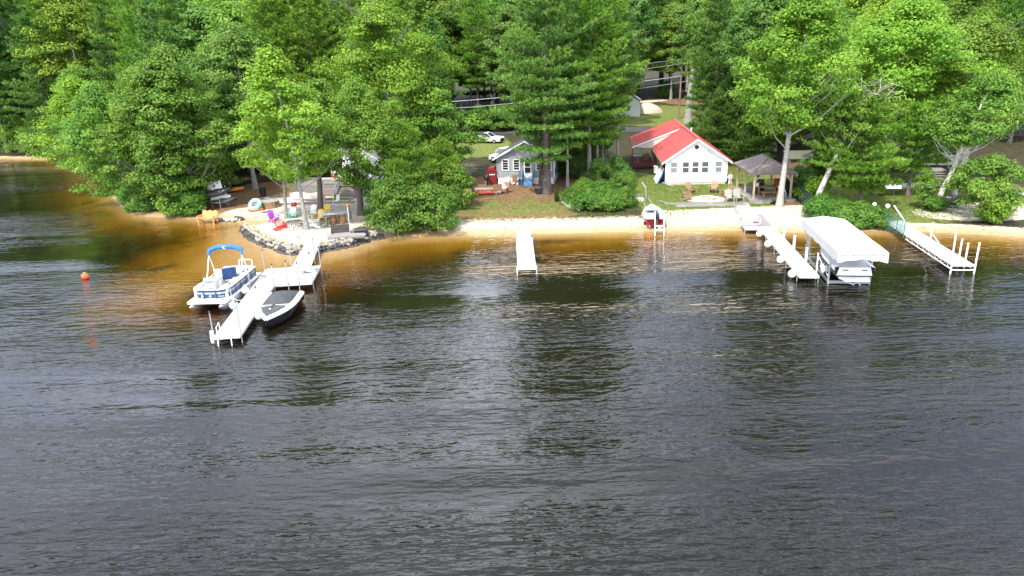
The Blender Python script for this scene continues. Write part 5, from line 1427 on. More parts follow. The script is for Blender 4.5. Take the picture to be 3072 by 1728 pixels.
valance((CX0, CY0, ZE), (CX1, CY0, ZE), .62, 'end_valance', 12, zr); valance((CX1, CY1, ZE), (CX0, CY1, ZE), .55, 'end_valance', 12, zr)
for k in range(5): MB().box(CX0 + .35 + k * .55, CY0 - .05, ZE - .22, .03, .02, .12).build('strap', M_grey, o)
MB().bar((CX0 + .1, CY0 - .04, ZE - .16), (CX1 - .1, CY0 - .04, ZE - .16), .012, .02).build('hem', M_grey, o)
fr_ = MB()
for y in (CY0 + .05, -.5, 1.6, 3.8, CY1 - .05): fr_.path([(CX0 + .03, y, ZE - .03), (1.4, y, ZR - .05), (CX1 - .03, y, ZE - .03)], .025, 6)
for x in (CX0 + .03, CX1 - .03): fr_.tube((x, CY0, ZE - .05), (x, CY1, ZE - .05), .025)
fr_.build('canopy_frame', M_alu, o)
lb_ = BL
o2 = thing('speed_boat', 'white and black speed boat hoisted under the white lift canopy, stern to the lake', 'boat', (BL[0] + .10, BL[1] - .25, .48), R(-9))
rings = []
for k in range(10):
    u = k / 9; y = -.3 + 6.3 * u; b_ = max(1.15 * (1 - max(0, (u - .35) / .65) ** 2.2), .03); zk = .0 + .6 * max(0, (u - .6) / .4) ** 2; zs = .80 + .18 * u
    rings.append([(1.15 - b_, y, zs), (1.15 - b_ * .92, y, zk + (zs - zk) * .4), (1.15 - b_ * .45, y, zk), (1.15, y, zk - .06), (1.15 + b_ * .45, y, zk), (1.15 + b_ * .92, y, zk + (zs - zk) * .4), (1.15 + b_, y, zs)])
MB().loft(rings).build('hull', mat('gloss_black_gelcoat', (.012, .012, .014)), o2, True)
sh = MB()
for s_ in (-1, 1):
    sh.loft([[(1.15 + s_ * b_ * 1.02, -.3 + 6.3 * u, .62 + .18 * u), (1.15 + s_ * b_ * 1.03, -.3 + 6.3 * u, .84 + .18 * u), (1.15 + s_ * max(b_ - .3, 0), -.3 + 6.3 * u, .92 + .18 * u)] for u, b_ in [(k / 9, max(1.15 * (1 - max(0, (k / 9 - .35) / .65) ** 2.2), .03)) for k in range(10)]], cap=False, closed=False)
sh.build('topsides', M_white, o2, True)
MB().loft([[(.12, -.35, .35), (2.18, -.35, .35), (2.05, -.32, .85), (.25, -.32, .85)], [(.12, .3, .35), (2.18, .3, .35), (2.05, .9, .98), (.25, .9, .98)]]).build('transom', M_white, o2)
MB().prism([(.25, -.3), (.45, -1.0), (1.85, -1.0), (2.05, -.3)], .16, .26).build('swim_platform', M_white, o2)
MB().loft([[(.2, .9, .95), (2.1, .9, .95), (2.1, 4.6, 1.1), (.2, 4.6, 1.1)], [(.5, 1.2, 1.2), (1.8, 1.2, 1.2), (1.8, 4.2, 1.35), (.5, 4.2, 1.35)]]).build('cockpit_cover', M_white, o2)
for x in (.6, 1.7): MB().box(x, -.37, .66, .32, .02, .05).build('grab_handle', M_black, o2)
MB().lathe([(.03, 0), (.03, .02)], 0, 0, 0, 8).build('badge', M_black, o2, loc=(1.15, -.36, .55))

# ------------------------------------------------------------------ blue cottage
M_siding = mat('grey_blue_clapboard', (.25, .265, .28), .6, .06, 3)
M_trim = M_white
BC = (-1.2, 79.0); zb0 = gz(1.5, 79) - .05
o = thing('blue_cottage', 'small grey blue clapboard cottage with white trim and dark windows under the pines', 'house', (BC[0], BC[1], zb0), R(-10))
Wd, Ln, Hs, Hw, Hr = 6.4, 8.2, .75, 3.05, 4.75
MB().prism([(.06, .06), (Wd - .06, .06), (Wd - .06, Ln), (.06, Ln)], -.3, Hs).build('skirting', M_white, o)
MB().prism([(.05, .05), (Wd - .05, .05), (Wd - .05, Ln), (.05, Ln)], Hs, Hw).slab([(.05, .05, Hw), (Wd - .05, .05, Hw), (Wd / 2, .05, Hr)], (0, Ln - .1, 0)).build('wall', M_siding, o)
cb = MB(); z = Hs + .02; k = 0
while z < Hr - .25:
    hw = Wd / 2 if z < Hw else Wd / 2 * (1 - (z - Hw) / (Hr - Hw)) - .02
    ht = Wd / 2 if z + .17 < Hw else Wd / 2 * (1 - (z + .17 - Hw) / (Hr - Hw)) - .02
    cb.slab([(Wd / 2 - ht, .05, z + .17), (Wd / 2 + ht, .05, z + .17), (Wd / 2 + hw, .025, z), (Wd / 2 - hw, .025, z)], (0, .03, 0))
    if z < Hw - .1: cb.slab([(Wd - .05, 0, z + .17), (Wd - .05, Ln, z + .17), (Wd - .02, Ln, z), (Wd - .02, 0, z)], (-.03, 0, 0))
    z += .175
cb.build('clapboard', M_siding, o, kind='stuff')
M_shingle = mat('charcoal_shingle', (.06, .06, .065), .95, .25, 6, bump=.4)
for s_ in (-1, 1):
    q = MB().slab([(Wd / 2, -.35, Hr + .04), (Wd / 2, Ln + .3, Hr + .04), (Wd / 2 + s_ * (Wd / 2 + .42), Ln + .3, Hw - .20), (Wd / 2 + s_ * (Wd / 2 + .42), -.35, Hw - .20)], (0, 0, .10)).build('roof', M_shingle, o)
    MB().slab([(Wd / 2, -.37, Hr - .08), (Wd / 2 + s_ * (Wd / 2 + .44), -.37, Hw - .34), (Wd / 2 + s_ * (Wd / 2 + .44), -.37, Hw - .14), (Wd / 2, -.37, Hr + .12)], (0, -.05, 0)).build('bargeboard', M_white, q)
def window(parent, x, y, z, w_, h_, bars=3, pane=None, out=-1, fm=None, split=False):
    f = MB()
    t_ = .09
    f.box(x, y + out * .03, z, w_, .05, t_); f.box(x, y + out * .03, z + h_ - t_, w_, .05, t_)
    f.box(x - w_ / 2 + t_ / 2, y + out * .03, z + t_, t_, .05, h_ - 2 * t_); f.box(x + w_ / 2 - t_ / 2, y + out * .03, z + t_, t_, .05, h_ - 2 * t_)
    for k in range(1, bars + 1):
        f.box(x, y + out * .028, z + t_ + (h_ - 2 * t_) * k / (bars + 1) - .018, w_ - 2 * t_, .03, .036 if not split else .07)
    f = f.build('window', fm or M_white, parent)
    for k in range(bars + 1):
        hh = (h_ - 2 * t_) / (bars + 1)
        MB().box(x, y + out * .012, z + t_ + k * hh, w_ - 2 * t_, .02, hh).build('pane', pane or M_glass, f)
    return f
for x in (.95, 2.2, 4.75, 5.75): window(o, x, 0.02, 1.55, .78, 1.28, 3)
dr = MB().box(3.45, .0, Hs, .86, .06, 2.15).build('door', M_white, o)
MB().box(3.45, -.045, Hs + 1.25, .62, .03, .70).build('pane', M_glass, dr); MB().box(3.45, -.045, Hs + .55, .62, .03, .60).build('pane', M_glass, dr); MB().box(3.80, -.06, Hs + 1.0, .04, .06, .10).build('handle', M_grey, dr)
MB().box(2.92, -.01, 2.2, .22, .08, .10).build('porch_light', M_black, o)
for x in (.0, Wd): MB().box(x, .02, Hs, .12, .10, Hw - Hs - .05).build('corner_board', M_white if x else M_siding, o)
MB().box(Wd + .0, 1.2, 1.75, .06, .9, 1.0).build('window', M_white, o)
M_bluestair = mat('blue_painted_wood', (.13, .27, .43), .6, .12, 4)
for k in range(4):
    MB().box(3.45, -.25 - k * .30, Hs - .19 * (k + 1) + .02, 1.05, .30, .05).build('stair_tread', M_bluestair, o); MB().box(3.45, -.39 - k * .30, Hs - .19 * (k + 2) + .02, 1.0, .03, .18).build('riser', M_bluestair, o)
for x in (2.86, 4.04):
    MB().slab([(x, -.05, Hs - .15), (x, -.05, Hs + .95), (x, -.30, Hs + .95), (x, -1.4, .75), (x, -1.4, -.1)], (.07, 0, 0)).build('stair_side', M_bluestair, o)
    MB().bar((x + .035, -.05, Hs + .98), (x + .035, -.3, Hs + .98), .12, .05).build('handrail', M_bluestair, o); MB().bar((x + .035, -.3, Hs + .98), (x + .035, -1.45, .78), .12, .05).build('handrail', M_bluestair, o)
def bc_pt(x, y, dz=0): 
    a = R(-10); q = (BC[0] + x * math.cos(a) - y * math.sin(a), BC[1] + x * math.sin(a) + y * math.cos(a)); return (q[0], q[1], gz(*q) + dz)
p = bc_pt(-.65, .6)
o = thing('garden_shed', 'small dark red shed with a faceted roof against the left wall of the blue cottage', 'shed', p, R(-10))
M_dred = mat('dark_red_boards', (.17, .010, .012), .6, .2, 4); MB().box(0, 0, 0, 1.15, 1.6, 1.45).build('wall', M_dred, o); MB().slab([(-.62, -.85, 1.45), (.62, -.85, 1.45), (.3, -.85, 1.85), (-.3, -.85, 1.85)], (0, 1.7, 0)).build('roof', M_dred, o); MB().box(.1, -.82, 1.05, .6, .03, .1).build('hinge', M_white, o)
p = bc_pt(-1.05, -.9)
o = thing('charcoal_grill', 'black kettle grill in front of the dark red shed', 'grill', p)
MB().lathe([(.10, .55), (.34, .72), (.38, .95), (.36, 1.02), (.22, 1.12), (.02, 1.15)], n=14).build('bowl', M_black, o, True)
for k in range(3): MB().tube((.2 * math.cos(k * 2.1), .2 * math.sin(k * 2.1), .68), (.34 * math.cos(k * 2.1), .34 * math.sin(k * 2.1), 0), .02).build('leg', M_grey, o)
MB().tube((-.08, 0, 1.17), (.08, 0, 1.17), .02).build('handle', M_grey, o)
p = bc_pt(2.05, -.45)
o = thing('folding_chair', 'brown folding chair leaning against the skirting left of the blue stairs', 'chair', p, R(-8))
MB().box(0, 0, .38, .55, .08, .7, rx=-.15).build('backrest', M_brownwood, o); MB().box(0, -.1, .35, .6, .3, .05).build('seat', M_brownwood, o)
for x in (-.27, .27): MB().tube((x, -.22, 0), (x, .08, 1.05), .02).build('leg', M_grey, o)
p = bc_pt(1.15, -.4)
o = thing('folding_chair', 'light beige folding chair at the left end of the cottage front', 'chair', p, R(8))
MB().box(0, 0, .36, .6, .08, .55, rx=-.15).build('backrest', M_tarp, o); MB().box(0, -.12, .33, .6, .3, .05).build('seat', M_tarp, o)
for x in (-.28, .28): MB().tube((x, -.25, 0), (x, .06, .9), .02).build('leg', M_grey, o)
p = bc_pt(2.62, -.45)
o = thing('sack', 'dark bag and white jug beside the left side of the blue stairs', 'bag', p)
MB().loft([[(-.18, -.15, 0), (.18, -.15, 0), (.18, .15, 0), (-.18, .15, 0)], [(-.16, -.12, .7), (.16, -.12, .7), (.16, .12, .7), (-.16, .12, .7)]]).build('sack', M_charcoal, o); MB().lathe([(.10, 0), (.10, .2), (.04, .28)], -.3, -.05, 0, 9).build('jug', M_white, o)
# picnic table
p = (-2.54, 72.73, 0.576)
o = thing('picnic_table', 'picnic table with red benches and a weathered grey top on the middle lawn', 'picnic table', p, R(-4))
for k in range(5): MB().box(0, -.36 + k * .18, .72, 1.85, .165, .04).build('top_plank', M_greywood, o)
for y in (-.78, .78): MB().box(0, y, .43, 1.85, .26, .04).build('bench', M_red, o)
for x in (-.68, .68):
    MB().bar((x, -.30, .72), (x, -.72, 0), .045, .10).build('leg', M_red, o); MB().bar((x, .30, .72), (x, .72, 0), .045, .10).build('leg', M_red, o); MB().bar((x + .05, -.88, .40), (x + .05, .88, .40), .045, .10).build('cross_beam', M_red, o)
p = (-3.55, 73.60, 0.586)
o = thing('folding_chair', 'dark low chair at the left end of the picnic table', 'chair', p, R(60))
MB().box(0, 0, .28, .5, .5, .05).build('seat', M_charcoal, o); MB().box(0, .25, .30, .5, .05, .5, rx=-.5).build('backrest', M_charcoal, o)
for x in (-.22, .22): MB().tube((x, -.25, 0), (x, .3, .5), .02).build('leg', M_charcoal, o)
p = (-0.46, 73.58, 0.588)
o = thing('lounge_chair', 'wicker lawn chair with a pink striped towel and a matching footstool', 'chair', p, R(-25))
MB().box(0, -.05, .32, .62, .62, .10).build('seat', M_brownwood, o); MB().box(0, .30, .38, .62, .10, .75, rx=-.3).build('backrest', M_brownwood, o)
for x in (-.33, .33): MB().box(x, -.05, .0, .06, .66, .58).build('armrest', M_brownwood, o)
tw_ = MB().slab([(p[0] - .25, p[1] + .22, p[2] + .45), (p[0] + .42, p[1] + .06, p[2] + .45), (p[0] + .55, p[1] + .40, p[2] + 1.18), (p[0] - .12, p[1] + .55, p[2] + 1.18)], (-.02, -.06, .03)).build('beach_towel', mat('pale_pink_towel', (.66, .40, .36), .95, .2, 8)); tag(tw_, 'pale pink towel hanging over the wicker lawn chair', 'towel')
o = thing('footstool', 'small brown wicker footstool in front of the lawn chair', 'stool', (p[0] - .5, p[1] - .55, p[2]), R(-25))
MB().box(0, 0, .22, .5, .42, .12).build('cushion', M_greywood, o)
for x in (-.2, .2): MB().box(x, 0, 0, .05, .38, .22).build('leg', M_brownwood, o)
p = (3.23, 72.91, 0.583)
o = thing('fire_pit', 'squat black metal fire pit at the foot of the thick pine trunk', 'fire pit', p)
MB().lathe([(.46, .06), (.50, .10), (.48, .48), (.52, .50), (.52, .56), (.40, .60)], n=12).build('body', M_black, o); MB().lathe([(.42, .57), (.2, .72), (.01, .74)], n=12).build('lid', M_charcoal, o)
for k in range(4): MB().box(.42 * math.cos(k * 1.57 + .7), .42 * math.sin(k * 1.57 + .7), 0, .07, .07, .14).build('foot', M_black, o)
p = (4.73, 68.54, 0.525)
o = thing('potted_plant', 'potted grassy plant in a dark pot at the left end of the round shrubs', 'plant', p)
MB().lathe([(.20, 0), (.28, .42), (.30, .44), (.26, .44)], n=12).build('pot', M_black, o)
pl = MB(); gg = random.Random(5)
for k in range(70):
    a = gg.uniform(0, 6.28); r_ = gg.uniform(0, .22); hh = gg.uniform(.5, .95); q = (r_ * math.cos(a), r_ * math.sin(a), .4); e = (q[0] * 1.7, q[1] * 1.7, .4 + hh)
    pl.poly([(q[0] - .03, q[1], .4), (q[0] + .03, q[1] + .02, .4), e])
pl.build('leaves', LM_grass, o)
# scalloped white edging
sc_ = [Vector(q) for q in ((5.18, 69.71, 0.544), (5.18, 68.00, 0.516), (5.49, 66.34, 0.484), (5.98, 65.43, 0.463), (6.35, 64.71, 0.444), (6.58, 64.16, 0.427))]
e0 = sc_[0]
o = thing('garden_edging', 'curving row of white scalloped edging blocks round the front of the shrubs', 'edging', e0)
for a, b in zip(sc_, sc_[1:]):
    n_ = max(1, int((b - a).length / .32))
    for k in range(n_):
        q = a + (b - a) * (k + .5) / n_ - e0
        m_ = MB(); m_.slab([(-.15, -.04, 0), (.15, -.04, 0), (.15, -.04, .20), (.08, -.04, .28), (-.08, -.04, .28), (-.15, -.04, .20)], (0, .08, 0))
        m_.build('edging_block', M_concrete if k % 3 == 2 else M_white, o).matrix_local = Matrix.Translation(q) @ Matrix.Rotation(math.atan2((b - a).y, (b - a).x), 4, 'Z')
for (lb, p) in (('white disc marker on the sand left of the short dock', (-0.98, 60.96, 0.272)), ('white disc marker on the sand in line with the short dock', (0.58, 60.96, 0.277))):
    o = thing('sand_marker', lb, 'marker', p); MB().lathe([(.16, 0), (.16, .05), (.10, .09)], n=12).build('disc', M_white, o); MB().lathe([(.04, .09), (.03, .13)], n=8).build('knob', M_red, o)

# ------------------------------------------------------------------ vehicles behind the cottage
M_carglass = mat('car_glass', (.03, .035, .04), .05, .1, 2, spec=.9)
def car(name, label, pos, rz, paint, L_=4.7, W_=1.86, suv=True, cat='car', pickup=False):
    o = thing(name, label, cat, pos, rz)
    body = [(-L_ / 2, .35), (-L_ / 2 + .05, .80), (-L_ / 2 + .25, .98), (-L_ * .20, 1.06), (L_ / 2 - .15, 1.05), (L_ / 2, .85), (L_ / 2, .35)]
    MB().loft([[(s_, y, z) for y, z in body] for s_ in (-W_ / 2, -W_ / 2 + .06, W_ / 2 - .06, W_ / 2)]).build('body', paint, o)
    y1 = L_ * .05 if pickup else L_ / 2 - .25
    MB().loft([[(-W_ / 2 + .06, -L_ * .22, 1.03), (W_ / 2 - .06, -L_ * .22, 1.03), (W_ / 2 - .06, y1 + .15, 1.03), (-W_ / 2 + .06, y1 + .15, 1.03)], [(-W_ / 2 + .24, -L_ * .05, 1.62), (W_ / 2 - .24, -L_ * .05, 1.62), (W_ / 2 - .24, y1 - .1, 1.62), (-W_ / 2 + .24, y1 - .1, 1.62)]]).build('cabin_glass', M_carglass, o)
    MB().loft([[(-W_ / 2 + .20, -L_ * .045, 1.60), (W_ / 2 - .20, -L_ * .045, 1.60), (W_ / 2 - .20, y1 - .08, 1.60), (-W_ / 2 + .20, y1 - .08, 1.60)], [(-W_ / 2 + .32, L_ * .0, 1.69), (W_ / 2 - .32, L_ * .0, 1.69), (W_ / 2 - .32, y1 - .2, 1.69), (-W_ / 2 + .32, y1 - .2, 1.69)]]).build('roof', paint, o)
    for s_ in (-1, 1):
        for y in (-L_ * .31, L_ * .30):
            w_ = MB().lathe([(.34, -.11), (.34, .11)], n=18).build('wheel', M_rubber, o); w_.matrix_local = Matrix.Translation((s_ * (W_ / 2 - .09), y, .34)) @ Matrix.Rotation(R(90), 4, 'Y')
            MB().lathe([(.20, -.115), (.20, .115)], n=12).build('rim', M_alu, w_)
        MB().box(s_ * (W_ / 2 - .30), -L_ / 2 + .02, .68, .42, .08, .18).build('headlight', M_panel, o)
        MB().box(s_ * (W_ / 2 + .08), -L_ * .15, 1.05, .18, .12, .15).build('mirror', M_black, o)
        MB().bar((s_ * (W_ / 2 - .07), -L_ * .21, 1.05), (s_ * (W_ / 2 - .24), -L_ * .055, 1.61), .06).build('pillar', paint, o)
    MB().box(0, -L_ / 2 - .0, .50, 1.0, .06, .32).build('grille', M_black, o); MB().box(0, -L_ / 2 + .03, .26, W_ - .1, .14, .22).build('bumper', M_black, o)
    return o
M_silver = mat('silver_white_paint', (.62, .63, .65), .25, .06, 2)
M_carblack = mat('black_car_paint', (.015, .016, .018), .2, .2, 2)
p = (-0.48, 96.13, 0.819)
car('parked_car', 'dark fronted silver suv parked behind the roof of the blue cottage', (p[0], p[1], p[2]), R(-32), M_silver)
p = (-3.18, 116.20, 0.983)
car('parked_car', 'white pickup parked beyond the silver suv', p, R(65), mat('white_car_paint', (.75, .75, .75), .2, .05, 2), L_=5.4, pickup=True)
p = (31.18, 117.44, 1.059)
o = thing('utility_trailer', 'low pale grey flat trailer parked on the road behind the red roof', 'trailer', (p[0], p[1], p[2]), R(4))
MB().box(0, 0, .55, 6.5, 2.3, .12).build('deck', M_panel, o)
for y in (-1.15, 1.15): MB().box(0, y, .67, 6.5, .06, .35).build('side_rail', M_panel, o)
for x in (-.6, .6):
    for y in (-1.2, 1.2):
        w_ = MB().lathe([(.33, -.1), (.33, .1)], n=14).build('wheel', M_rubber, o); w_.matrix_local = Matrix.Translation((x, y, .33)) @ Matrix.Rotation(R(90), 4, 'X')
MB().path([(2.6, -.9, .6), (2.6, -.9, 1.5), (2.9, -.9, 1.75), (3.2, -.9, 1.3)], .04, 6).build('winch_hoop', M_black, o)

# ------------------------------------------------------------------ white cottage with the red metal roof
WH = (16.85, 75.1); wz = gz(19.5, 75) - .02; WR = R(-6.5)
o = thing('red_roofed_cottage', 'white lakefront cottage with a bright red ribbed metal roof and five front windows', 'house', (WH[0], WH[1], wz), WR)
Wd, Ln, Hs, Hw, Hr = 6.3, 21.0, .28, 2.72, 4.85
M_cream = mat('cream_siding', (.52, .49, .41), .7, .08, 3)
M_roof = mat('red_standing_seam', (.42, .075, .068), .36, .10, 2, spec=.7)
MB().prism([(.05, .05), (Wd - .05, .05), (Wd - .05, Ln), (.05, Ln)], -.3, Hs).build('foundation', M_concrete, o)
MB().prism([(0.03, .06), (Wd - .03, .06), (Wd - .03, Ln), (.03, Ln)], Hs, Hw).slab([(.03, .06, Hw), (Wd - .03, .06, Hw), (Wd / 2, .06, Hr - .05)], (0, Ln - .2, 0)).build('wall', M_cream, o)
fw_ = MB()
z = Hs; 
while z < Hr - .35:
    hw = Wd / 2 + .02 if z < Hw else Wd / 2 * (1 - (z - Hw) / (Hr - Hw))
    ht = Wd / 2 + .02 if z + .205 < Hw else Wd / 2 * (1 - (z + .205 - Hw) / (Hr - Hw))
    fw_.slab([(Wd / 2 - ht, .03, z + .205), (Wd / 2 + ht, .03, z + .205), (Wd / 2 + hw, .0, z), (Wd / 2 - hw, .0, z)], (0, .05, 0)); z += .21
fw_.build('front_siding', M_white, o, kind='stuff')
MB().box(.0, .02, Hs, .14, .10, Hw - Hs).build('corner_board', M_white, o); MB().box(Wd, .02, Hs, .14, .10, Hw - Hs).build('corner_board', M_white, o)
for x, pn in ((.82, M_screen), (2.05, mat('grey_screened_window', (.075, .075, .078), .3, .2, 6)), (3.05, MATS['grey_screened_window']), (4.05, MATS['grey_screened_window']), (5.45, M_screen)):
    window(o, x, .0, 1.20, .82, 1.28, 1, pn, split=True)
q = MB().lathe([(.24, 0), (.34, 0), (.34, .06), (.24, .06)], n=24, cap=False).build('round_vent', M_white, o); q.matrix_local = Matrix.Translation((Wd / 2 - .05, -.0, 3.95)) @ Matrix.Rotation(R(90), 4, 'X')
MB().lathe([(.25, .0), (.25, .03)], n=20).build('louvre', M_black, q)
for x, z in ((2.95, 3.05), (4.35, 3.5), (4.5, 3.2), (3.1, .62), (5.3, .55), (4.9, .4)): MB().box(x, -.04, z, .07, .08, .16).build('fitting', M_grey, o)
# main roof
def roof_slab(a, b, c, d, th=.09, name='roof', ribs=0, parent=o):
    q = MB().slab([a, b, c, d], (0, 0, th)).build(name, M_roof, parent)
    if ribs:
        rb = MB(); A, B, C_, D = [Vector(v) + Vector((0, 0, th + .012)) for v in (a, b, c, d)]
        for k in range(ribs + 1): rb.bar(A + (B - A) * k / ribs, D + (C_ - D) * k / ribs, .05, .045)
        rb.build('roof_rib', M_roof, q, kind='stuff')
    return q
ov = .50; slope = (Hr - Hw) / (Wd / 2); ze = Hw - slope * ov
RY = 12.0
ql = roof_slab((Wd / 2, -.30, Hr), (Wd / 2, RY, Hr), (-ov, RY, ze), (-ov, -.30, ze), ribs=40)
qr = roof_slab((Wd / 2, -.30, Hr), (Wd / 2, Ln, Hr), (Wd + ov, Ln, ze), (Wd + ov, -.30, ze), ribs=60)
pw = 2.9; zp = Hr - (Wd / 2 + pw) * .42 + .35
qp = roof_slab((Wd / 2, RY, Hr + .02), (Wd / 2, Ln, Hr + .02), (-pw + .3, Ln, zp), (-pw, RY, zp), ribs=26, name='porch_roof')
MB().slab([(Wd / 2, RY - .03, Hr - .02), (-pw, RY - .03, zp - .04), (-pw, RY - .03, zp - .22), (Wd / 2, RY - .03, Hr - .16)], (0, -.06, 0)).build('fascia', M_white, qp)
MB().slab([(Wd / 2, RY, Hr - .2), (-pw + .5, RY, zp - .1), (-ov, RY, ze)], (0, .05, 0)).build('porch_gable', M_cream, qp)
MB().bar((Wd / 2, -.32, Hr + .11), (Wd / 2, Ln, Hr + .11), .34, .06).build('ridge_cap', M_roof, o)
for s_, q in ((-1, ql), (1, qr)):
    MB().slab([(Wd / 2, -.31, Hr - .20), (Wd / 2 + s_ * (Wd / 2 + ov), -.31, ze - .20), (Wd / 2 + s_ * (Wd / 2 + ov), -.31, ze - .01), (Wd / 2, -.31, Hr - .01)], (0, -.05, 0)).build('bargeboard', M_white, q)
MB().bar((-ov - .05, -.3, ze - .02), (-ov - .05, RY, ze - .02), .10, .10).build('gutter', M_brownwood, ql)
MB().lathe([(.09, 0), (.09, .62), (.12, .64), (.12, .72)], Wd / 2 + .55, 9.0, Hr - .55, 10).build('vent_pipe', M_white, o)
# left wall windows and heat pump
for y in (1.1, 2.0): MB().box(-.0, y, 1.2, .08, .62, 1.2).build('window', M_glass, o)
hp = MB().box(-.45, 6.8, .25, .42, .95, .75).build('heat_pump', M_white, o); MB().lathe([(.27, 0), (.27, .02)], 0, 0, 0, 16).build('fan_grille', M_grey, hp).matrix_local = Matrix.Translation((-.67, 6.8, .62)) @ Matrix.Rotation(R(90), 4, 'Y')
# porch deck, rails and posts
for k in range(14): MB().box(-1.5, RY - 1.2 + k * .20, .62, 2.7, .185, .05).build('porch_board', M_redwood, o)
MB().box(-1.5, RY - 1.3, .25, 2.7, .05, .40).build('porch_skirt', M_redwood, o)
for x in (-2.85, -2.0, -.2): MB().box(x, RY - 1.25, .1, .10, .10, 1.45).build('porch_post', M_redwood, o)
for (a, b) in (((-2.85, RY - 1.25), (-.2, RY - 1.25)), ((-2.85, RY - 1.25), (-2.85, RY + 1.4))):
    MB().bar((*a, 1.50), (*b, 1.50), .09, .05).build('porch_rail', M_redwood, o); MB().bar((*a, .78), (*b, .78), .05, .07).build('porch_rail', M_redwood, o)
    bl = MB(); n_ = int((Vector(b) - Vector(a)).length / .15)
    for k in range(n_): q = Vector(a) + (Vector(b) - Vector(a)) * (k + .5) / n_; bl.box(q.x, q.y, .78, .04, .04, .7)
    bl.build('baluster', M_redwood, o, kind='stuff')
for x in (-pw + .1, -pw + .75): MB().box(x, RY + .15, -.1, .10, .10, zp - .1).build('roof_post', M_redwood if x < -pw + .3 else M_grey, o)
for k in range(4): MB().box(Wd + .5, 1.2 + k * .26, .2 + k * .16, .9, .28, .04).build('side_stair', M_redwood, o)
MB().bar((Wd + 1.0, 1.0, 1.0), (Wd + 1.0, 2.4, 1.75), .06, .05).build('side_rail', M_redwood, o)
def wh_pt(x, y, dz=0):
    q = (WH[0] + x * math.cos(WR) - y * math.sin(WR), WH[1] + x * math.sin(WR) + y * math.cos(WR)); return (q[0], q[1], gz(*q) + dz)
p = wh_pt(-1.2, 11.6)
o = thing('porch_chair', 'dark wooden chair on the red porch', 'chair', (p[0], p[1], wz + .67), R(-60))
MB().box(0, 0, .40, .55, .5, .05).build('seat', M_brownwood, o); MB().box(0, .26, .42, .55, .05, .7, rx=-.15).build('backrest', M_brownwood, o)
for x in (-.25, .25):
    for y in (-.22, .24): MB().box(x, y, 0, .05, .05, .4).build('leg', M_brownwood, o)
p = wh_pt(-2.0, 14.5)
o = thing('patio_table', 'round white table top seen under the porch roof', 'table', p)
MB().lathe([(.62, 1.0), (.64, 1.03), (.62, 1.06)], n=20).build('top', M_white, o); MB().tube((0, 0, 0), (0, 0, 1.0), .04).build('stem', M_grey, o); MB().lathe([(.3, 0), (.05, .06)], n=12).build('base', M_grey, o)
p = wh_pt(-.42, 2.2)
o = thing('paddle_board', 'white and blue foam mat board leaning against the left wall of the red roofed cottage', 'board', p, WR)
MB().slab([(-.55, -1.6, .05), (-.55, 1.3, .05), (.22, 1.3, 1.65), (.22, -1.6, 1.65)], (.10, 0, -.04)).build('white_face', M_panel, o)
MB().slab([(-.44, -1.6, .01), (-.44, 1.3, .01), (.33, 1.3, 1.61), (.33, -1.6, 1.61)], (.14, 0, -.05)).build('blue_face', mat('royal_blue_foam', (.015, .09, .34), .5, .15, 3), o)
dn = wh_pt(.3, -.9)
o = thing('drain_pipe', 'grey drain pipe running across the grass from the front left corner', 'pipe', dn)
MB().path([(-.5, 1.1, .25), (-.1, .4, .10), (.35, -.45, .06)], .06, 7).build('pipe', M_grey, o, True)

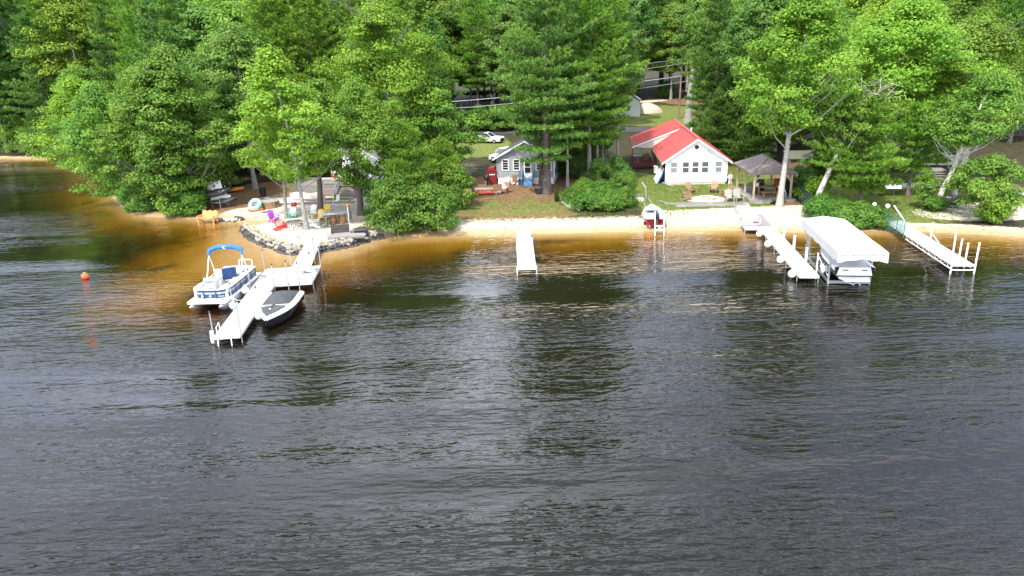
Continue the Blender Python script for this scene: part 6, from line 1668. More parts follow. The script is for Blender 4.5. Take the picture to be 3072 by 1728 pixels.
# ------------------------------------------------------------------ person by the cottage corner
def person(label, pos, rz):
    o = thing('person', label, 'person', pos, rz)
    J = dict(pel=(0, 0, .94), bel=(0, -.01, 1.10), ch=(0, .0, 1.30), nk=(0, .0, 1.47), hd0=(0, -.01, 1.56), hd=(0, -.015, 1.66), hdt=(0, -.01, 1.76),
             hl=(-.10, 0, .88), kl=(-.125, -.015, .50), al=(-.13, .01, .09), tl=(-.14, -.15, .04), hr=(.10, 0, .88), kr=(.125, -.01, .50), ar=(.13, .015, .09), tr=(.15, -.15, .04),
             sl=(-.19, .0, 1.42), el=(-.27, .02, 1.15), wl=(-.10, -.22, 1.12), sr=(.19, .0, 1.42), er=(.27, .02, 1.15), wr=(.10, -.22, 1.12), fl=(-.03, -.27, 1.13), frr=(.03, -.27, 1.13))
    rad = dict(pel=.16, bel=.165, ch=.17, nk=.065, hd0=.075, hd=.10, hdt=.07, hl=.095, kl=.062, al=.045, tl=.035, hr=.095, kr=.062, ar=.045, tr=.035, sl=.075, el=.048, wl=.032, sr=.075, er=.048, wr=.032, fl=.034, frr=.034)
    E_ = 'pel-bel bel-ch ch-nk nk-hd0 hd0-hd hd-hdt pel-hl hl-kl kl-al al-tl pel-hr hr-kr kr-ar ar-tr ch-sl sl-el el-wl wl-fl ch-sr sr-er er-wr wr-frr'.split()
    ks = list(J); me = bpy.data.meshes.new('body')
    me.from_pydata([J[k] for k in ks], [tuple(ks.index(a) for a in e.split('-')) for e in E_], [])
    tmp = bpy.data.objects.new('body', me); C.objects.link(tmp)
    md = tmp.modifiers.new('skin', 'SKIN')
    for i, k in enumerate(ks):
        me.skin_vertices[0].data[i].radius = (rad[k], rad[k] * (.72 if k in ('pel', 'bel', 'ch') else 1)); me.skin_vertices[0].data[i].use_root = (k == 'pel')
    sb = tmp.modifiers.new('sub', 'SUBSURF'); sb.levels = sb.render_levels = 2
    dg = bpy.context.evaluated_depsgraph_get()
    bm_ = bpy.data.meshes.new_from_object(tmp.evaluated_get(dg)); bpy.data.objects.remove(tmp); bm_.name = 'body'
    skin = mat('person_skin', (.45, .26, .18), .6, .1, 4)  # plain skin colour with slight random variation
    bm_.materials.append(skin); bm_.materials.clear(); bm_.materials.append(skin)
    for p_ in bm_.polygons: p_.use_smooth = True
    place('body', bm_, o)
    def cloth(name, zlo, zhi, mt_, grow, cond):
        b = bmesh.new(); b.from_mesh(bm_)
        b.normal_update()
        kill = [f for f in b.faces if not (zlo < f.calc_center_median().z < zhi and cond(f.calc_center_median()))]
        bmesh.ops.delete(b, geom=kill, context='FACES'); b.normal_update()
        for v in b.verts: v.co += v.normal * grow
        m_ = bpy.data.meshes.new(name); b.to_mesh(m_); b.free(); m_.materials.clear(); m_.materials.append(mt_)
        for p_ in m_.polygons: p_.use_smooth = True
        return place(name, m_, o)
    cloth('shirt', .93, 1.50, mat('pale_pink_shirt', (.66, .54, .52), .9, .08, 6), .022, lambda c: not (abs(c.x) < .14 and c.y < -.13))
    cloth('shorts', .52, .97, mat('pale_grey_shorts', (.48, .49, .47), .9, .1, 6), .024, lambda c: True)
    MB().lathe([(.101, -.02), (.108, .03), (.09, .09), (.04, .115)], 0, .012, 1.675, 12).build('hair', mat('grey_brown_hair', (.12, .09, .07), .9, .2, 9), o, True)
    MB().ball(0, -.112, 1.655, .016, 6).build('nose', skin, o)
    for s_ in (-1, 1):
        MB().ball(s_ * .036, -.098, 1.685, .011, 6).build('eye', M_black, o); MB().ball(s_ * .098, -.01, 1.66, .022, 6).build('ear', skin, o)
        MB().path([(s_ * .13, .06, .03), (s_ * .145, -.05, .035), (s_ * .155, -.17, .03)], [.045, .055, .04], 8).build('shoe', M_brownwood, o, True)
        hd_ = MB()
        for k in range(4): hd_.path([(s_ * (.045 - .002 * k), -.275, 1.155 - k * .017), (s_ * .015, -.305, 1.16 - k * .017), (s_ * -.01, -.29, 1.158 - k * .017)], .0085, 5)
        hd_.path([(s_ * .04, -.255, 1.165), (s_ * .02, -.285, 1.19)], .0095, 5)
        hd_.build('fingers', skin, o, True)
    MB().box(0, -.018 - .085, 1.613, .05, .012, .009).build('mouth', M_red, o)
    return o
pp = (22.69, 71.63, 0.587)
person('person in a pale pink shirt and grey shorts standing by the cottage corner', pp, R(12))

# ------------------------------------------------------------------ gazebo
GZ = (23.1, 65.7); zg = gz(24.5, 68); GR = R(-4)
o = thing('gazebo', 'wooden gazebo with a brown hipped canopy on a low grey deck', 'gazebo', (GZ[0], GZ[1], zg), GR)
GW, GL = 3.4, 6.3
M_canopy = mat('taupe_brown_roof', (.15, .115, .105), .7, .08, 2)
for k in range(30): MB().box(GW / 2, -.35 + k * .235, .12, GW + .9, .22, .05).build('deck_board', M_greywood, o)
MB().box(GW / 2, -.50, -.05, GW + .9, .06, .2).build('deck_edge', M_greywood, o); MB().box(-.45, 3.0, -.05, .06, 7.0, .2).build('deck_edge', M_greywood, o)
for x in (0, GW):
    for y in (0, GL / 2, GL):
        MB().box(x, y, .17, .17, .17, 2.25).build('post', M_tanwood, o)
        for sy in ((1,) if y == 0 else (-1,) if y == GL else (-1, 1)): MB().path([(x, y + sy * .05, 1.65), (x, y + sy * .28, 2.08), (x, y + sy * .72, 2.36)], .055, 6).build('brace', M_tanwood, o)
for y in (0, GL):
    for s_ in (0, 1): MB().path([(s_ * GW, y, 1.65), (abs(s_ * GW - .28), y, 2.08), (abs(s_ * GW - .72), y, 2.36)], .055, 6).build('brace', M_tanwood, o)
for x in (0, GW): MB().box(x, GL / 2, 2.40, .14, GL + .3, .20).build('beam', M_tanwood, o)
for y in (0, GL / 2, GL): MB().box(GW / 2, y, 2.40, GW - .16, .12, .18).build('beam', M_tanwood, o)
e_ = .42; zE, zT = 2.55, 3.70; x0, x1, y0, y1 = -e_, GW + e_, -e_, GL + e_; mx_ = GW / 2; a_, b_ = (mx_, 2.0, zT), (mx_, GL - 2.0, zT)
for nm, pts in (('front', [(x0, y0, zE), (x1, y0, zE), a_]), ('right', [(x1, y0, zE), (x1, y1, zE), b_, a_]), ('back', [(x1, y1, zE), (x0, y1, zE), b_]), ('left', [(x0, y1, zE), (x0, y0, zE), a_, b_])):
    MB().slab(pts, (0, 0, .05)).build('roof_panel', M_canopy, o)
for q in ((x0, y0, zE), (x1, y0, zE)): MB().bar((q[0], q[1], q[2] + .07), (a_[0], a_[1], a_[2] + .07), .09, .03).build('hip_seam', M_canopy, o)
MB().bar((a_[0], a_[1], zT + .07), (b_[0], b_[1], zT + .07), .12, .04).build('ridge_seam', M_canopy, o)
MB().box(mx_, y0 - .01, zE - .08, x1 - x0, .03, .14).build('valance', M_canopy, o); MB().box(x0 - .01, GL / 2, zE - .08, .03, y1 - y0, .14).build('valance', M_canopy, o)
def gz_pt(x, y, dz=0): return (GZ[0] + x * math.cos(GR) - y * math.sin(GR), GZ[1] + x * math.sin(GR) + y * math.cos(GR), zg + dz)
o = thing('picnic_table', 'varnished wooden table with a matching bench inside the gazebo', 'table', gz_pt(1.75, 1.8, .17), R(-6))
MB().box(0, .3, .72, 2.0, .85, .06).build('top', mat('varnished_pine', (.36, .19, .06), .45, .2, 5), o)
for x in (-.75, .75): MB().box(x, .3, 0, .10, .65, .72).build('leg', MATS['varnished_pine'], o)
o = thing('bench', 'low varnished bench in front of the gazebo table', 'bench', gz_pt(1.8, .85, .17), R(-6))
MB().box(0, 0, .42, 1.7, .34, .06).build('seat', MATS['varnished_pine'], o)
for x in (-.6, .6): MB().box(x, 0, 0, .09, .3, .42).build('leg', MATS['varnished_pine'], o)
o = thing('gas_grill', 'tall black grill with a steel lid at the back of the gazebo', 'grill', gz_pt(1.4, 3.6, .17), R(-4))
MB().box(0, 0, 0, 1.0, .6, .85).build('cabinet', M_black, o); MB().path([(-.5, 0, .95), (.5, 0, .95)], [.26, .26], 12).build('lid', M_charcoal, o); MB().box(-.75, 0, .8, .45, .5, .05).build('side_shelf', M_grey, o); MB().tube((-.35, -.3, 1.0), (.35, -.3, 1.0), .02).build('handle', M_galv, o)
o = thing('patio_heater', 'slim black patio heater standing left of the gazebo table', 'heater', gz_pt(.95, 2.3, .17))
MB().lathe([(.18, 0), (.16, .7), (.05, .75), (.05, 1.7), (.14, 1.72), (.14, 1.95), (.30, 1.98), (.05, 2.1)], n=12).build('body', M_black, o); MB().lathe([(.15, .78), (.15, 1.1)], n=10).build('label_plate', M_panel, o)
o = thing('beach_chair', 'blue canvas folding beach chair with a white frame inside the gazebo', 'chair', gz_pt(2.75, .45, .17), R(4))
for s_ in (-.3, .3):
    MB().tube((s_, -.25, .28), (s_, .3, 1.05), .03).build('frame', M_white, o); MB().tube((s_, -.35, .0), (s_, .2, .5), .025).build('leg', M_white, o); MB().tube((s_, .25, .0), (s_, -.3, .4), .025).build('leg', M_white, o)
MB().slab([(-.27, -.18, .34), (.27, -.18, .34), (.27, .28, 1.02), (-.27, .28, 1.02)], (0, -.02, .02)).build('back_sling', mat('cobalt_canvas', (.01, .03, .30), .8, .15, 4), o); MB().slab([(-.27, -.45, .36), (.27, -.45, .36), (.27, -.15, .30), (-.27, -.15, .30)], (0, 0, .03)).build('seat_sling', MATS['cobalt_canvas'], o)
MB().bar((-.27, -.2, .55), (.27, -.2, .55), .012, .05).build('stripe', M_white, o)
o = thing('storage_cabinet', 'orange brown cabinet against the right posts of the gazebo', 'cabinet', gz_pt(3.05, 2.6, .17), R(-4))
MB().box(0, 0, 0, .5, 1.4, 1.3).build('body', mat('rust_brown_wood', (.34, .10, .03), .6, .2, 4), o); MB().box(-.26, 0, .1, .02, .62, 1.1).build('door', MATS['rust_brown_wood'], o); MB().box(-.28, .2, .7, .03, .03, .15).build('handle', M_grey, o)
# right of the gazebo
dfp = [gz_pt(3.95, 4.5), gz_pt(4.05, .2), (26.32, 60.24, 0.388)]
o = thing('privacy_fence', 'dark green screened fence between the gazebo and the bushes', 'fence', (dfp[0][0], dfp[0][1], gz(*dfp[0][:2])))
for a, b in zip(dfp, dfp[1:]):
    A = Vector((a[0] - dfp[0][0], a[1] - dfp[0][1], 0)); B = Vector((b[0] - dfp[0][0], b[1] - dfp[0][1], 0))
    MB().slab([A, B, B + Vector((0, 0, 1.35)), A + Vector((0, 0, 1.35))], (.03, 0, 0)).build('screen_panel', mat('dark_green_screen', (.012, .035, .030), .7, .2, 3), o)
    MB().tube(A + Vector((.06, 0, -.2)), A + Vector((.06, 0, 1.45)), .04).build('post', M_black, o)
    MB().bar(A + Vector((0, 0, 1.38)), B + Vector((0, 0, 1.38)), .05).build('top_rail', M_black, o)
p = (27.56, 64.18, 0.496)
o = thing('utility_box', 'small white vented box on the sand by the dark fence', 'box', p, R(-5))
MB().box(0, 0, 0, .55, .4, .48).build('body', M_white, o); MB().box(0, -.21, .1, .4, .02, .3).build('vent', M_concrete, o)
for lb, p in (('yellow green hosta plant at the foot of the gazebo maple', (24.52, 64.14, 0.486)), ('yellow green hosta plant by the vented box', (27.41, 62.31, 0.451))):
    o = thing('hosta_plant', lb, 'plant', p); q = MB(); gg = random.Random(len(lb))
    for k in range(60):
        a = gg.uniform(0, 6.28); r_ = gg.uniform(.1, .42); h_ = gg.uniform(.12, .5); w_ = .10
        q.poly([(0, 0, .05), (r_ * .6 * math.cos(a) - w_ * math.sin(a), r_ * .6 * math.sin(a) + w_ * math.cos(a), h_), (r_ * math.cos(a), r_ * math.sin(a), h_ * .8), (r_ * .6 * math.cos(a) + w_ * math.sin(a), r_ * .6 * math.sin(a) - w_ * math.cos(a), h_)])
    q.build('leaves', LM_yellow, o); MB().lathe([(.08, 0), (.05, .1)], n=6).build('crown_base', M_bark_dark, o)
p = (30.37, 72.88, 0.616)
o = thing('propane_tank', 'upright white propane tank beside the old shed', 'gas tank', p)
MB().lathe([(.30, .12), (.42, .22), (.42, 1.15), (.36, 1.32), (.20, 1.42), (.04, 1.45)], n=18).build('tank', M_white, o, True); MB().lathe([(.32, 0), (.32, .14)], n=18, cap=False).build('foot_ring', M_white, o); MB().lathe([(.18, 1.38), (.18, 1.60), (.14, 1.60)], n=14, cap=False).build('collar', M_white, o)
p = (32.42, 77.92, 0.670)
o = thing('garden_shed', 'old dark shed with a mossy roof behind the propane tank', 'shed', p, R(-8))
MB().box(.6, 1.4, 0, 3.6, 2.4, 1.6).build('wall', M_brownwood, o); MB().slab([(-1.4, -.1, 1.75), (2.6, -.1, 1.75), (2.6, 2.8, 2.25), (-1.4, 2.8, 2.25)], (0, 0, .08)).build('roof', mat('mossy_tin_roof', (.10, .11, .08), .9, .25, 3), o)
for x in (-1.2, 0, 1.4): MB().box(x, .05, 0, .10, .10, 1.75).build('post', M_greywood, o)
# fire pit circle in front of the red roofed cottage
FP = (19.17, 67.15, 0.519)
o = thing('stone_fire_pit', 'round stone fire pit in a pale gravel circle in front of the cottage', 'fire pit', FP)
for row in range(2):
    for k in range(14):
        a = 2 * math.pi * (k + row * .5) / 14; MB().box(.62 * math.cos(a), .62 * math.sin(a), row * .14, .26, .26, .135, rz=a).build('block', M_concrete, o)
MB().lathe([(.48, .06), (.01, .12)], n=12).build('ash', M_charcoal, o)
for k in range(3): MB().tube((-.3, -.1 + k * .12, .14), (.3, .05 - k * .08, .20), .05).build('charred_log', M_brownwood, o)
gp = MB().prism([(2.0 * math.cos(k * .35) * (1 + .06 * math.sin(k * 3)), 1.55 * math.sin(k * .35) * (1 + .06 * math.sin(k * 2))) for k in range(18)], -.05, .035).build('gravel_circle', mat('pink_gravel', (.46, .36, .29), .95, .25, 9, bump=.5)); gp.location = FP; gp['kind'] = 'structure'; gp['label'] = 'pinkish gravel circle round the stone fire pit'
CB = mat('brown_chair_plastic', (.27, .165, .10), .6, .12, 3); CG = mat('grey_green_chair_plastic', (.30, .30, .25), .6, .12, 3)
for lb, p, mt_, rz in (('brown beach chair behind the left side of the stone fire pit', (18.24, 69.87, 0.558), CB, None), ('brown beach chair at the left of the stone fire pit, turned sideways', (17.12, 67.21, 0.516), CB, None), ('brown beach chair behind the stone fire pit', (20.58, 70.12, 0.565), CB, None), ('brown beach chair right of the stone fire pit', (21.15, 67.73, 0.532), CB, None),
                     ('grey green beach chair facing the lake, nearer the fire pit', (20.82, 65.68, 0.495), CG, R(-3)), ('grey green beach chair facing the lake, nearer the gazebo', (21.67, 65.67, 0.498), CG, R(4))):
    beach_chair(lb, p, face(p, FP) if rz is None else rz, mt_, sc=1.08)
pc = (18.91, 64.73, 0.469)
o = thing('paver_walk', 'strip of weathered grey planks laid on the sand below the fire pit chairs', 'walkway', pc, R(-3))
for j in range(5):
    for k in range(7): MB().box(-2.9 + k * .92 + (j % 2) * .3, -.55 + j * .27, .0, .88, .24, .05).build('paver', M_greywood, o)
MB().bar((-4.2, .92, .05), (3.4, .95, .05), .12, .12).build('edging_timber', M_greywood, o)
pw_ = (21.43, 63.37, 0.443)
o = thing('paver_walk', 'pale paved path from the gazebo deck down to the dock bench', 'walkway', pw_, R(-14))
for k in range(9): MB().box(0, -2.2 + k * .5, 0, 1.2, .47, .05).build('paver', M_paver, o)
MB().bar((-.75, -2.4, .06), (-.75, 2.0, .06), .10, .10).build('edging_timber', M_greywood, o)
p = (21.06, 62.66, 0.418)
o = thing('beach_gear', 'small heap of white rope and bags on the path behind the dock bench', 'gear', (p[0] + .2, p[1], p[2] + .05))
MB().torus(0, 0, .08, .25, .05, 14, 6).build('rope_coil', M_rope, o); MB().ball(.3, .1, .15, .16, 8).build('bag', M_panel, o); MB().path([(0, .1, .1), (.05, .15, .5), (.2, .1, .55)], .02, 5).build('handle', M_grey, o)
sw = [(23.83, 64.55, 0.489), (24.46, 64.15, 0.486), (25.28, 64.27, 0.494), (23.13, 64.97, 0.493)]
o = thing('stone_border', 'row of flat grey stones along the front of the gazebo deck', 'stone border', sw[0])
for k in range(12):
    s_ = g.uniform(.25, .45); place('stone', ST_P[k % 5], o, (-1.2 + k * .26, g.uniform(-.1, .1), .05), (0, 0, g.uniform(0, 6)), (s_ * 1.2, s_, s_ * .5))

# ------------------------------------------------------------------ fishing boat on its trailer
ta = (13.75, 70.19, 0.555); tb_ = (12.12, 57.17, -0.011)
dx, dy = ta[0] - tb_[0], ta[1] - tb_[1]; TRZ = math.atan2(-dx, dy)
TL = math.hypot(dx, dy)
o = thing('boat_trailer', 'galvanised boat trailer with a tall winch post on the lawn edge', 'trailer', tb_, TRZ)
for x in (-.45, .45): MB().bar((x, .2, .38), (x * .7, TL - 2.4, .48), .08, .10).build('side_beam', M_galv, o)
MB().bar((-.3, TL - 2.6, .48), (0, TL - .8, .5), .07, .09).build('tongue', M_galv, o); MB().bar((.3, TL - 2.6, .48), (0, TL - .8, .5), .07, .09).build('tongue', M_galv, o)
for y in (1.0, 3.0): MB().bar((-.6, y, .40), (.6, y, .40), .07).build('cross_beam', M_galv, o)
MB().path([(0, TL - 1.6, .5), (-.1, TL - 1.5, 1.6), (-.45, TL - 1.2, 2.1)], .05, 6).build('winch_post', M_galv, o); MB().tube((-.3, TL - .9, .4), (-.1, TL - 1.5, 1.5), .03).build('winch_brace', M_galv, o)
for x in (-.25, .2): MB().bar((x, TL - 3.0, .55), (x, TL - 1.2, .52), .12, .05).build('walk_board', M_greywood, o)
for x in (-.75, .75):
    w_ = MB().lathe([(.30, -.09), (.30, .09)], n=14).build('wheel', M_rubber, o); w_.matrix_local = Matrix.Translation((x, 2.0, .26)) @ Matrix.Rotation(R(90), 4, 'Y')
    MB().box(x, 2.0, .50, .24, .8, .05).build('mudguard', M_galv, o)
FBL = 4.6
o = thing('fishing_boat', 'aluminium fishing boat with a dark red hull and pale benches resting on the trailer', 'boat', (tb_[0], tb_[1], tb_[2] + .42), TRZ)
n = 10; rings = []; inner = []
for k in range(n):
    u = k / (n - 1); y = .55 + FBL * u; b_ = max(.86 * (1 - max(0, (u - .4) / .6) ** 2.1) * (.93 + .07 * min(1, u * 4)), .04); zk = .0 + .35 * max(0, (u - .6) / .4) ** 2; zs = .62 + .20 * u ** 2
    rings.append([(-b_, y, zs), (-b_ * .9, y, zk + .25 * (1 - .3 * u)), (-b_ * .5, y, zk), (0, y, zk - .05), (b_ * .5, y, zk), (b_ * .9, y, zk + .25 * (1 - .3 * u)), (b_, y, zs)])
    bi = max(b_ - .06, .01); inner.append([(-bi, y, zs - .0), (-bi * .85, y, zk + .18), (0, y, zk + .14), (bi * .85, y, zk + .18), (bi, y, zs - .0)])
MB().loft(rings, closed=False).build('hull', mat('dark_red_gelcoat', (.26, .012, .018), .3, .12, 3), o, True)
M_boatin = mat('pale_blue_grey_liner', (.52, .57, .60), .5, .08, 3)
MB().loft(inner, closed=False, cap=False).build('liner', M_boatin, o, True)
gp_ = MB(); gp_.path([r_[0] for r_ in rings], .045, 6); gp_.path([r_[6] for r_ in rings], .045, 6); gp_.build('gunwale', M_white, o)
MB().box(0, .58, .02, 1.45, .06, .55).build('transom', MATS['dark_red_gelcoat'], o); MB().box(0, .60, .55, 1.55, .14, .10).build('transom_cap', M_white, o)
for y in (1.15, 2.15, 3.1): q = MB().box(0, y, .40, 1.46 if y < 3 else 1.3, .34, .06).build('bench', M_white, o); MB().box(0, y, .15, 1.2, .28, .25).build('bench_base', M_boatin, q)
MB().prism([(-.70, 3.75), (.70, 3.75), (.45, 4.6), (.12, 5.05), (-.12, 5.05), (-.45, 4.6)], .60, .66).build('bow_deck', M_boatin, o)
MB().path([(-.1, 3.9, .68), (-.15, 4.5, .70), (-.05, 4.6, .70)], .03, 5).build('rope', M_charcoal, o); MB().path([(.1, 3.85, .68), (.05, 4.3, .70), (.2, 4.5, .70), (.22, 4.0, .69)], .025, 5).build('rope', M_charcoal, o)
for x, y in ((-.35, 1.6), (.2, 1.65), (.45, 1.5)): MB().box(x, y, .25, .35, .3, .22).build('tackle_box', M_black, o)
om = MB().loft([[(x * f + .15, .38 + y * f, z) for x, y in ((-.16, -.2), (.16, -.2), (.18, .1), (.1, .25), (-.1, .25), (-.18, .1))] for f, z in ((.8, .62), (1, .70), (1, .98), (.7, 1.10))]).build('outboard_motor', M_black, o)
MB().box(.15, .36, -.1, .12, .18, .75).build('shaft', M_charcoal, om)
sl_ = (12.15, 56.25, 0.00)
o = thing('step_ladder', 'white boarding ladder standing at the stern of the fishing boat', 'ladder', (sl_[0] + .1, sl_[1] + .3, gz(sl_[0], sl_[1])), TRZ + R(4))
for x in (-.36, .36):
    MB().bar((x, -.55, -.05), (x, -.1, 1.95), .07, .08).build('rail', M_white, o); MB().box(x, -.62, -.1, .20, .30, .10).build('foot', M_black, o)
for z in (.45, .75): MB().box(0, -.50 + z * .22, z, .70, .22, .05).build('step', M_white, o)
MB().lathe([(.12, .5), (.13, .75), (.06, .8)], .02, -.42, 0, 10).build('bucket', M_panel, o)
p = (12.47, 67.56, 0.512)
o = thing('concrete_block', 'weathered concrete block and a bucket beside the boat trailer tongue', 'block', p, R(5))
MB().box(0, 0, 0, 1.1, .6, .28).build('slab', M_concrete, o); MB().box(.0, .9, 0, .9, .5, .5).build('crate', M_greywood, o); MB().box(.0, .9, .46, .5, .3, .06).build('crate_shade_slab', M_black, o)  # black slab paints in the shaded inside of the crate
lt = [(14.94, 66.10, 0.489), (15.69, 67.46, 0.517), (15.79, 65.11, 0.469)]
o = thing('timber_edging', 'grey garden timber between the lawn and the white sand', 'edging', lt[0]); MB().bar((0, 0, .05), (lt[2][0] - lt[0][0] - .3, lt[2][1] - lt[0][1] + .1, .06), .14, .14).build('timber', M_greywood, o); MB().bar((.0, .0, .05), (-.5, 1.0, .06), .14, .14).build('timber', M_greywood, o)

# ------------------------------------------------------------------ far right garden
p = (42.29, 69.01, 0.608)
o = thing('garden_stairs', 'dark grey open timber stairs with a railing under the trees', 'stairs', p, R(-14))
for k in range(6):
    MB().box(-.3, -.9 + k * .32, .2 + k * .20, 2.6, .30, .05).build('stair_tread', M_greywood, o)
for x in (-1.55, 1.0): MB().bar((x, -1.1, .05), (x, .95, 1.35), .07, .22).build('stringer', M_charcoal, o)
MB().bar((1.02, -1.1, 1.05), (1.02, .95, 2.25), .08, .06).build('handrail', M_greywood, o)
for k in range(8): MB().box(1.02, -1.05 + k * .27, .1 + k * .165, .045, .045, 1.0).build('baluster', M_charcoal, o)
MB().box(-1.55, -1.05, 0, .10, .10, .75).build('newel_post', M_dockwood, o); MB().box(1.02, -1.15, 0, .11, .11, 1.15).build('newel_post', M_dockwood, o)
MB().box(-.5, 1.9, 1.35, 3.4, 2.0, .08).build('landing', M_greywood, o)
bp_ = (37.12, 65.88, 0.551)
o = thing('boat_rack', 'low grey timber rack holding the upturned white boats under the pines', 'boat rack', bp_, R(-8))
for x in (-2.2, -.6, 1.0, 2.6): MB().box(x, 0, 0, .10, .10, .62).build('leg', M_greywood, o)
for y in (-.3, .35): MB().bar((-2.6, y, .64), (3.0, y, .64), .09, .09).build('rail', M_greywood, o)
for k, (x, lb) in enumerate(((-1.5, 'upturned white boat on the left end of the low rack'), (1.5, 'upturned white boat on the right end of the low rack'))):
    o = thing('rowing_boat', lb, 'boat', (bp_[0] + x, bp_[1] - .03 * x, bp_[2] + .69), R(82 - 8))
    rr = hull_rings(2.6, .95, .34, n=8)
    MB().loft([[(q[0], q[1] - 1.3, .40 - q[2]) for q in r_] for r_ in rr]).build('hull', M_white, o, True); MB().bar((0, -1.2, .42), (0, 1.0, .40), .04, .05).build('keel', M_grey, o)
p = (38.64, 60.34, 0.463)
o = thing('gas_grill', 'black covered grill tipped beside the right-hand birch', 'grill', p, R(-30))
MB().loft([[(x * f, y * f, z) for x, y in ((-.7, -.35), (.7, -.35), (.7, .35), (-.7, .35))] for f, z in ((.9, .25), (1.05, .5), (.95, .85), (.5, 1.05))]).build('cover', MATS['shiny_black_cover'], o)
for x in (-.5, .5): MB().box(x, 0, 0, .07, .4, .26).build('leg', M_black, o)
p = (39.26, 59.83, 0.458)
o = thing('side_table', 'small grey metal table on the sand right of the covered grill', 'table', p, R(-8))
MB().box(0, 0, .42, .95, .55, .04).build('top', M_grey, o)
for x in (-.42, .42):
    for y in (-.22, .22): MB().box(x, y, 0, .04, .04, .42).build('leg', M_grey, o)
p = (41.42, 64.57, 0.555)
o = thing('tree_stump', 'pale upright tree stump on the right-hand grass', 'stump', p); MB().lathe([(.34, -.1), (.28, .2), (.26, .85)], n=12).build('bark', M_bark_pale, o, True); MB().lathe([(.255, .83), (.01, .87)], n=12).build('cut_top', M_greywood, o)
p = (39.36, 63.48, 0.528)
o = thing('brick_planter', 'low ring of orange bricks and flower pots beside the stairs', 'planter', p)
for k in range(10): MB().box(.55 * math.cos(k * .63), .45 * math.sin(k * .63), 0, .26, .13, .13, rz=k * .63 + 1.57).build('brick', mat('orange_brick', (.42, .16, .06), .9, .2, 5), o)
MB().lathe([(.13, 0), (.18, .32), (.2, .33)], .1, 0, 0, 10).build('pot', MATS['orange_brick'], o); MB().lathe([(.05, 0), (.04, .95)], -.25, .1, 0, 8).build('stake', M_brownwood, o)
for lb, p, rz in (('pale grey reclining lounge chair on the grass at the right edge', (46.47, 63.02, 0.552), R(70)),):
    o = thing('lounge_chair', lb, 'chair', p, rz)
    MB().box(0, -.35, .30, .62, 1.2, .05).build('seat', M_panel, o); MB().slab([(-.31, .25, .32), (.31, .25, .32), (.31, .75, 1.05), (-.31, .75, 1.05)], (0, .05, 0)).build('backrest', M_greywood, o)
    for x in (-.28, .28):
        for y in (-.85, .2): MB().box(x, y, 0, .05, .05, .30).build('leg', M_grey, o)
p = (39.77, 61.43, 0.496)
o = thing('garden_lamp', 'small white garden light on a stake behind the covered grill', 'lamp', p); MB().tube((0, 0, 0), (0, 0, .5), .02).build('stake', M_black, o); MB().ball(0, 0, .56, .09, 8).build('globe', M_white, o, True)
# grey roofed houses in the trees
M_gsh = mat('grey_asphalt_shingle', (.23, .25, .27), .95, .2, 8, bump=.4, stretch=(1, 1, 3))
def grey_house(label, pos, rz, w_, l_, h_, rise, wallm):
    o = thing('grey_roofed_house', label, 'house', pos, rz)
    MB().prism([(0, 0), (w_, 0), (w_, l_), (0, l_)], -.5, h_).slab([(0, 0, h_), (0, l_, h_), (0, l_ / 2, h_ + rise)], (w_, 0, 0)).build('wall', wallm, o)
    for s_ in (-1, 1):
        q = MB().slab([(-.4, l_ / 2, h_ + rise + .05), (w_ + .4, l_ / 2, h_ + rise + .05), (w_ + .4, l_ / 2 + s_ * (l_ / 2 + .5), h_ - .25), (-.4, l_ / 2 + s_ * (l_ / 2 + .5), h_ - .25)], (0, 0, .1)).build('roof', M_gsh, o)
        MB().bar((-.45, l_ / 2 + s_ * (l_ / 2 + .55), h_ - .22), (w_ + .45, l_ / 2 + s_ * (l_ / 2 + .55), h_ - .22), .10, .16).build('gutter', M_white, q)
    for k in range(3): wf = MB().box(w_ * (.2 + .3 * k), -.03, 1.1, 1.0, .06, 1.2).build('window', M_white, o); MB().box(w_ * (.2 + .3 * k), -.07, 1.18, .84, .03, 1.04).build('pane', M_glass, wf)
    return o
p = (45.03, 80.74, 0.731)
grey_house('grey shingled roof showing between the slanting oak trunk and the pines', (p[0] - 1.5, p[1] + 1, p[2]), R(-10), 9, 7, 2.8, 2.3, M_cream)
p = (56.45, 82.99, 0.780)
grey_house('grey roofed house deep in the trees at the right edge', (p[0] + 9, p[1] + 20, p[2] + .6), R(-10), 12, 8, 2.8, 2.6, M_charcoal)
p = (23.02, 142.50, 2.085)
o = thing('white_garage', 'white gabled garage glimpsed behind the lone thin pine', 'garage', (p[0] - 2.2, p[1], p[2]), R(-8))
MB().prism([(0, 0), (5.5, 0), (5.5, 7), (0, 7)], -.5, 3.0).slab([(0, 0, 3.0), (5.5, 0, 3.0), (2.75, 0, 4.8)], (0, 7, 0)).build('wall', M_white, o)
for s_ in (-1, 1): MB().slab([(2.75, -.3, 4.9), (2.75, 7.3, 4.9), (2.75 + s_ * 3.1, 7.3, 2.85), (2.75 + s_ * 3.1, -.3, 2.85)], (0, 0, .1)).build('roof', M_gsh, o)
MB().box(2.75, -.04, 0, 2.6, .06, 2.2).build('garage_door', M_panel, o)
sp = (28.69, 147.37, 2.360)
o = MB(); gg = random.Random(3)
o.loft([[(3.4 * f * math.cos(k * .449) * (1 + .05 * math.sin(k * 2.1)), 2.3 * f * math.sin(k * .449), z) for k in range(14)] for f, z in ((1, -.2), (.86, .6), (.6, 1.3), (.3, 1.75), (.08, 1.9))])
o = o.build('sand_pile', mat('grey_tan_sand', (.40, .34, .26), .95, .1, 4, bump=.3), None, True); o.location = sp; tag(o, 'rounded tan sand pile at the edge of the forest clearing', 'sand pile')
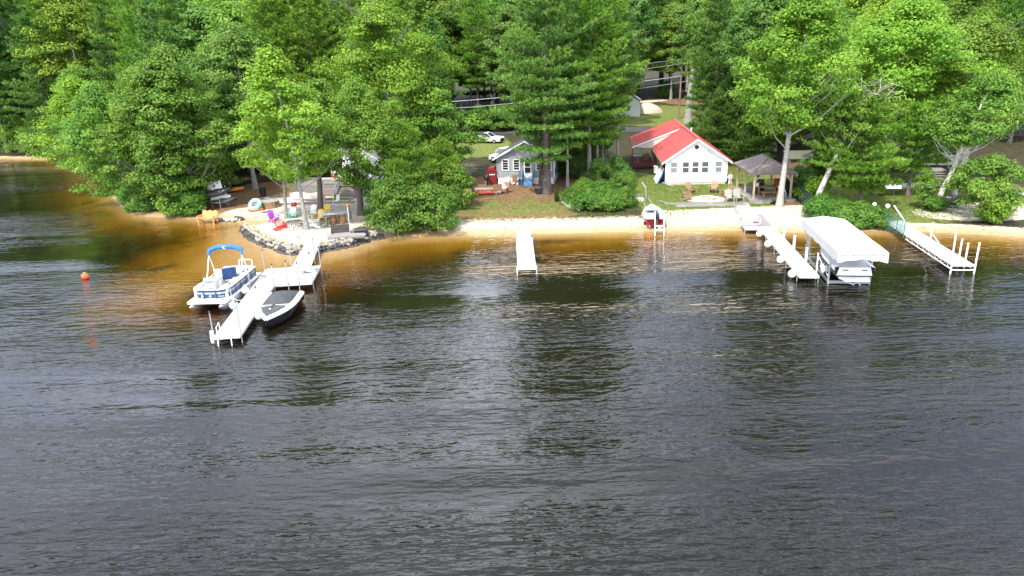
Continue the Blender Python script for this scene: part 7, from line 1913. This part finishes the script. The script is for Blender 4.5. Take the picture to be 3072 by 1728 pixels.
# utility pole, dead post, wires
up_ = (32.62, 136.24, 1.835)
o = thing('utility_pole', 'bare wooden utility pole with its guy wire behind the red roof', 'utility pole', up_)
MB().path([(0, 0, -.5), (.1, 0, 5), (.25, 0, 11.6)], [.19, .17, .13], 10).build('pole', mat('creosoted_pole', (.22, .17, .12), .9, .2, 3), o, True)
MB().bar((.22, 0, 10.9), (-8.5, 6.0, 3.0), .035).build('guy_wire', M_black, o); MB().box(.25, -.15, 10.6, .12, .14, .25).build('insulator', M_grey, o)
dp_ = (40.28, 139.49, 2.055)
o = thing('tree_snag', 'broken orange wood snag rising from the dark conifers', 'dead tree', dp_); MB().path([(0, 0, -.3), (.1, 0, 4), (.35, .1, 9.5)], [.32, .27, .22], 9).build('trunk', mat('bare_orange_wood', (.42, .27, .15), .9, .25, 3, stretch=(4, 4, 1)), o, True); MB().path([(.3, .1, 8.2), (.7, 0, 9.4), (1.0, 0, 9.8)], [.12, .07, .02], 6).build('splinter', MATS['bare_orange_wood'], o)
M_wire = mat('grey_cable', (.45, .45, .46), .5, .1, 4)
def wire(label, a, b, sag, r_):
    a = Vector(a); b = Vector(b)
    m_ = MB().path([a + (b - a) * k / 10 - Vector((0, 0, sag * 4 * (k / 10) * (1 - k / 10))) for k in range(11)], r_, 5)
    tag(m_.build('overhead_wire', M_wire), label, 'wire')
ex, ey = dp_[0] + .2, dp_[1] - .1
wire('thick pale overhead cable crossing in front of the utility pole', (ex, ey, dp_[2] + 8.4), (8, 118, 9.0), .5, .055)
wire('lower thin overhead wire in front of the utility pole', (ex, ey, dp_[2] + 7.4), (8, 118, 7.9), .6, .03)
wire('upper thin overhead wire behind the pale cable', (ex - 1, ey + 12, dp_[2] + 9.9), (4, 124, 10.4), .5, .03)
wire('topmost overhead wire at the dark forest edge', (ex - 1, ey + 12, dp_[2] + 10.8), (4, 124, 11.4), .5, .03)
wire('overhead wire showing left of the tall pine', (8, 118, 8.6), (-26, 112, 8.0), .6, .04)
wire('lower overhead wire showing left of the tall pine', (8, 118, 7.5), (-26, 112, 7.0), .6, .035)

# wrack line: twigs, cones and dead leaves washed up on the sand and strewn over the yards
wr_ = np.random.default_rng(31)
QX = wr_.uniform(-28, 44, 40000); QY = wr_.uniform(52, 80, 40000); qd = shore_d(QX, QY)
kp = ((qd > .9) & (qd < 2.2) & (wr_.random(QX.shape) < .10)) | ((qd > 2.2) & (qd < 9) & (wr_.random(QX.shape) < .035)) | ((QX > -7) & (QX < 9) & (QY > 66) & (wr_.random(QX.shape) < .12))
QX, QY = QX[kp], QY[kp]; QZ = ground_z(QX, QY) + .015; n = len(QX)
an = wr_.uniform(0, 6.28, n); ln_ = wr_.uniform(.05, .28, n)[:, None]; dv = np.stack([np.cos(an), np.sin(an), 0 * an], 1); sv = np.stack([-np.sin(an), np.cos(an), 0 * an], 1)
A = np.stack([QX, QY, QZ], 1); w2 = wr_.uniform(.012, .045, (n, 1))
V = np.stack([A - dv * ln_, A + sv * w2 + np.array([0, 0, .03]), A + dv * ln_, A - sv * w2], 1).reshape(-1, 3)
lme = mesh_np('beach_litter', V, np.arange(n)[:, None] * 4 + np.array([[0, 1, 2, 3]])); lme.materials.append(mat('dead_leaf_and_twig', (.12, .075, .04), .95, .4, 9))
lo_ = bpy.data.objects.new('beach_litter', lme); C.objects.link(lo_); lo_['kind'] = 'stuff'; lo_['label'] = 'twigs, cones and dead leaves scattered over the sand and the yards'
# ------------------------------------------------------------------ ground cover: grass tufts, beach weeds, needles' edge
gr = np.random.default_rng(12)
PX = gr.uniform(-8, 46, 60000); PY = gr.uniform(56, 90, 60000)
dd = shore_d(PX, PY)
ok = dd > 2.2
def inel(cx, cy, rx, ry): return ((PX - cx) / rx) ** 2 + ((PY - cy) / ry) ** 2 < gr.uniform(.5, 1.15, PX.shape)
lawn = inel(14.6, 72, 3.4, 13) | ((PX > 13.6) & (PX < 24.2) & (PY > 63.2) & (PY < 74.9)) | inel(34, 66, 8, 10) | inel(42, 68, 8, 9) | inel(25.2, 79, 3, 9)
thin = inel(.5, 66, 8.5, 5.5) & (gr.random(PX.shape) < .45)
edge = (dd > 3.0) & (dd < 6.5) & (PX < 12.5) & (gr.random(PX.shape) < .22 * (.3 + .7 * (np.sin(PX * 1.3) > .2)))
bush_edge = inel(8.6, 63.4, 4.6, 2.4) & (gr.random(PX.shape) < .5)
clear = ~((np.hypot(PX - FP[0], PY - FP[1]) < 2.1)) & ~((PX > 16.5) & (PX < 23.6) & (PY > 74.2)) & ~((PX > -2) & (PX < 6.4) & (PY > 77)) & ~((PX > 22.5) & (PX < 27.4) & (PY > 64.6) & (PY < 73))
ok &= (lawn | thin | edge | bush_edge) & clear
PX, PY = PX[ok], PY[ok]; PZ = ground_z(PX, PY)
n = len(PX); K = 4
A = np.repeat(np.stack([PX, PY, PZ - .01], 1), K, 0) + gr.normal(0, .05, (n * K, 3)) * np.array([1, 1, 0])
D = unit(np.array([0, 0, 1.]) + gr.normal(0, .5, (n * K, 3))); h_ = gr.uniform(.05, .14, (n * K, 1)); S_ = unit(np.cross(D, gr.normal(size=(n * K, 3)))) * .022
V = np.stack([A - S_, A + S_, A + D * h_], 1).reshape(-1, 3)
gme = mesh_np('grass', V, np.arange(n * K)[:, None] * 3 + np.array([[0, 1, 2]]), np.clip(gr.normal(.55, .25, n * K), 0, 1)); gme.materials.append(LM_grass)
go_ = bpy.data.objects.new('grass', gme); C.objects.link(go_); go_['kind'] = 'stuff'; go_['label'] = 'short patchy grass and beach weeds over the lawns and the sand edge'
